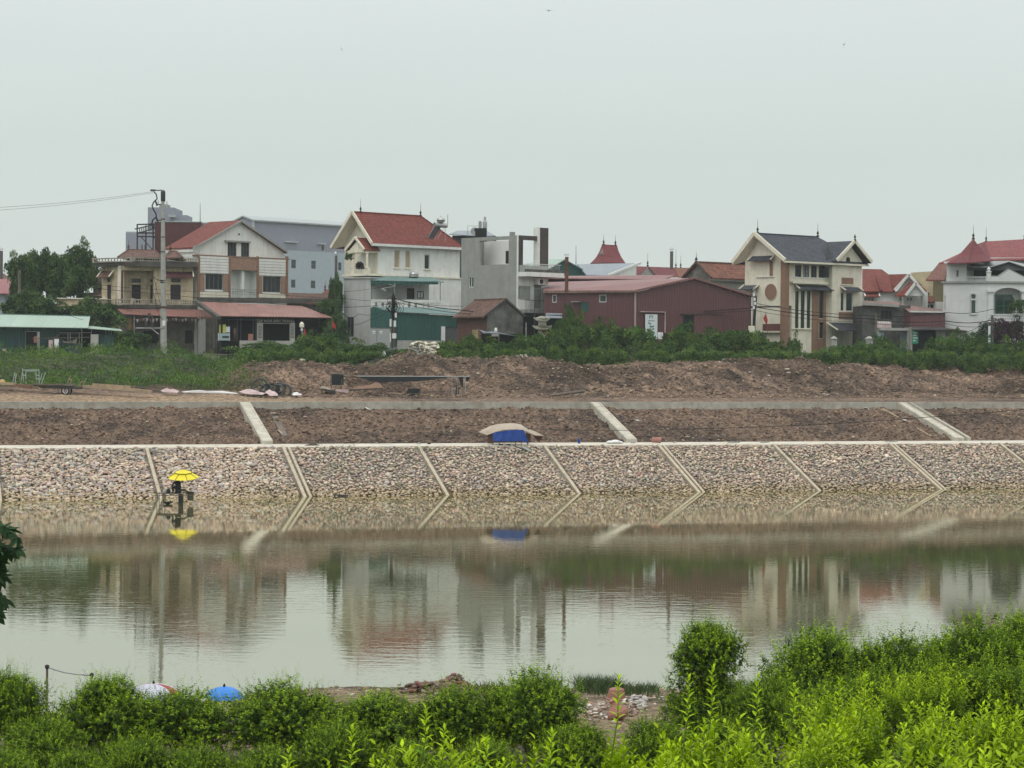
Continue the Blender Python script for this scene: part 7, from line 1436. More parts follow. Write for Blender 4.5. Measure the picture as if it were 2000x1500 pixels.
# ----------------------------------------------------------------- foreground shrubs with long bright leaves
def leaf4(C, A, N, L_, W_):
    """four-triangle folded, arched leaves"""
    A = unit(A); S_ = unit(np.cross(A, N)); N2 = np.cross(S_, A); l = L_[:, None]; w_ = W_[:, None]
    V = np.stack([C, C + A * l * .35 + S_ * w_ * .5 + N2 * w_ * .22, C + A * l * .38, C + A * l * .35 - S_ * w_ * .5 + N2 * w_ * .22, C + A * l * .72 + S_ * w_ * .34 + N2 * (w_ * .12 - l * .05), C + A * l * .72 - S_ * w_ * .34 + N2 * (w_ * .12 - l * .05), C + A * l - N2 * l * .16, C + A * l * .72 - N2 * l * .06], 1)
    k = len(C); tri = np.array([(0, 1, 2), (0, 2, 3), (1, 4, 7), (1, 7, 2), (2, 7, 5), (2, 5, 3), (4, 6, 7), (7, 6, 5)])
    return V.reshape(-1, 3), (tri[None] + (np.arange(k) * 8)[:, None, None]).reshape(-1, 3)
def shoot_mesh(seed, ln=.5, nl=20, LL=.078, young=1.0):
    r = np.random.default_rng(seed); f = np.linspace(.12, 1, nl); bend = np.array((r.uniform(-.1, .1), r.uniform(-.1, .1), 0))
    pos = np.stack([bend[0] * f ** 2, bend[1] * f ** 2, f * ln], 1); th = np.arange(nl) * 2.4 + r.uniform(0, 6); up = .45 + .75 * f ** 2
    A = np.stack([np.cos(th), np.sin(th), up], 1); N = unit(np.stack([-np.cos(th) * up, -np.sin(th) * up, np.ones(nl)], 1) + r.normal(size=(nl, 3)) * .15)
    L_ = LL * (1.1 - .35 * f ** 3) * r.uniform(.75, 1.2, nl); V, Fc = leaf4(pos, A, N, L_, L_ * .40)
    c0 = np.array((.06, .14, .010)); c1 = np.array((.40, .56, .012)) * young; t = (c0 + (c1 - c0) * (f ** 1.2)[:, None]) * r.uniform(.85, 1.15, (nl, 1))  # tips bright as young growth; old base leaves darkened further as painted shade
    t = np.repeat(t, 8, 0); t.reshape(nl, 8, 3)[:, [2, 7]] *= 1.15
    # stem
    n = 6; st = []; 
    for i in range(n + 1):
        q = i / n; c = np.array((bend[0] * q * q, bend[1] * q * q, q * ln)); st += [c + np.array((math.cos(a) * .0045 * (1.2 - q), math.sin(a) * .0045 * (1.2 - q), 0)) for a in (0, 2.1, 4.2)]
    sf = []
    for i in range(n):
        for k in range(3): a, b = i * 3 + k, i * 3 + (k + 1) % 3; sf += [(a, b, b + 3), (a, b + 3, a + 3)]
    V = np.concatenate([V, np.array(st)]); Fc = np.concatenate([Fc, np.array(sf) + nl * 8]); t = np.concatenate([t, np.tile((.12, .17, .03), (len(st), 1))])
    return np_mesh('leafy_shoot', V, Fc, LEAFM, t)
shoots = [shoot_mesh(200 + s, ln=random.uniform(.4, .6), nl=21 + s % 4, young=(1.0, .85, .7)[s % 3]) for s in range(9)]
def bright_shrub(px, ytop, hw, D, label, n=180, sc=1.0):
    c = P(px, ytop, D); R0 = hw * M(D); zb = float(near_z(np.array([c.x]), np.array([c.y]))[0]); zt = c.z - .12
    t = T('leafy_shrub', label, 'shrub', (c.x, c.y, zb), 'bright long-leaved shrubs in the foreground'); mb = MB(); q = Vector((c.x, c.y, zb))
    for k in range(6):
        th = k * 1.05; mb.tube([q, q + Vector((math.cos(th) * R0 * .3, math.sin(th) * R0 * .3, (zt - zb) * .5)), q + Vector((math.cos(th) * R0 * .6, math.sin(th) * R0 * .6, (zt - zb) * .8))], .02, 5, .008)
    mb.build('stem', BARK, t)
    cl = [(random.random() ** .5, random.uniform(0, 6.283)) for _ in range(15)]
    for k in range(n):
        u, th = cl[k % 15]; q = Vector((u * math.cos(th) + random.gauss(0, .11), u * math.sin(th) + random.gauss(0, .11))); u = min(1, q.length); th = math.atan2(q.y, q.x); hz = math.sqrt(max(0, 1 - u * u)); H_ = min(1.3, zt - zb)
        lay = random.random() ** 2 * .45
        p = Vector((math.cos(th) * u * R0 * (1 - lay * .5), math.sin(th) * u * R0 * (1 - lay * .5), (zt - zb) - H_ * (1 - hz) * .9 - lay * .6 - .42 * sc))
        o = link_mesh('leafy_shoot', shoots[random.randrange(9)], t); o.location = p; lean = .15 + u * .6; s = sc * random.uniform(.75, 1.15)
        o.rotation_euler = Euler((0, lean * random.uniform(.5, 1.3), th)); o.scale = (s, s, s)
    return t
fr_rows = [(650, 1478, 95, 14.0, 'bright leafy shrub whose tips just enter the bottom edge, leftmost of the foreground'), (850, 1442, 150, 14.3, 'bright leafy shrub below the rubble heap and the rounded shrub'), (1035, 1462, 110, 14.2, 'bright leafy shrub left of the fallen clay jar'), (1225, 1428, 140, 14.4, 'bright leafy shrub directly below the clay pots'), (1395, 1415, 140, 15, 'bright leafy shrub with tall shoots below the two-tiered shrub'), (1555, 1375, 150, 16.5, 'bright leafy shrub right of the tall shoots'), (1730, 1352, 160, 18, 'bright leafy shrub in the lower right quarter'), (1900, 1340, 165, 18, 'bright leafy shrub towards the right edge'), (2060, 1345, 150, 18, 'bright leafy shrub cut by the right edge'),
 (1300, 1490, 150, 12.6, 'nearest bright shrub below the clay pots at the bottom edge'), (1500, 1475, 150, 12.6, 'nearest bright shrub right of the bottom centre'), (1700, 1462, 160, 12.8, 'nearest bright shrub at the bottom of the right quarter'), (1900, 1455, 160, 12.8, 'nearest bright shrub by the bottom right corner'), (2080, 1450, 140, 12.8, 'nearest bright shrub cut by the bottom right corner'), (1650, 1325, 110, 24, 'finer leaved bright shrub behind the foreground ones'), (1820, 1300, 130, 25, 'fine bright shrub between middle ground and foreground on the right')]
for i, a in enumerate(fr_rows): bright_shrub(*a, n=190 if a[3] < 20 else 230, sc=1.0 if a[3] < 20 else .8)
# tall single shoots standing above the mass: their leaves are parts
lf_me = []
for s in range(4):
    V, Fc = leaf4(np.zeros((1, 3)), np.array([(0, 0, 1.)]), np.array([(1., 0, 0)]), np.array([1.0]), np.array([.36])); t = np.tile(np.array(((.38, .54, .012), (.30, .46, .012), (.42, .58, .015), (.18, .33, .012))[s]), (8, 1)); lf_me.append(np_mesh('leaf', V, Fc, LEAFM, t))
tall = [(565, 1462, 1500, 14), (688, 1420, 1500, 14), (832, 1385, 1470, 14.2), (868, 1425, 1480, 14.1), (950, 1445, 1490, 14), (1078, 1432, 1490, 14), (1208, 1325, 1440, 14.6), (1345, 1322, 1440, 14.8), (1392, 1300, 1430, 15), (1376, 1410, 1470, 14.5), (1480, 1322, 1420, 15.5), (1552, 1338, 1400, 16), (1640, 1330, 1400, 17), (1690, 1318, 1390, 17.5), (1850, 1330, 1400, 17.5)]
for i, (px, y0, y1, D) in enumerate(tall):
    b = P(px - 14, y1 + 40, D); tp = P(px, y0, D); t = T('tall_shoot', 'single tall leafy shoot over the bright shrubs, ' + ('at the far left of them', 'second from the left of them', 'below the rounded shrub', 'short one beside the tallest left shoot', 'left of the fallen clay jar', 'below the fallen clay jar', 'crossing in front of the upturned clay pot', 'left one before the two-tiered shrub', 'highest one before the two-tiered shrub', 'short one in front of the two-tiered shrub', 'leaning right of the two-tiered shrub', 'between the two-tiered shrub and the right shrubs', 'left one of the right-hand bright shrubs', 'middle one of the right-hand bright shrubs', 'rightmost one over the bright shrubs')[i], 'shoot', tuple(b), 'tall shoots of the foreground shrubs')
    mb = MB(); mid = b.lerp(tp, .5) + Vector((.02, 0, 0)); mb.tube([b, mid, tp], .006, 5, .002); mb.build('stem', mat('green_stem', (.12, .18, .03), bump=0) if i == 0 else bpy.data.materials['green_stem'], t)
    nl = int(12 + (tp - b).length * 26)
    for k in range(nl):
        f_ = .25 + .75 * k / (nl - 1); p = b.lerp(mid, f_ * 2) if f_ < .5 else mid.lerp(tp, f_ * 2 - 1); th = k * 2.4; o = link_mesh('leaf', lf_me[min(3, int((1 - f_) * 4.5)) if f_ < .6 else k % 3], t); o.location = p - b
        d_ = Vector((math.cos(th), math.sin(th), .5 + 1.1 * f_ ** 3)).normalized(); q = d_.to_track_quat('Z', 'X'); o.rotation_mode = 'QUATERNION'; xup = q @ Vector((1, 0, 0)); 
        from mathutils import Quaternion
        tgt = Vector((-d_.x * d_.z, -d_.y * d_.z, 1 - d_.z ** 2)); ang_ = math.atan2((xup.cross(tgt)).dot(d_), xup.dot(tgt)); o.rotation_quaternion = Quaternion(d_, ang_) @ q
        s = .078 * random.uniform(.7, 1.15) * (1.05 - .35 * f_ ** 3); o.scale = (s, s, s)
# dark broad-leaved tree reaching in at the left edge
def whorl(seed):
    r = np.random.default_rng(seed); n = 8; th = np.arange(n) * 2 * math.pi / n + r.uniform(-.2, .2, n); A = np.stack([np.cos(th), np.sin(th), r.uniform(-.75, -.15, n)], 1); N = unit(np.stack([np.cos(th) * .3, np.sin(th) * .3, np.ones(n)], 1))
    L_ = r.uniform(.11, .17, n); V, Fc = leaf4(np.zeros((n, 3)), A, N, L_, L_ * .42); t = np.repeat(np.array((.022, .055, .02)) * r.uniform(.7, 1.5, (n, 1)), 8, 0); return np_mesh('leaf_whorl', V, Fc, LEAFM, t)
wh = [whorl(300 + s) for s in range(4)]
D = 24; c = P(-126, 1098, D); zb = float(near_z(np.array([c.x]), np.array([c.y]))[0]); t = T('broadleaf_tree', 'dark glossy broad-leaved tree reaching in at the left edge over the water', 'tree', (c.x, c.y, zb)); mb = MB(); mb.tube([(c.x, c.y, zb), (c.x + .05, c.y, zb + 1.8), (c.x, c.y, c.z + .3)], .08, 8, .03)
for k in range(9): th = k * .7; mb.tube([(c.x, c.y, c.z - .4 + k * .1), (c.x + math.cos(th) * .7, c.y + math.sin(th) * .7, c.z - .2 + k * .08)], .02, 5, .008)
mb.build('trunk', BARK, t)
for k in range(298):
    d_ = Vector((random.gauss(.5, 1), random.gauss(0, 1), random.gauss(0, 1))).normalized(); rr = random.uniform(.72, 1.0) if k < 230 else random.uniform(.2, .7); lb_ = 1 + .12 * math.sin(d_.z * 9) + .08 * math.sin(d_.x * 7)
    o = link_mesh('leaf_whorl', wh[k % 4], t); o.location = Vector((d_.x * .86 * rr * lb_, d_.y * .8 * rr, d_.z * 1.16 * rr)) + Vector((0, 0, c.z - zb)); o.rotation_euler = (d_.y * -.7, d_.x * .8, random.uniform(0, 6)); s = random.uniform(.75, 1.15); o.scale = (s, s, s)
# grass tuft and weeds at the near waterline
def blades(C, h0, h1, w_, cols, seed):
    r = np.random.default_rng(seed); k = len(C); A = unit(r.normal(size=(k, 3)) * np.array((.45, .45, .1)) + np.array((0, 0, 1))); L_ = r.uniform(h0, h1, k); S_ = unit(np.cross(A, r.normal(size=(k, 3)))); bend = r.normal(size=(k, 3)) * np.array((.35, .35, 0)); l = L_[:, None]
    V = np.stack([C - S_ * w_, C + S_ * w_, C + A * l * .55 + S_ * w_ * .8 + bend * l * .2, C + A * l * .55 - S_ * w_ * .8 + bend * l * .2, C + A * l * .92 + bend * l * .75], 1)
    Fc = (np.array([(0, 1, 2), (0, 2, 3), (3, 2, 4)])[None] + (np.arange(k) * 5)[:, None, None]).reshape(-1, 3); cols = np.array(cols); t = cols[r.choice(len(cols), k)] * r.uniform(.7, 1.3, (k, 1)); return V.reshape(-1, 3), Fc, np.repeat(t, 5, 0)
for nm, x0, x1, px, n, h0, h1, lb, sdv in (('grass', 1128, 1205, 1345, 1500, .25, .62, 'dark green grass clump at the water edge beside the clay pots', 1), ('grass', 1205, 1285, 1350, 900, .12, .4, 'shorter straggly grass at the water edge behind the clay pots', 2), ('grass', 925, 985, 1362, 500, .1, .35, 'sparse brownish grass between rubble heap and bright shrub', 3), ('grass', 1420, 1480, 1330, 500, .2, .5, 'pale twiggy grass right of the two-tiered shrub', 4)):
    r = np.random.default_rng(sdv); g0 = G(x0, px, .4); g1 = G(x1, px, .4); xx = g0.x + (g1.x - g0.x) * r.random(n); yy = g0.y + r.normal(size=n) * .9; C = np.stack([xx, yy, near_z(xx, yy) - .02], 1)
    V, Fc, t = blades(C, h0, h1, .008, [(.05, .085, .035), (.03, .06, .03), (.09, .11, .05)] if sdv != 3 else [(.10, .09, .05), (.05, .07, .03)], sdv); tag(link_mesh(nm, np_mesh(nm, V, Fc, LEAFF, t)), lb, 'grass', kind='stuff')
# ================================================================= things on the far bank
# --- angler under the yellow umbrella
DU = 41160 / (986 - 680); GX = lambda x, y: P(x, y, DU)
h = T('fishing_platform', 'low plank fishing platform on thin stilts in the shallow water', 'platform', tuple(P(333, 985, DU)))
zp = P(330, 963, DU).z
mb = MB(); a = P(306, 963, DU); b_ = P(351, 963, DU); 
for k in range(4):
    m_ = MB(); m_.box((a.x, a.y - .3 + k * .28, zp - .04), (b_.x, a.y - .05 + k * .28, zp)); m_.build('plank', OLDWOOD, h)
for px in (307.5, 318.5, 350):
    for dy in (-.25, .7):
        m_ = MB(); q = P(px, 963, DU); m_.rod((q.x, q.y + dy, -.6), (q.x, q.y + dy, zp - .03), .028); m_.build('stilt', GALV if px < 340 else OLDWOOD, h)
m_ = MB(); m_.rod((a.x, a.y - .3, zp - .12), (b_.x + .9, a.y - .3, zp - .12), .025); m_.build('rail', OLDWOOD, h)
# seated person, one body
def skin_body(name, pts, edges, rad, m_, loc, root=0, par=None, lv=2):
    me = bpy.data.meshes.new(name); me.from_pydata(pts, edges, []); o = bpy.data.objects.new(name, me); COL.objects.link(o); o.modifiers.new('skin', 'SKIN'); sv = me.skin_vertices[0].data
    for i, r_ in enumerate(rad): sv[i].radius = (r_, r_) if not isinstance(r_, tuple) else r_
    sv[root].use_root = True; s_ = o.modifiers.new('sub', 'SUBSURF'); s_.levels = lv; s_.render_levels = lv; me.materials.append(m_)
    if par: o.parent = par; o.location = Vector(loc) - BASE[par.name]; BASE[o.name] = BASE[par.name]
    else: o.location = loc; BASE[o.name] = Vector(loc)
    return o
pb = P(347, 963, DU); seat = Vector((pb.x, pb.y + .1, zp)); H = T('person', 'person in dark clothes and cap crouching on a low stool under the yellow umbrella', 'person', tuple(seat))
DK = mat('dark_navy_clothes', (.018, .02, .03), bump=.2); SKIN = mat('tanned_skin', (.24, .13, .085), bump=0); HAIRM = mat('black_cap_cloth', (.012, .012, .014), bump=0); TR = mat('dark_brown_trousers', (.035, .025, .022), bump=.2)
V_ = [(0, .1, .27), (-.01, .05, .45), (-.03, -.04, .64), (-.05, -.10, .76), (-.06, -.14, .83),   # pelvis, waist, chest, neck base, neck
      (.17, -.02, .70), (.22, -.13, .48), (.05, -.36, .44), (-.21, -.08, .70), (-.28, -.2, .5), (-.12, -.42, .42),
      (.11, .08, .25), (.16, -.32, .40), (.15, -.26, .06), (.15, -.42, .02), (-.11, .08, .25), (-.2, -.28, .42), (-.17, -.24, .06), (-.18, -.4, .02)]
E_ = [(0, 1), (1, 2), (2, 3), (3, 4), (2, 5), (5, 6), (6, 7), (2, 8), (8, 9), (9, 10), (0, 11), (11, 12), (12, 13), (13, 14), (0, 15), (15, 16), (16, 17), (17, 18)]
Rr_ = [.155, .145, .16, .075, .055, .075, .052, .038, .075, .052, .038, .11, .082, .052, .045, .11, .082, .052, .045]
rot = Matrix.Rotation(R_(-38), 3, 'Z'); V_ = [tuple(rot @ Vector(v)) for v in V_]
bd = skin_body('body', V_, E_, Rr_, DK, tuple(seat), 0, H)
def blob(nm, c, rx, ry, rz, m_, par, n=14):
    mb_ = MB(); mb_.lathe((0, 0, 0), [(math.sin(math.pi * k / 10) + 1e-4, -math.cos(math.pi * k / 10)) for k in range(11)], n); mb_.v = [Vector((v.x * rx, v.y * ry, v.z * rz)) + Vector(c) for v in mb_.v]; return mb_.build(nm, m_, par, smooth=True)
hc = seat + rot @ Vector((-.07, -.20, .95)); hd = blob('head', hc, .082, .10, .115, SKIN, H); fd = rot @ Vector((0, -1, -.1))
blob('nose', hc + fd * .1 + Vector((0, 0, -.01)), .014, .018, .02, SKIN, hd)
for s_ in (-1, 1):
    blob('eye', hc + fd * .088 + rot @ Vector((s_ * .032, 0, .02)), .012, .01, .008, HAIRM, hd); blob('ear', hc + rot @ Vector((s_ * .082, .01, 0)), .014, .022, .032, SKIN, hd)
blob('mouth', hc + fd * .094 + Vector((0, 0, -.05)), .022, .01, .006, TERRA, hd)
cap = MB(); cap.lathe(hc + Vector((0, 0, .02)), [(.10, 0), (.105, .03), (.085, .085), (.04, .115), (.001, .12)], 14); cap.slab([hc + fd * .07 + rot @ Vector((s * .07, 0, 0)) + Vector((0, 0, .04)) for s in (-1, 1)] + [hc + fd * .19 + rot @ Vector((s * .05, 0, 0)) + Vector((0, 0, .025)) for s in (1, -1)], .015); cap.build('cap', HAIRM, H)
for vi, sg in ((7, 1), (10, -1)):      # hands: palm, four fingers and a thumb curled on the rod
    hp = seat + Vector(V_[vi]); f_ = rot @ Vector((-.35 if sg > 0 else .1, -.9, -.15)).normalized(); sdv = f_.cross(Vector((0, 0, 1))).normalized()
    hm = blob('hand', hp + f_ * .045, .04, .045, .02, SKIN, H, 10)
    for k in range(4):
        q = hp + f_ * .08 + sdv * (k - 1.5) * .02; l_f = (.06, .07, .066, .05)[k]; fb = MB(); fb.tube([q, q + f_ * l_f * .5 + Vector((0, 0, .006)), q + f_ * l_f * .8 - Vector((0, 0, .02)), q + f_ * l_f * .6 - Vector((0, 0, .045))], .0088, 6, .007); fb.build('finger', SKIN, hm)
    q = hp + f_ * .03 - sdv * sg * .035; fb = MB(); fb.tube([q, q + f_ * .03 - sdv * sg * .02, q + f_ * .06 - Vector((0, 0, .015))], .01, 6, .008); fb.build('thumb', SKIN, hm)
m_ = MB(); m_.box(tuple(seat + Vector((-.18, -.05, .02))), tuple(seat + Vector((.18, .28, .12)))); tag(m_.build('stool', IRON), 'low dark stool under the crouching angler', 'stool')
o = T('fishing_rod', 'long thin fishing rod held out over the water by the angler', 'fishing rod', tuple(seat + Vector(V_[7]))); m_ = MB(); a = seat + rot @ Vector((.0, -.3, .43)); m_.tube([a, a + rot @ Vector((-.6, -1.6, .2)), a + rot @ Vector((-1.1, -3.2, .15))], .009, 5, .003); m_.build('rod', IRON, o)
# dark support box between platform and water, bag and net
m_ = MB(); q = P(353.5, 964, DU); m_.box((q.x - .13, q.y - .1, -.3), (q.x + .13, q.y + .15, zp - .05)); tag(m_.build('support_drum', IRON), 'upright black drum carrying the platform below the angler', 'drum')
o = T('keep_net', 'round wire keep net standing in the water right of the angler', 'keep net', tuple(P(373, 975, DU))); q = P(372, 962, DU)
m_ = MB(); m_.lathe((q.x, q.y, q.z - .5), [(.17, 0), (.19, .2), (.2, .45)], 12); m_.build('net', mat('net_mesh', (.12, .12, .09), var=.3, scale=20), o); m_ = MB(); n = 16; m_.tube([q + Vector((math.cos(k * 2 * math.pi / n) * .22, math.sin(k * 2 * math.pi / n) * .22, -.04)) for k in range(n + 1)], .018, 5); m_.build('hoop', IRON, o)
m_ = MB(); m_.tube([P(352, 957, DU), P(360, 957, DU), P(367, 961, DU), P(379, 962, DU)], .07, 7, .04); tag(m_.build('rod_bag', mat('olive_bag', (.07, .07, .045))), 'olive rod bag slung behind the angler towards the keep net', 'bag')
for px, c_, lb in ((322, (.4, .4, .36), 'pale tackle bag on the left of the plank platform'), (329, (.02, .02, .02), 'small black box on the plank platform')):
    q = P(px, 961, DU); m_ = MB(); m_.lathe((q.x, q.y, zp), [(.12, 0), (.15, .1), (.1, .24), (.03, .28)], 9); tag(m_.build('tackle_bag', mat('bag_' + str(px), c_)), lb, 'bag')
m_ = MB(); q = P(328, 981, DU); m_.lathe((q.x, q.y, -.02), [(.05, .0), (.3, .1), (.36, .17), (.33, .17), (.05, .03)], 12, flat=.6); tag(m_.build('floating_basin', IRON), 'shallow dark basin floating below the plank platform', 'basin')
# umbrella
U = T('fishing_umbrella', 'yellow two-tier fishing umbrella with black seams over the angler', 'umbrella', tuple(P(357.5, 985, DU))); uc = P(358, 928.5, DU); n = 8
tilt = Matrix.Rotation(R_(9), 3, 'X'); Ru = 31 * M(DU)
def up(r_, z_, k): t = 2 * math.pi * (k + .5) / n; return uc + tilt @ Vector((math.cos(t) * r_, math.sin(t) * r_, z_))
m_ = MB(); m_.rod((uc.x, uc.y, -.5), tuple(uc + Vector((0, 0, .3))), .022); m_.build('pole', GALV, U)
for k in range(n):
    m_ = MB(); m_.slab([up(Ru, -.12, k), up(Ru, -.12, k + 1), up(Ru * .5, .17, k + 1), up(Ru * .5, .17, k)], .012); m_.build('canopy_panel', YELLOW, U)
    m_ = MB(); m_.slab([up(Ru * .56, .19, k), up(Ru * .56, .19, k + 1), up(.01, .38, k)], .012); m_.build('top_panel', YELLOW, U)
    m_ = MB(); m_.rod(up(Ru, -.11, k), up(Ru * .56, .155, k), .014, 5); m_.rod(up(Ru * .56, .2, k), up(Ru * .56, .2, k + 1), .014, 5); m_.build('seam', BLACK, U)
# debris at the waterline
for x0, x1, y, lb in ((215, 242, 975.5, 'flat grey board floating at the stone slope left of the angler'), (652, 680, 968, 'dark driftwood at the water edge right of the double rib')):
    D_ = 9.8 * F / (y - 680); a = P(x0, y, D_); b_ = P(x1, y, D_); m_ = MB(); m_.box((a.x, a.y - .1, .0), (b_.x, a.y + .25, .09)); tag(m_.build('floating_board', IRON), lb, 'board')
# --- tent on the walkway
def onwalk(px, dn=1.5): 
    q = hitn(px, 868, NP0 + dn); return Vector((q.x, q.y, ZP + .03))
Yt = onwalk(998).y; W_ = lambda x, y, dy=0: P(x, y, Yt + dy)
h = T('canvas_tent', 'low beige canvas shelter with spread flaps and a blue front sheet on the walkway', 'tent', tuple(onwalk(998)))
fr_pts = [(935, 843.5, -.9), (951, 849.5, -1.1), (968, 843, -1.0), (985, 839, -1.05), (1010, 838, -1.1), (1028, 842, -1.1), (1044, 849.5, -1.1), (1062, 851, -.9)]
tp_pts = [(952, 835, 0), (957, 832, .1), (970, 828.5, .4), (985, 827, .6), (1005, 826.5, .6), (1018, 829, .5), (1027, 835.5, .2), (1034, 838, 0)]
m_ = MB()
mid = [((a[0] + b[0]) / 2, (a[1] * .45 + b[1] * .55), (a[2] + b[2]) / 2 - .1 + .12 * (-1) ** i) for i, (a, b) in enumerate(zip(fr_pts, tp_pts))]
for A_, B_ in ((fr_pts, mid), (mid, tp_pts)):
    for i in range(7): m_.slab([W_(*A_[i]), W_(*A_[i + 1]), W_(*B_[i + 1]), W_(*B_[i])], .03)
bk = [(x, y + 3, dy + 1.6) for x, y, dy in tp_pts]
for i in range(7): m_.slab([W_(*tp_pts[i]), W_(*tp_pts[i + 1]), W_(*bk[i + 1]), W_(*bk[i])], .03)
m_.build('canopy', BEIGETARP, h)
m_ = MB(); BRN = mat('maroon_tarp', (.10, .045, .035), bump=.3, bscale=5)
m_.slab([W_(952, 866, -.9), W_(964, 866.5, -.9), W_(964, 846, -.9), W_(952, 849, -.9)], .03, (0, -1, 0)); m_.slab([W_(1028, 864, -.9), W_(1036, 864, -.7), W_(1037, 849, -.7), W_(1027, 845, -.9)], .03, (0, -1, 0)); m_.slab([W_(1041, 851, -.8), W_(1053, 864, -.6), W_(1061, 852, -.8)], .03, (0, -1, 0)); m_.build('side_flap', BRN, h)
m_ = MB()
nn = 7
for i in range(nn):
    f0, f1 = i / nn, (i + 1) / nn; j0, j1 = .07 * (i % 2), .07 * ((i + 1) % 2); tl = lambda f: (969 + (1023 - 969) * f, 844 - 4.5 * math.sin(min(1, f * 1.3) * math.pi / 2)); bl = lambda f: (966 + (1030 - 966) * f, 862 - .5 * f)
    m_.slab([W_(*bl(f0), -1.15 - j0), W_(*bl(f1), -1.15 - j1), W_(*tl(f1), -1.15), W_(*tl(f0), -1.15)], .02, (0, -1, 0))
m_.slab([W_(963, 860, -1.1), W_(967, 862, -1.15), W_(969, 844, -1.15), W_(962, 847, -1.0)], .02, (0, -1, 0)); m_.slab([W_(1024, 862, -1.15), W_(1033, 868, -1.1), W_(1031, 860, -1.1), W_(1023, 841, -1.15)], .02, (0, -1, 0))
m_.build('blue_sheet', BLUETARP, h)
m_ = MB()
for x in (963, 975, 1007, 1018, 1030): m_.rod(W_(x, 870, -1.0), W_(x, 846, -1.0), .025)
m_.rod(W_(963, 862.5, -1.0), W_(1032, 862.5, -1.0), .03); m_.build('frame', IRON, h)
m_ = MB(); m_.tube([W_(936, 843.5, -.9), W_(914, 844, -.7), W_(880, 855, 0), W_(852, 862.5, .4)], .014, 4); m_.tube([W_(1036, 838, 0), W_(1065, 849, .2), W_(1100, 863, .5)], .025, 4); m_.tube([W_(1061, 851, -.9), W_(1080, 860, .3)], .012, 4); m_.build('guy_rope', OLDWOOD, h)
for x in (979, 993): m_ = MB(); q = W_(x, 868.5, -1.0); m_.box((q.x - .14, q.y, ZP + .03), (q.x + .14, q.y + .2, ZP + .13)); tag(m_.build('tent_block', IRON), 'flat dark block under the blue front of the canvas tent, ' + ('left one' if x == 979 else 'right one'), 'block', 'dark blocks under the tent')
def put(px, dn=1.6): return onwalk(px, dn)
q = put(1131, 3.1); m_ = MB(); m_.lathe(q, [(.09, 0), (.12, .3), (.13, .32), (.11, .33)], 12); b_ = T('blue_bucket', 'small blue bucket right of the canvas tent', 'bucket', tuple(q)); m_.build('bucket', BLUETARP, b_); m_ = MB(); m_.tube([q + Vector((math.cos(t) * .12, 0, .32 + math.sin(t) * .1)) for t in [k * math.pi / 8 for k in range(9)]], .008, 4); m_.build('handle', IRON, b_)
o = T('white_sacks', 'white sack slumped beside the foot of the concrete beam', 'sack', tuple(put(1198, 2.6)))
for x, s_ in ((1192, .3), (1202, .38), (1210, .26)): q = put(x, 2.6); blob('sack_fold', q + Vector((0, 0, s_ * .35)), s_, s_ * .7, s_ * .42, WHITEP, o, 10)
o = T('terracotta_tub', 'pinkish terracotta tub lying on its side on the walkway', 'tub', tuple(put(1282, 3.0))); q = put(1282, 3.0) + Vector((-.32, 0, .24)); m_ = MB(); m_.lathe(q, [(.20, .0), (.23, .04), (.19, .07), (.22, .66), (.18, .66), (.15, .1)], 16, (1, .1, 0)); m_.build('tub', TERRA, o)
for x0, x1, lb in ((1422, 1444, 'thin grey board lying on the walkway right of the terracotta tub'), (1486, 1502, 'short grey board on the walkway, farther right'), (1730, 1752, 'grey board on the walkway below the right beam')):
    a = put(x0, 2.7); b_ = put(x1, 2.9); m_ = MB(); m_.beam(a + Vector((0, 0, .03)), b_ + Vector((0, 0, .05)), .22, .05); tag(m_.build('board', GREYW), lb, 'board')
m_ = MB(); a = put(610, 2.2); m_.lathe(a, [(.7, 0), (.55, .06), (.2, .12), (.02, .13)], 10, flat=.5); tag(m_.build('mud_pile', mat('mud', (.05, .035, .028))), 'flat dark mud heap spilled on the walkway right of the first beam', 'mud heap')
for k, (x, sz_) in enumerate(((1236, .2), (1317, .14), (818, .16), (838, .15))): q = put(x, 3.2); m_ = MB(); m_.lathe(q, [(sz_, 0), (sz_ * .8, sz_ * .5), (sz_ * .3, sz_ * .8)], 7); tag(m_.build('debris_lump', GREYW if k != 3 else DARK), ('grey rag at the foot of the middle beam', 'small pale rag right of the terracotta tub', 'grey bag on the walkway left of the tent', 'black bag on the walkway left of the tent')[k], 'rag' if k < 2 else 'bag')
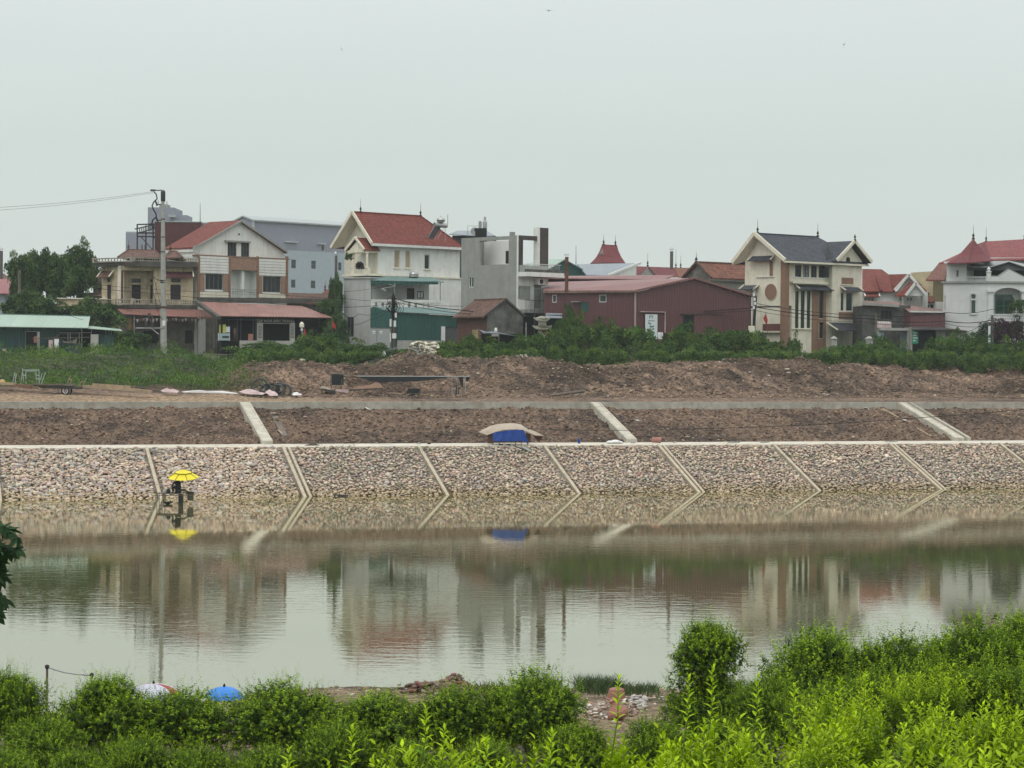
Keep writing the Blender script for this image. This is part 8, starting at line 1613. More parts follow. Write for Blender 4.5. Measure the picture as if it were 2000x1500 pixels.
# --- boards lying on the earth slope and stones
def onslope(px, py):
    n0, n1 = NP1, NK
    for _ in range(24):
        n = (n0 + n1) / 2; q = hitn(px, py, n); z = ZP + (ZKB - ZP) * (n - NP1) / (NK - NP1)
        if q.z > z: n0 = n
        else: n1 = n
    return Vector((q.x, q.y, z + .12))
for (x0, y0, x1, y1, w_, m_c, lb) in ((533, 808, 556, 855, .45, OLDWOOD, 'wide dark plank lying down the earth slope right of the first beam'), (543, 843, 553, 851, .16, WOOD, 'short pale stick beside the wide dark plank'), (1718, 784, 1755, 818, .16, WOOD, 'long pale timber leaning from the kerb left of the right beam'), (1787, 795, 1826, 822, .24, LCONC, 'pale plank lying right of the right concrete beam'), (1790, 838, 1818, 855, .1, WOOD, 'thin pale lath on the slope left of the right beam'), (1712, 797, 1728, 806, .08, WOOD, 'short lath below the kerb'), (1690, 799, 1700, 804, .1, WHITEP, 'small white scrap on the slope below the kerb'), (714, 799, 724, 804, .1, WHITEP, 'white scrap on the earth slope near the kerb'), (1763, 822, 1770, 824, .14, WHITEP, 'white scrap left of the right beam'), (1243, 823, 1249, 826, .12, WHITEP, 'pale brick fragment on the slope right of the middle beam')):
    a = onslope(x0, y0); b_ = onslope(x1, y1); m_ = MB(); m_.beam(a, b_, w_, .05); tag(m_.build('plank' if w_ > .12 else 'lath', m_c), lb, 'plank' if w_ > .12 else 'lath')
def onrev(px, py):
    n0, n1 = 0, NP0
    for _ in range(24):
        n = (n0 + n1) / 2; q = hitn(px, py, n)
        if q.z > n * SL: n0 = n
        else: n1 = n
    return Vector((q.x, q.y, n * SL + .14))
for x0, y0, x1, y1, w_, m_c, lb in ((581, 876, 597, 887, .18, WOOD, 'pale plank lying on the stones right of the double rib'), (1003, 874, 1030, 884, .08, IRON, 'thin dark stick on the stones below the tent'), (1020, 876, 1036, 885, .3, GREYW, 'grey slab on the stones below the tent')):
    m_ = MB(); m_.beam(onrev(x0, y0), onrev(x1, y1), w_, .05); tag(m_.build('plank' if w_ > .1 else 'stick', m_c), lb, 'plank' if w_ > .1 else 'stick')
# --- terrace behind the kerb
def onter(px, py, z=ZK):
    q = G(px, py, z); a, n = an(q); z2 = float(up_z(np.array([a]), np.array([n]))[0]); q = G(px, py, z2); a, n = an(q); return G(px, py, float(up_z(np.array([a]), np.array([n]))[0]))
def ondist(px, py, Y): return P(px, py, Y)
h = T('net_shelter', 'long black net rolled out on a pipe between thin posts before the earth mound', 'net rack', tuple(onter(800, 772)))
Ys = 177.5
m_ = MB(); m_.rod(P(697, 735, Ys), P(918, 735.5, Ys), .045); m_.rod(P(682, 734, Ys), P(668, 731.5, Ys), .03); m_.build('pipe', GALV, h)
NETB = mat('black_net', (.018, .022, .024), bump=.4); m_ = MB(); low_ = [(700, 736), (712, 741), (725, 744.5), (745, 747), (765, 746), (790, 745.5), (815, 745), (840, 742.5), (860, 739.5), (875, 737)]
for (x0, y0), (x1, y1) in zip(low_[:-1], low_[1:]): m_.slab([P(x0, y0, Ys - .05), P(x1, y1, Ys - .05), P(x1, 735.6, Ys), P(x0, 735.6, Ys)], .05, (0, -1, 0))
m_.slab([P(894, 738, Ys), P(896, 770, Ys), P(889, 771, Ys), P(893, 736, Ys)][::-1], .06, (0, -1, 0)); m_.slab([P(895, 736, Ys), P(905, 736, Ys), P(904, 758, Ys), P(899, 750, Ys)][::-1], .06, (0, -1, 0)); m_.slab([P(908, 736, Ys + .3), P(919, 736, Ys + .3), P(914, 745, Ys + .3), P(910, 744, Ys + .3)][::-1], .06, (0, -1, 0)); m_.build('net', NETB, h)
m_ = MB()
for x, y in ((883, 771), (909, 772), (893, 771)): m_.rod(P(x, y, Ys), P(x, 735, Ys), .028)
m_.build('post', GALV, h)
o = T('black_crate', 'square black netted crate on legs at the left end of the net rack', 'crate', tuple(onter(661, 765))); m_ = MB(); a = P(645.5, 752, Ys); b_ = P(670, 731.5, Ys); m_.box((a.x, a.y, a.z), (b_.x, b_.y + .8, b_.z)); m_.build('body', NETB, o)
m_ = MB(); m_.rod(P(647.5, 759, Ys), P(647, 732, Ys), .05); m_.rod(P(666, 772, Ys), P(668, 740, Ys), .04); m_.rod(P(641, 729.5, Ys), P(683, 731.5, Ys), .05); m_.build('leg', OLDWOOD, o)
for pts, m_c, lb, th in ((((627, 757), (643, 760), (646, 758), (628, 754)), LCONC, 'pale board end left of the black crate', .1), (((655, 764), (680, 767.5), (681, 761), (656, 760)), PINK, 'pink grey panel lying below the black crate', .1), (((690, 760), (747, 757), (742, 748), (733, 747), (722, 752), (690, 756)), mat('peach_panel', (.42, .27, .2)), 'curved peach coloured sheet lying below the black net', .08), (((682, 763.5), (748, 759.5), (748, 758.5), (682, 761)), IRON, 'dark timber edge under the peach sheet', .4), (((754, 767), (784, 770), (786, 769), (770, 766.5)), WOOD, 'pale timber on the ground right of the peach sheet', .3), (((622, 761), (655, 768), (655, 763), (624, 759)), IRON, 'black rubber sheet below the pale board end', .5), (((793, 768), (820, 768), (820, 759), (797, 759)), NETB, 'dark basket on the ground under the net pipe', .6)):
    m_ = MB(); m_.slab([P(x, y, Ys - 1) for x, y in pts], th, (0, -1, 0)); tag(m_.build('sheet' if 'sheet' in lb else 'panel' if 'panel' in lb else 'board' if 'board' in lb else 'timber' if 'timber' in lb else 'basket', m_c), lb, lb.split(' ')[-1] if False else ('sheet' if 'sheet' in lb else 'board'))
m_ = MB(); m_.tube([P(1074, 773, 178), P(1110, 768, 179), P(1140, 764, 180)], .09, 8, .13); tag(m_.build('fallen_log', OLDWOOD), 'thin bare log lying at the foot of the earth mound', 'log')
# tyre/hose pile and cloths
h = T('hose_pile', 'heap of coiled black pipe on the terrace at the foot of the mound', 'hose heap', tuple(onter(535, 770))); Yp = 173.5
for k in range(9):
    cx = 508 + (k % 5) * 11 + random.uniform(-3, 3); cy = 766 - (k // 5) * 6 - random.uniform(0, 4); c = P(cx, cy, Yp + .4 * (k % 3)); rr = random.uniform(.45, .75); ax = Vector((random.uniform(-.5, .5), -1, random.uniform(.3, 1.2))).normalized(); u = ax.orthogonal().normalized(); v = ax.cross(u); m_ = MB(); n = 18
    for j in range(2): m_.tube([c + (u * math.cos(t) + v * math.sin(t)) * rr * (1 - .13 * j) + ax * .09 * j for t in [q * 2 * math.pi / n for q in range(n + 1)]], .055, 6)
    m_.build('coil', mat('dull_black_pipe', (.03, .035, .035), rough=.5, bump=0) if k == 0 else bpy.data.materials['dull_black_pipe'], h)
for nm, pts, lb, Y_ in (('cloth', [(466, 765, 0), (478, 761, .3), (490, 760, .4), (505, 766, .2), (520, 768, 0), (512, 771, -.6), (480, 769, -.6)], 'crumpled pink cloth in front of the coiled pipe, left part', 172), ('cloth', [(517, 766, 0), (524, 761.5, .3), (533, 764, .3), (542, 769, 0), (543, 773, -.6), (528, 773, -.6)], 'crumpled pale pink cloth in front of the coiled pipe, right part', 172), ('cloth', [(571, 769, 0), (580, 768, .2), (590, 770, 0), (588, 772, -.4), (572, 772, -.4)], 'small white cloth right of the coiled pipe', 173), ('cloth', [(313, 763, 0), (322, 759, .2), (335, 762, .3), (350, 764, .1), (346, 767, -.4), (320, 766, -.4)], 'crumpled white and pink cloth at the end of the sand coloured planks', 170), ('cloth', [(354, 765, 0), (370, 764.5, .1), (420, 767, .1), (465, 768, .1), (462, 768.8, -.1), (360, 766.4, -.1)], 'long thin white cloth strip lying along the sand track', 170)):
    m_ = MB(); V2 = [P(x, y, Y_ + dy) for x, y, dy in pts]; c = sum(V2, Vector((0, 0, 0))) / len(V2) + Vector((0, -.1, .12))
    for i in range(len(V2)):
        a, b_ = V2[i], V2[(i + 1) % len(V2)]; m1 = a.lerp(c, .5) + Vector((0, 0, .1 * (i % 2))); m2 = b_.lerp(c, .5) + Vector((0, 0, .1 * ((i + 1) % 2))); m_.poly([a, b_, m2, m1]); m_.poly([m1, m2, c])
    tag(m_.build(nm, PINK if 'pink' in lb else WHITEP), lb, 'cloth')
# scaffold frames in the weeds
PG_ = mat('pale_green_tube', (.36, .43, .38), bump=0)
h = T('scaffold_frame', 'pale green tubular scaffold frame standing in the weeds at the left', 'scaffold', tuple(P(62, 755, 172.5))); m_ = MB(); Yf = 172.5
for a, b_ in (((44, 720), (47, 757)), ((76, 721), (77, 755)), ((44, 723), (76, 723)), ((50, 725), (51, 750)), ((70, 725), (72, 752)), ((44, 733), (50, 733)), ((70, 733), (76, 733)), ((70, 740), (76, 740)), ((44, 725), (39, 757)), ((50, 725), (70, 725))): m_.rod(P(*a, Yf), P(*b_, Yf), .04)
m_.build('frame', PG_, h)
TR_ = [([((29, 727), (24, 752)), ((29, 727), (31, 750)), ((33, 730), (29, 745))], 'pair of crossed pale tubes left of the scaffold frame'), ([((89, 727), (80, 752)), ((82, 730), (79, 742))], 'slanting pale tube right of the scaffold frame'), ([((138, 733), (130, 752)), ((140, 741), (137, 751)), ((134, 741), (140, 741))], 'small tube trestle standing on the handcart'), ([((168, 739), (162, 753)), ((158, 746), (156, 753)), ((158, 746), (163, 745))], 'small tube trestle right of the handcart')]
for i, (segs, lb) in enumerate(TR_):
    h = T('tube_trestle', lb, 'trestle', tuple(P(*segs[0][1], 171)), 'pale tubular trestles'); m_ = MB()
    for a, b_ in segs: m_.rod(P(*a, 170), P(*b_, 170), .035)
    m_.build('tube', PG_ if i < 2 else WOOD, h)
# handcart with planks
h = T('handcart', 'old two-wheeled handcart loaded with grey planks beside the sand track', 'handcart', tuple(P(129, 770, 184))); Yc_ = 168.5
for k, (x0, y0, x1, y1) in enumerate(((62, 750, 145, 753), (66, 753, 165, 756), (78, 756, 140, 758), (110, 751, 145, 750))): m_ = MB(); m_.beam(P(x0, y0, Yc_ + .2 * k), P(x1, y1, Yc_ + .2 * k), .35, .1); m_.build('plank', OLDWOOD, h)
m_ = MB(); m_.beam(P(96, 757, Yc_), P(160, 758, Yc_), .9, .12); m_.build('bed', IRON, h)
for dy in (-.35, .75):
    c = P(129.5, 763, Yc_) + Vector((0, dy, 0)); wm = MB(); n = 18; wm.tube([c + Vector((math.cos(q * 2 * math.pi / n), 0, math.sin(q * 2 * math.pi / n))) * .28 for q in range(n + 1)], .055, 7); wl_ = wm.build('wheel', BLACK, h); rm = MB(); rm.tube([c + Vector((math.cos(q * 2 * math.pi / n), 0, math.sin(q * 2 * math.pi / n))) * .2 for q in range(n + 1)], .03, 6)
    for q in range(6): t = q * math.pi / 3; rm.rod(c, c + Vector((math.cos(t), 0, math.sin(t))) * .2, .012, 4)
    rm.build('rim', WHITEP, wl_)
m_ = MB(); m_.rod(P(129.5, 763, Yc_ - .5), P(129.5, 763, Yc_ + .9), .03); m_.rod(P(112, 757, Yc_), P(114, 768, Yc_), .02); m_.build('axle', IRON, h)
for x0, y0, x1, y1, w_, m_c, lb in ((163, 756, 296, 766, .5, WOOD, 'long sand coloured plank on the terrace right of the handcart'), (180, 752.5, 255, 757.5, .12, WOOD, 'thin plank behind the long sand coloured plank'), (0, 750, 62, 757, .35, mat('reddish_timber', (.2, .11, .07)), 'reddish timber beam at the left edge by the scaffold'), (-20, 749, 30, 752, .3, WOOD, 'short pale plank at the left edge')):
    m_ = MB(); m_.beam(P(x0, y0 - 1.5, 168.5), P(x1, y1 - 1.5, 168), w_, .2); tag(m_.build('plank', m_c), lb, 'plank')
m_ = MB(); m_.lathe(P(4.5, 751, 169), [(.05, 0), (.2, .08), (.24, .2), (.18, .36), (.05, .4)], 12); tag(m_.build('straw_hat', mat('straw', (.5, .36, .16))), 'straw coloured round basket at the left edge by the timber', 'basket')
m_ = MB(); p = P(181, 709, 205); m_.lathe(p, [(.02, -.15), (.22, -.08), (.25, .06), (.12, .22), (.02, .25)], 9); tag(m_.build('red_bag', mat('salmon_red', (.5, .12, .09))), 'salmon red plastic bag caught in the weeds below the workers shed', 'plastic bag')
# rubble: white heap and grey debris
def rubble(name, spots, n, sz0, sz1, cols, label, cat, Y, seed, zs=1.0):
    r = np.random.default_rng(seed); C = []
    for _ in range(n):
        (x, y, rx, ry) = spots[r.integers(0, len(spots))]; t = r.uniform(0, 6.28); u = r.random() ** .5; p = P(x + math.cos(t) * rx * u, y + math.sin(t) * ry * u, Y + r.uniform(-.6, .6)); C.append(tuple(p))
    C = np.array(C); s_ = r.uniform(sz0, sz1, n); cc = np.array(cols); o = scatter_rocks(name, C, s_, cc[r.choice(len(cc), n)] * r.uniform(.75, 1.2, (n, 1)), STONEM); return tag(o, label, cat, kind='stuff')
rubble('rubble', [(820, 675, 17, 7), (840, 678, 17, 9), (833, 685, 14, 7), (845, 690, 10, 6)], 420, .07, .26, [(.58, .54, .44), (.66, .63, .55), (.5, .42, .3)], 'big heap of whitish plaster rubble in front of the teal shed', 'rubble heap', 205, 1)
rubble('rubble', [(830, 700, 14, 8), (835, 710, 12, 6), (820, 705, 8, 6)], 150, .04, .15, [(.3, .3, .28), (.2, .2, .19), (.42, .4, .36)], 'grey broken branches and rubble spilling below the white heap', 'rubble', 200, 2)
rubble('rubble', [(840, 722, 10, 5), (828, 727, 10, 4), (775, 700, 14, 10), (790, 715, 15, 8)], 110, .03, .12, [(.5, .47, .4), (.34, .31, .27)], 'scattered pale fragments on the mound above the black net', 'rubble', 196, 3)
rubble('rubble', [(1020, 695, 12, 2.5), (1035, 700, 12, 3)], 60, .04, .12, [(.45, .4, .33)], 'pale stones on the mound crest right of the net rack', 'rubble', 199, 4)
rubble('rubble', [(750, 690, 3, 6), (748, 696, 3, 4)], 26, .05, .13, [(.5, .5, .48)], 'small whitish plaster lumps left of the big heap', 'rubble', 203, 5)
for x0, y0, x1, y1, w_, lb in ((763, 684, 788, 670, .3, 'grey board leaning on the mound left of the white rubble'), (766, 686, 784, 674, .18, 'narrow board beside the leaning grey board'), (764, 688, 777, 688, .12, 'short pale board end under the leaning grey board'), (517, 682, 530, 674, .1, 'broken white stick leaning against the roadside wall'), (530, 674, 538, 684, .1, 'second broken white stick against the roadside wall'), (513, 684, 545, 684, .15, 'pale board lying in the weeds by the roadside wall'), (225, 688, 222, 698, .15, 'small white scrap in the weeds by the workers shed')):
    m_ = MB(); Y_ = 206 if x0 > 700 else 218; m_.beam(P(x0, y0, Y_), P(x1, y1, Y_), w_, .06); tag(m_.build('board' if w_ > .1 else 'stick', LCONC if x0 < 700 else GREYW), lb, 'board' if w_ > .1 else 'stick')
# big pale stones on the left mound
for x, y, s_, lb in ((476, 716, .32, 'pale block at the left end of the earth mound'), (588, 729, .28, 'pale slab half way up the left mound'), (545, 713, .2, 'brown boulder near the top of the left mound'), (612, 707, .25, 'tan boulder on the crest of the left mound'), (1540, 728, .16, 'round whitish stone on the mound before the cream house'), (1610, 745, .14, 'small whitish stone low on the mound'), (1538, 700, .2, 'white stone on the crest before the cream house')):
    q = P(x, y, 190 if y > 710 else 196); a, n = an(q); z = float(up_z(np.array([a]), np.array([n]))[0]); V = IV * (1 + rng.uniform(-.3, .3, (12, 1))) * np.array((1.3, .8, .7)) * s_; o = link_mesh('boulder', np_mesh('boulder', V, IF, STONEM, np.tile((.42, .36, .29), (12, 1)))); o.location = hitn(x, y, n) if abs(q.z - z) > 1.2 else (q.x, q.y, z + s_ * .3); tag(o, lb, 'boulder')

# ================================================================= poles and cables
h = T('tall_pole', 'tall tapering concrete power pole in front of the yellow house', 'power pole', tuple(P(318.5, 690, 224))); Y = 224
a = P(319.5, 700, Y); b_ = P(318, 371, Y); m_ = MB(); m_.tube([a, b_], .36, 14, .17); m_.build('shaft', CONC, h)
for y in (428, 463, 492, 548, 552, 641): m_ = MB(); q = P(318.3, y, Y); f_ = (y - 371) / 330; m_.lathe(q, [(.19 + .2 * f_, -.05), (.19 + .2 * f_, .05)], 12); m_.build('band', IRON, h)
m_ = MB(); m_.lathe(P(319.5, 600, Y), [(.36, -.1), (.42, 0), (.36, .12)], 12); m_.build('collar', RUST, h)
m_ = MB(); q = P(319, 640, Y - .35); m_.box((q.x - .1, q.y, q.z + .2), (q.x + .2, q.y + .05, q.z + .75)); m_.build('number_plate', WHITEP, h)
for y0, x1 in ((371.5, 302), (399, 306), (430, 307)):
    m_ = MB(); m_.beam(P(318, y0, Y), P(x1, y0 + .5, Y), .1, .1); m_.build('bracket_arm', IRON, h)
    m_ = MB(); q = P(x1 - (2 if y0 < 380 else 1), y0 + (0 if y0 < 380 else -3), Y); m_.lathe(q, [(.05, -.35), (.13, -.25), (.06, -.18), (.13, -.1), (.06, -.03), (.13, .05), (.06, .12), (.1, .2)], 9, (1, 0, 0) if y0 < 380 else (-.35, 0, 1)); m_.build('insulator', IRON, h)
m_ = MB(); q = P(318.5, 384, Y); m_.lathe(q, [(.2, -.5), (.24, -.4), (.24, .5), (.2, .6)], 12); m_.build('pole_top', IRON, h)
m_ = MB(); m_.tube([P(300, 374, Y), P(305, 379, Y), P(307, 388, Y), P(300, 395, Y), P(297, 402, Y), P(300, 410, Y), P(305, 418, Y), P(305, 424, Y), P(298, 430, Y), P(296, 440, Y)], .07, 6); m_.build('jumper_cable', BLACK, h)
m_ = MB()
for k, (x0, y0, x1, y1) in enumerate(((318, 550, 296, 540), (316, 548, 300, 540), (300, 540, 315, 600), (303, 600, 318, 625), (296, 560, 311, 610), (305, 550, 304, 600))): m_.tube([P(x0, y0, Y - .3), P((x0 + x1) / 2, (y0 + y1) / 2 + 2, Y - .4), P(x1, y1, Y - .3)], .03, 4)
m_.build('service_cable', BLACK, h)
m_ = MB(); m_.rod(P(318, 641, Y - .3), P(265, 641, Y - .3), .06); m_.rod(P(295, 641, Y - .3), P(310, 653, Y - .3), .06); m_.rod(P(285.5, 619, Y - .3), P(285.5, 641, Y - .3), .03); m_.rod(P(298, 619, Y - .3), P(298, 641, Y - .3), .03); m_.build('crossarm', GALV, h)
m_ = MB()
for x, y in ((285.5, 634), (297.5, 634), (291.5, 615)): q = P(x, y, Y - .5); m_.box((q.x - .13, q.y, q.z - .2), (q.x + .13, q.y + .2, q.z + .2))
m_.build('fuse_box', IRON, h)
for i, (y0, y1) in enumerate(((374, 394), (376.5, 399.5))): wire('power_line', [P(299, y0, Y), P(-330, y1 + (18 if i else 15), 190)], .022, 'upper power line running left from the tall pole' if i == 0 else 'lower power line running left from the tall pole', 'power line', 'high power lines', sag=.7, n=24, m=GALV)
def pole(px, y0, y1, Y, r0, r1, label, m_c=CONC):
    h = T('street_pole', label, 'utility pole', tuple(P(px, y1, Y)), 'village street poles'); m_ = MB(); m_.tube([P(px, y1, Y), P(px, y0, Y)], r0, 10, r1); m_.build('shaft', m_c, h); return h
h = pole(770, 577, 700, 228, .16, .12, 'street pole wrapped in a thick cable bundle before the teal shed', DKCONC)
m_ = MB(); m_.lathe(P(768, 600, 227.8), [(.1, -1.4), (.2, -.9), (.27, -.2), (.18, .5), (.25, .9), (.15, 1.3), (.08, 1.5)], 9, flat=.6); m_.build('cable_bundle', BLACK, h)
for k in range(9): m_ = MB(); c = P(768 + random.uniform(-3, 6), 595 + random.uniform(-8, 10), 227.5); rr = random.uniform(.35, .8); n = 14; m_.tube([c + Vector((math.cos(t) * rr, .1 * math.sin(3 * t), math.sin(t) * rr * .8)) for t in [q * 2 * math.pi / n for q in range(n + 1)]], .028, 5); m_.build('cable_coil', BLACK, h)
m_ = MB()
for x0, x1, y0, y1 in ((761, 764.5, 623, 638), (769, 773.5, 626, 638), (761.5, 763.5, 650, 668), (766, 774, 651, 661), (771, 775, 611, 620)): q0 = P(x0, y1, 227.4); q1 = P(x1, y0, 227.4); m_.box((q0.x, q0.y, q0.z), (q1.x, q1.y + .06, q1.z))
m_.build('notice_plate', WHITEP, h)
m_ = MB(); m_.rod(P(771, 578, 228), P(771, 552, 228), .03); m_.rod(P(771, 559, 228), P(745, 564, 228), .03); m_.rod(P(745, 564, 228), P(754, 568, 228), .06); m_.rod(P(760, 556, 228), P(773, 558, 228), .03); m_.build('lamp_arm', GALV, h)
h = pole(1473, 560, 700, 223, .2, .14, 'street pole with meter boxes at the right end of the red warehouse')
m_ = MB(); m_.tube([P(1473, 575, 222.7), P(1476, 580, 222.7), P(1475, 600, 222.7), P(1472, 640, 222.7)], .14, 6); m_.tube([P(1475, 565, 222.7), P(1467, 572, 222.7), P(1465.5, 592, 222.7), P(1466, 640, 222.7)], .05, 6); m_.build('cable_bundle', BLACK, h)
for k, (x, y) in enumerate(((1473, 575), (1474, 584), (1472.5, 600), (1475, 592), (1465, 640), (1471, 640), (1467, 648), (1473, 648))): m_ = MB(); q = P(x, y, 222.4); s_ = .13 if k < 4 else .19; m_.box((q.x - s_ * .8, q.y, q.z - s_ * 1.4), (q.x + s_ * .8, q.y + .2, q.z + s_)); m_.build('meter_box', WHITEP if k < 4 else CREAM, h)
pole(1711, 612, 690, 226, .14, .1, 'dark wooden pole before the drab roadside workshop', OLDWOOD); pole(1938, 616, 700, 221, .17, .12, 'street pole at the corner of the turret villa', DKCONC); pole(38, 528, 620, 232, .2, .14, 'old pole in front of the broad leafy trees', OLDWOOD); pole(1044, 596, 676, 219, .05, .04, 'thin dark post left of the ornate gate pillar', IRON)
m_ = MB()
q = P(1932, 667, 220); m_.box((q.x - .1, q.y, q.z - .3), (q.x + .12, q.y + .1, q.z + 1.6)); tag(m_.build('pole_notice', PAPER), 'tall pale notice strip beside the pole at the turret villa', 'notice')
Ya = 226
C1 = 'cables strung along the village street'
for pts, r_, lb, sg in (([(160, 559), (318, 574), (500, 590), (672, 600), (768, 592)], .035, 'street cable crossing the yellow house below its doors', .1), ([(160, 552), (318, 566), (480, 570), (672, 583), (768, 588)], .025, 'thinner street cable above it across the yellow house', .1), ([(38, 560), (110, 606), (176, 628)], .02, 'thin cable from the old left pole down to the workers shed', .1), ([(671, 570), (768, 556)], .02, 'thin cable across the grey annex wall', .1), ([(668, 610), (700, 613), (768, 595)], .03, 'sagging cable from the grey annex to the bundled pole', .5), ([(668, 633), (720, 625), (768, 598)], .03, 'lowest cable sagging from the grey annex to the bundled pole', .3), ([(768, 582), (905, 606), (1028, 612), (1240, 609), (1473, 601)], .06, 'thick street cable running past the bare cement house and the warehouse', .2), ([(768, 588), (905, 612), (1044, 616), (1240, 611), (1473, 606)], .035, 'second street cable below the thick one at the warehouse', .2), ([(768, 585), (905, 598)], .03, 'short cable across the white villa annex', .2), ([(1473, 592), (1690, 616), (1850, 610), (1938, 604)], .04, 'street cable across the cream house, uppermost', .25), ([(1473, 599), (1690, 622), (1848, 627), (1938, 625)], .055, 'thick street cable across the cream house', .25), ([(1473, 606), (1690, 629), (1848, 632), (1938, 634), (2050, 636)], .03, 'lowest street cable across the cream house', .3), ([(1938, 604), (2050, 615)], .03, 'cable leaving the villa pole towards the right', .1), ([(1848, 655), (1880, 650), (1912, 638), (1938, 618)], .03, 'drooping cable from the side canopy up to the villa pole', .1), ([(1938, 626), (2060, 628)], .04, 'lower cable leaving the villa pole towards the right', .1)):
    wire('street_cable', [P(x, y, Ya - 2) for x, y in pts], r_, lb, 'cable', C1, sag=sg, n=8)
# mooring line hanging over the river
q0 = hitn(556, 783, NK + .1); wire('river_line', [Vector((q0.x, q0.y, ZK + .03)), P(800, 820.5, 168), P(1000, 837, 158), P(1200, 840.5, 148), P(1400, 836.5, 139), P(1600, 829, 131), P(1800, 815.5, 124), P(2000, 800, 117), P(2300, 772, 108)], .022, 'long dark rope hanging across the far bank in front of the tent', 'rope', sag=.02, n=6)
# ================================================================= near bank things
def onnear(px, py, z=.9):
    for _ in range(6): q = G(px, py, z); z = float(near_z(np.array([q.x]), np.array([q.y]))[0])
    return q
b0 = P(92, 1392, 52); z0 = float(near_z(np.array([b0.x]), np.array([b0.y]))[0])
for px, y0, lb in ((92, 1302, 'taller rusty post of the rope rail at the left'), (179, 1318, 'shorter post of the rope rail by the two-peaked shrub')):
    t = P(px, y0, 52); h = T('mooring_post', lb, 'post', (t.x, t.y, z0 - .3), 'posts of the rope rail'); m_ = MB(); m_.rod((t.x, t.y, z0 - .6), tuple(t), .03, 8); m_.build('shaft', OLDWOOD, h); m_ = MB(); m_.lathe(t, [(.04, -.05), (.055, -.02), (.055, .03), (.02, .05)], 8); m_.build('cap', IRON, h)
m_ = MB(); m_.tube([P(93, 1303, 52), P(107, 1308, 52), P(125, 1313, 52), P(150, 1317, 52), P(179, 1319, 52)], .02, 6); tag(m_.build('rope_rail', GALV), 'grey rope slung between the two posts at the left', 'rope')
m_ = MB(); m_.rod(P(76, 1352, 51), P(101, 1395, 51), .008, 5); tag(m_.build('thin_rod', OLDWOOD), 'thin slanting stick beside the taller post', 'stick')
def parasol(px, py, r_px, D, cols, label, flat=.45, n=8):
    c = P(px, py, D); h = T('umbrella', label, 'umbrella', (c.x, c.y, float(near_z(np.array([c.x]), np.array([c.y]))[0])), 'umbrellas on the near bank'); Rr = r_px * M(D)
    for k in range(n):
        m_ = MB(); rows = 5
        for j in range(rows):
            a0, a1 = math.pi / 2 * j / rows, math.pi / 2 * (j + 1) / rows
            q = lambda kk, aa: c + Vector((math.cos(2 * math.pi * kk / n) * Rr * math.sin(aa), math.sin(2 * math.pi * kk / n) * Rr * math.sin(aa), Rr * flat * 1.3 * (math.cos(aa) - 1)))
            m_.slab([q(k, a1), q(k + 1, a1), q(k + 1, a0), q(k, a0)] if j else [q(k, a1), q(k + 1, a1), q(k, 0)], .008)
        m_.build('panel', cols[k % len(cols)], h)
    m_ = MB(); m_.rod(c, Vector((c.x, c.y, h.location.z)), .015); m_.build('pole', GALV, h); m_ = MB(); m_.lathe(c, [(.03, -.01), (.03, .04), (.005, .08)], 8); m_.build('ferrule', BLACK, h)
UB = mat('blue_umbrella_cloth', (.03, .20, .62), rough=.5, bump=0, var=.05); UW = mat('pale_lilac_cloth', (.5, .5, .6), bump=0); UR = mat('red_umbrella_cloth', (.35, .06, .08), bump=0)
parasol(438, 1341, 38, 53, [UB], 'bright blue umbrella behind the left shrubs'); parasol(300, 1335, 50, 53, [UW, UW, UW, UW, UR], 'pale lilac umbrella with a red panel half hidden behind the left shrubs', .35, 10)
# clay pots
def pot(px, py, D, prof, label, ax=(0, 0, 1), n=20, m_c=TERRA):
    q = onnear(px, py) if D is None else P(px, py, D); h = T('clay_pot', label, 'pot', tuple(q), 'clay pots on the near bank'); m_ = MB(); m_.lathe(q, prof, n, ax); m_.build('shell', m_c, h, smooth=False); return h, q
s_ = 18.5 * M(55)
h, q = pot(1204, 1366, None, [(s_ * 1.12, 0), (s_ * 1.12, .03), (s_, .05), (s_ * .93, .17), (s_ * .82, .27), (s_ * .6, .30), (.02, .31)], 'upturned terracotta basin standing in the rubble'); 
h, q = pot(1212, 1406, None, [(.05, 0), (.19, .03), (.27, .12), (.27, .2), (.2, .3), (.12, .38), (.10, .46), (.13, .5), (.11, .5), (.08, .46)], 'broken terracotta jar tipped over below the upturned basin', (-.35, .1, .9))
def near_rubble(name, spots, n, sz0, sz1, cols, label, cat, seed, hh=0):
    r = np.random.default_rng(seed); C = []
    for _ in range(n):
        (x, y, rx, ry) = spots[r.integers(0, len(spots))]; t = r.uniform(0, 6.28); u = r.random() ** .5; q = onnear(x + math.cos(t) * rx * u, y + math.sin(t) * ry * u); C.append((q.x, q.y, q.z + .03 + hh * (1 - u) * r.random()))
    cc = np.array(cols); return tag(scatter_rocks(name, np.array(C), r.uniform(sz0, sz1, n), cc[r.choice(len(cc), n)] * r.uniform(.7, 1.2, (n, 1)), STONEM, flat=.45), label, cat, kind='stuff')
near_rubble('rubble', [(1150, 1385, 30, 9), (1185, 1378, 25, 8), (1240, 1372, 22, 8), (1160, 1400, 35, 10), (1230, 1390, 25, 10)], 420, .015, .075, [(.35, .25, .19), (.25, .17, .13), (.6, .57, .5), (.2, .18, .15), (.42, .3, .22)], 'broken brick, plaster and pebbles around the clay pots', 'rubble', 11)
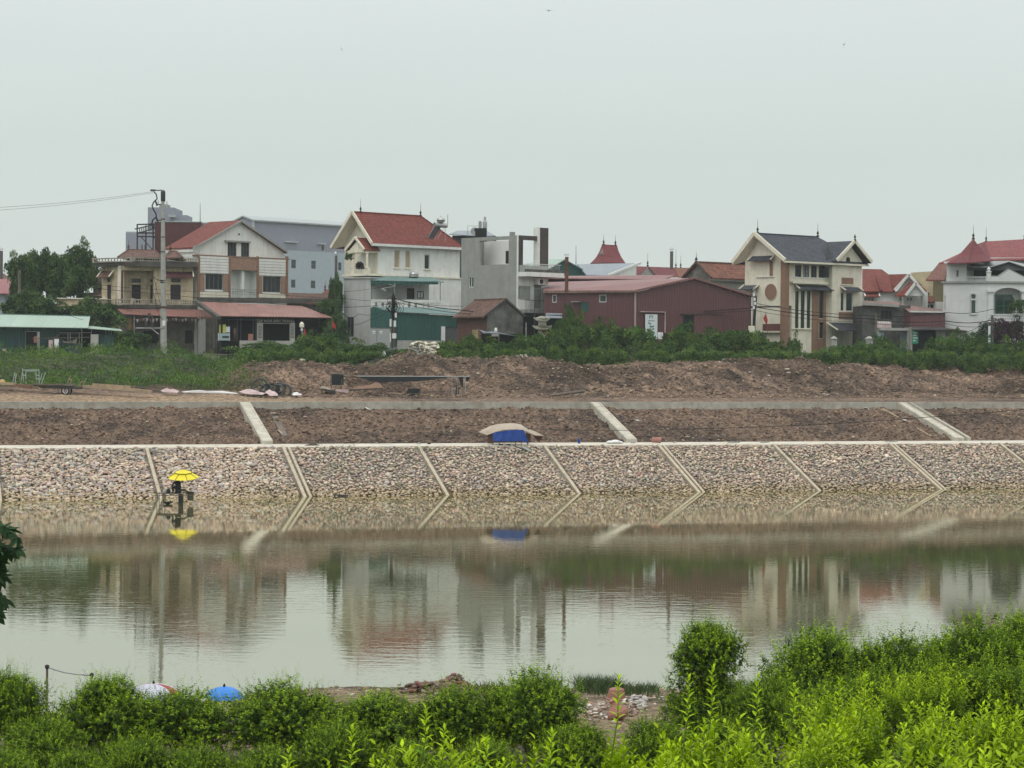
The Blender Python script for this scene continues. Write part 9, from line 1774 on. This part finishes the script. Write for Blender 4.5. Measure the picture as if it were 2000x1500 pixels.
for x, y, x1, y1, w_, m_c, lb in ((1133, 1384, 1140, 1370, .03, LCONC, 'pale stick poking out of the rubble left of the pots'), (1137, 1380, 1148, 1378, .05, WOOD, 'wood chip in the rubble left of the pots'), (1135, 1386, 1144, 1390, .045, WHITEP, 'white tile shard in the rubble left of the pots'), (1140, 1380, 1150, 1384, .08, WOOD, 'flat tan board piece in the rubble')):
    a = onnear(x, y) + Vector((0, 0, .05)); D_ = a.y; b_ = P(x1, y1, D_ + .1); m_ = MB(); m_.beam(a, b_, w_, .02); tag(m_.build('shard', m_c), lb, 'shard')
c = onnear(885, 1352); r = np.random.default_rng(21); n = 380; t = r.uniform(0, 6.28, n); u = r.random(n) ** .5; X = c.x + np.cos(t) * u * .62; Y_ = c.y + np.sin(t) * u * .6; Z = near_z(X, Y_) + .55 * (1 - u) ** .8 * r.uniform(.6, 1, n)
X = np.concatenate([X, c.x - .6 + r.normal(size=160) * .35]); Y_ = np.concatenate([Y_, c.y + r.normal(size=160) * .3]); Z = np.concatenate([Z, near_z(X[-160:], Y_[-160:]) + .25 * r.random(160)])
cc = np.array([(.17, .11, .085), (.12, .085, .07), (.22, .15, .12), (.2, .09, .08), (.22, .18, .14)]); tag(scatter_rocks('rubble', np.stack([X, Y_, Z], 1), r.uniform(.04, .12, len(X)), cc[r.choice(5, len(X))], STONEM), 'heap of reddish brick rubble and earth at the water edge', 'rubble heap', kind='stuff')
near_rubble('rubble', [(1245, 1368, 16, 5), (1250, 1380, 12, 6)], 80, .04, .12, [(.45, .42, .38), (.3, .28, .26)], 'grey broken mortar lumps right of the clay pots', 'rubble', 12, .15)
near_rubble('rubble', [(440, 1392, 18, 8), (628, 1462, 10, 5), (470, 1490, 14, 6), (120, 1405, 16, 6)], 160, .02, .08, [(.48, .38, .3), (.4, .3, .24)], 'pale sandy stones seen in the gaps between the left shrubs', 'stones', 13)
# birds
for i, (px, py, D, ang, lb) in enumerate(((1072, 21, 95, 0, 'small dark bird with spread wings high at the top centre'), (667, 96, 110, 1.2, 'tiny dark bird gliding at the upper left of the sky'), (1648, 87, 85, 1.9, 'small dark bird banking in the upper right sky'))):
    c = P(px, py, D); h = T('bird', lb, 'bird', tuple(c), 'birds in the sky'); rt = Matrix.Rotation(ang, 3, 'Y') @ Matrix.Rotation(.3, 3, 'Z'); v = lambda x, y, z: c + rt @ Vector((x, y, z))
    m_ = MB(); m_.lathe(c, [(.002, -.09), (.018, -.06), (.026, 0), (.02, .05), (.014, .08), (.003, .1)], 8, tuple(rt @ Vector((.1, 1, 0)))); m_.build('body', IRON, h)
    for s_ in (-1, 1): m_ = MB(); m_.slab([v(0, .03, .01), v(s_ * .09, .04, .035), v(s_ * .19, -.02, .02), v(s_ * .08, -.03, .03), v(0, -.03, .01)][::s_], .004); m_.build('wing', IRON, h)

# ================================================================= light haze over the river and village
m, n, b = _new('haze_air'); n.nodes.remove(b); pv = n.nodes.new('ShaderNodeVolumePrincipled'); pv.inputs['Density'].default_value = .00016; pv.inputs['Color'].default_value = (.86, .93, .95, 1); pv.inputs['Anisotropy'].default_value = .1
n.links.new(pv.outputs[0], n.nodes['Material Output'].inputs['Volume'])
m_ = MB(); m_.box((-2600, -70, -4), (2600, 3600, 42)); tag(m_.build('haze', m, loc=(0, 0, -4)), 'thin pale haze over river and village', None, kind='stuff')
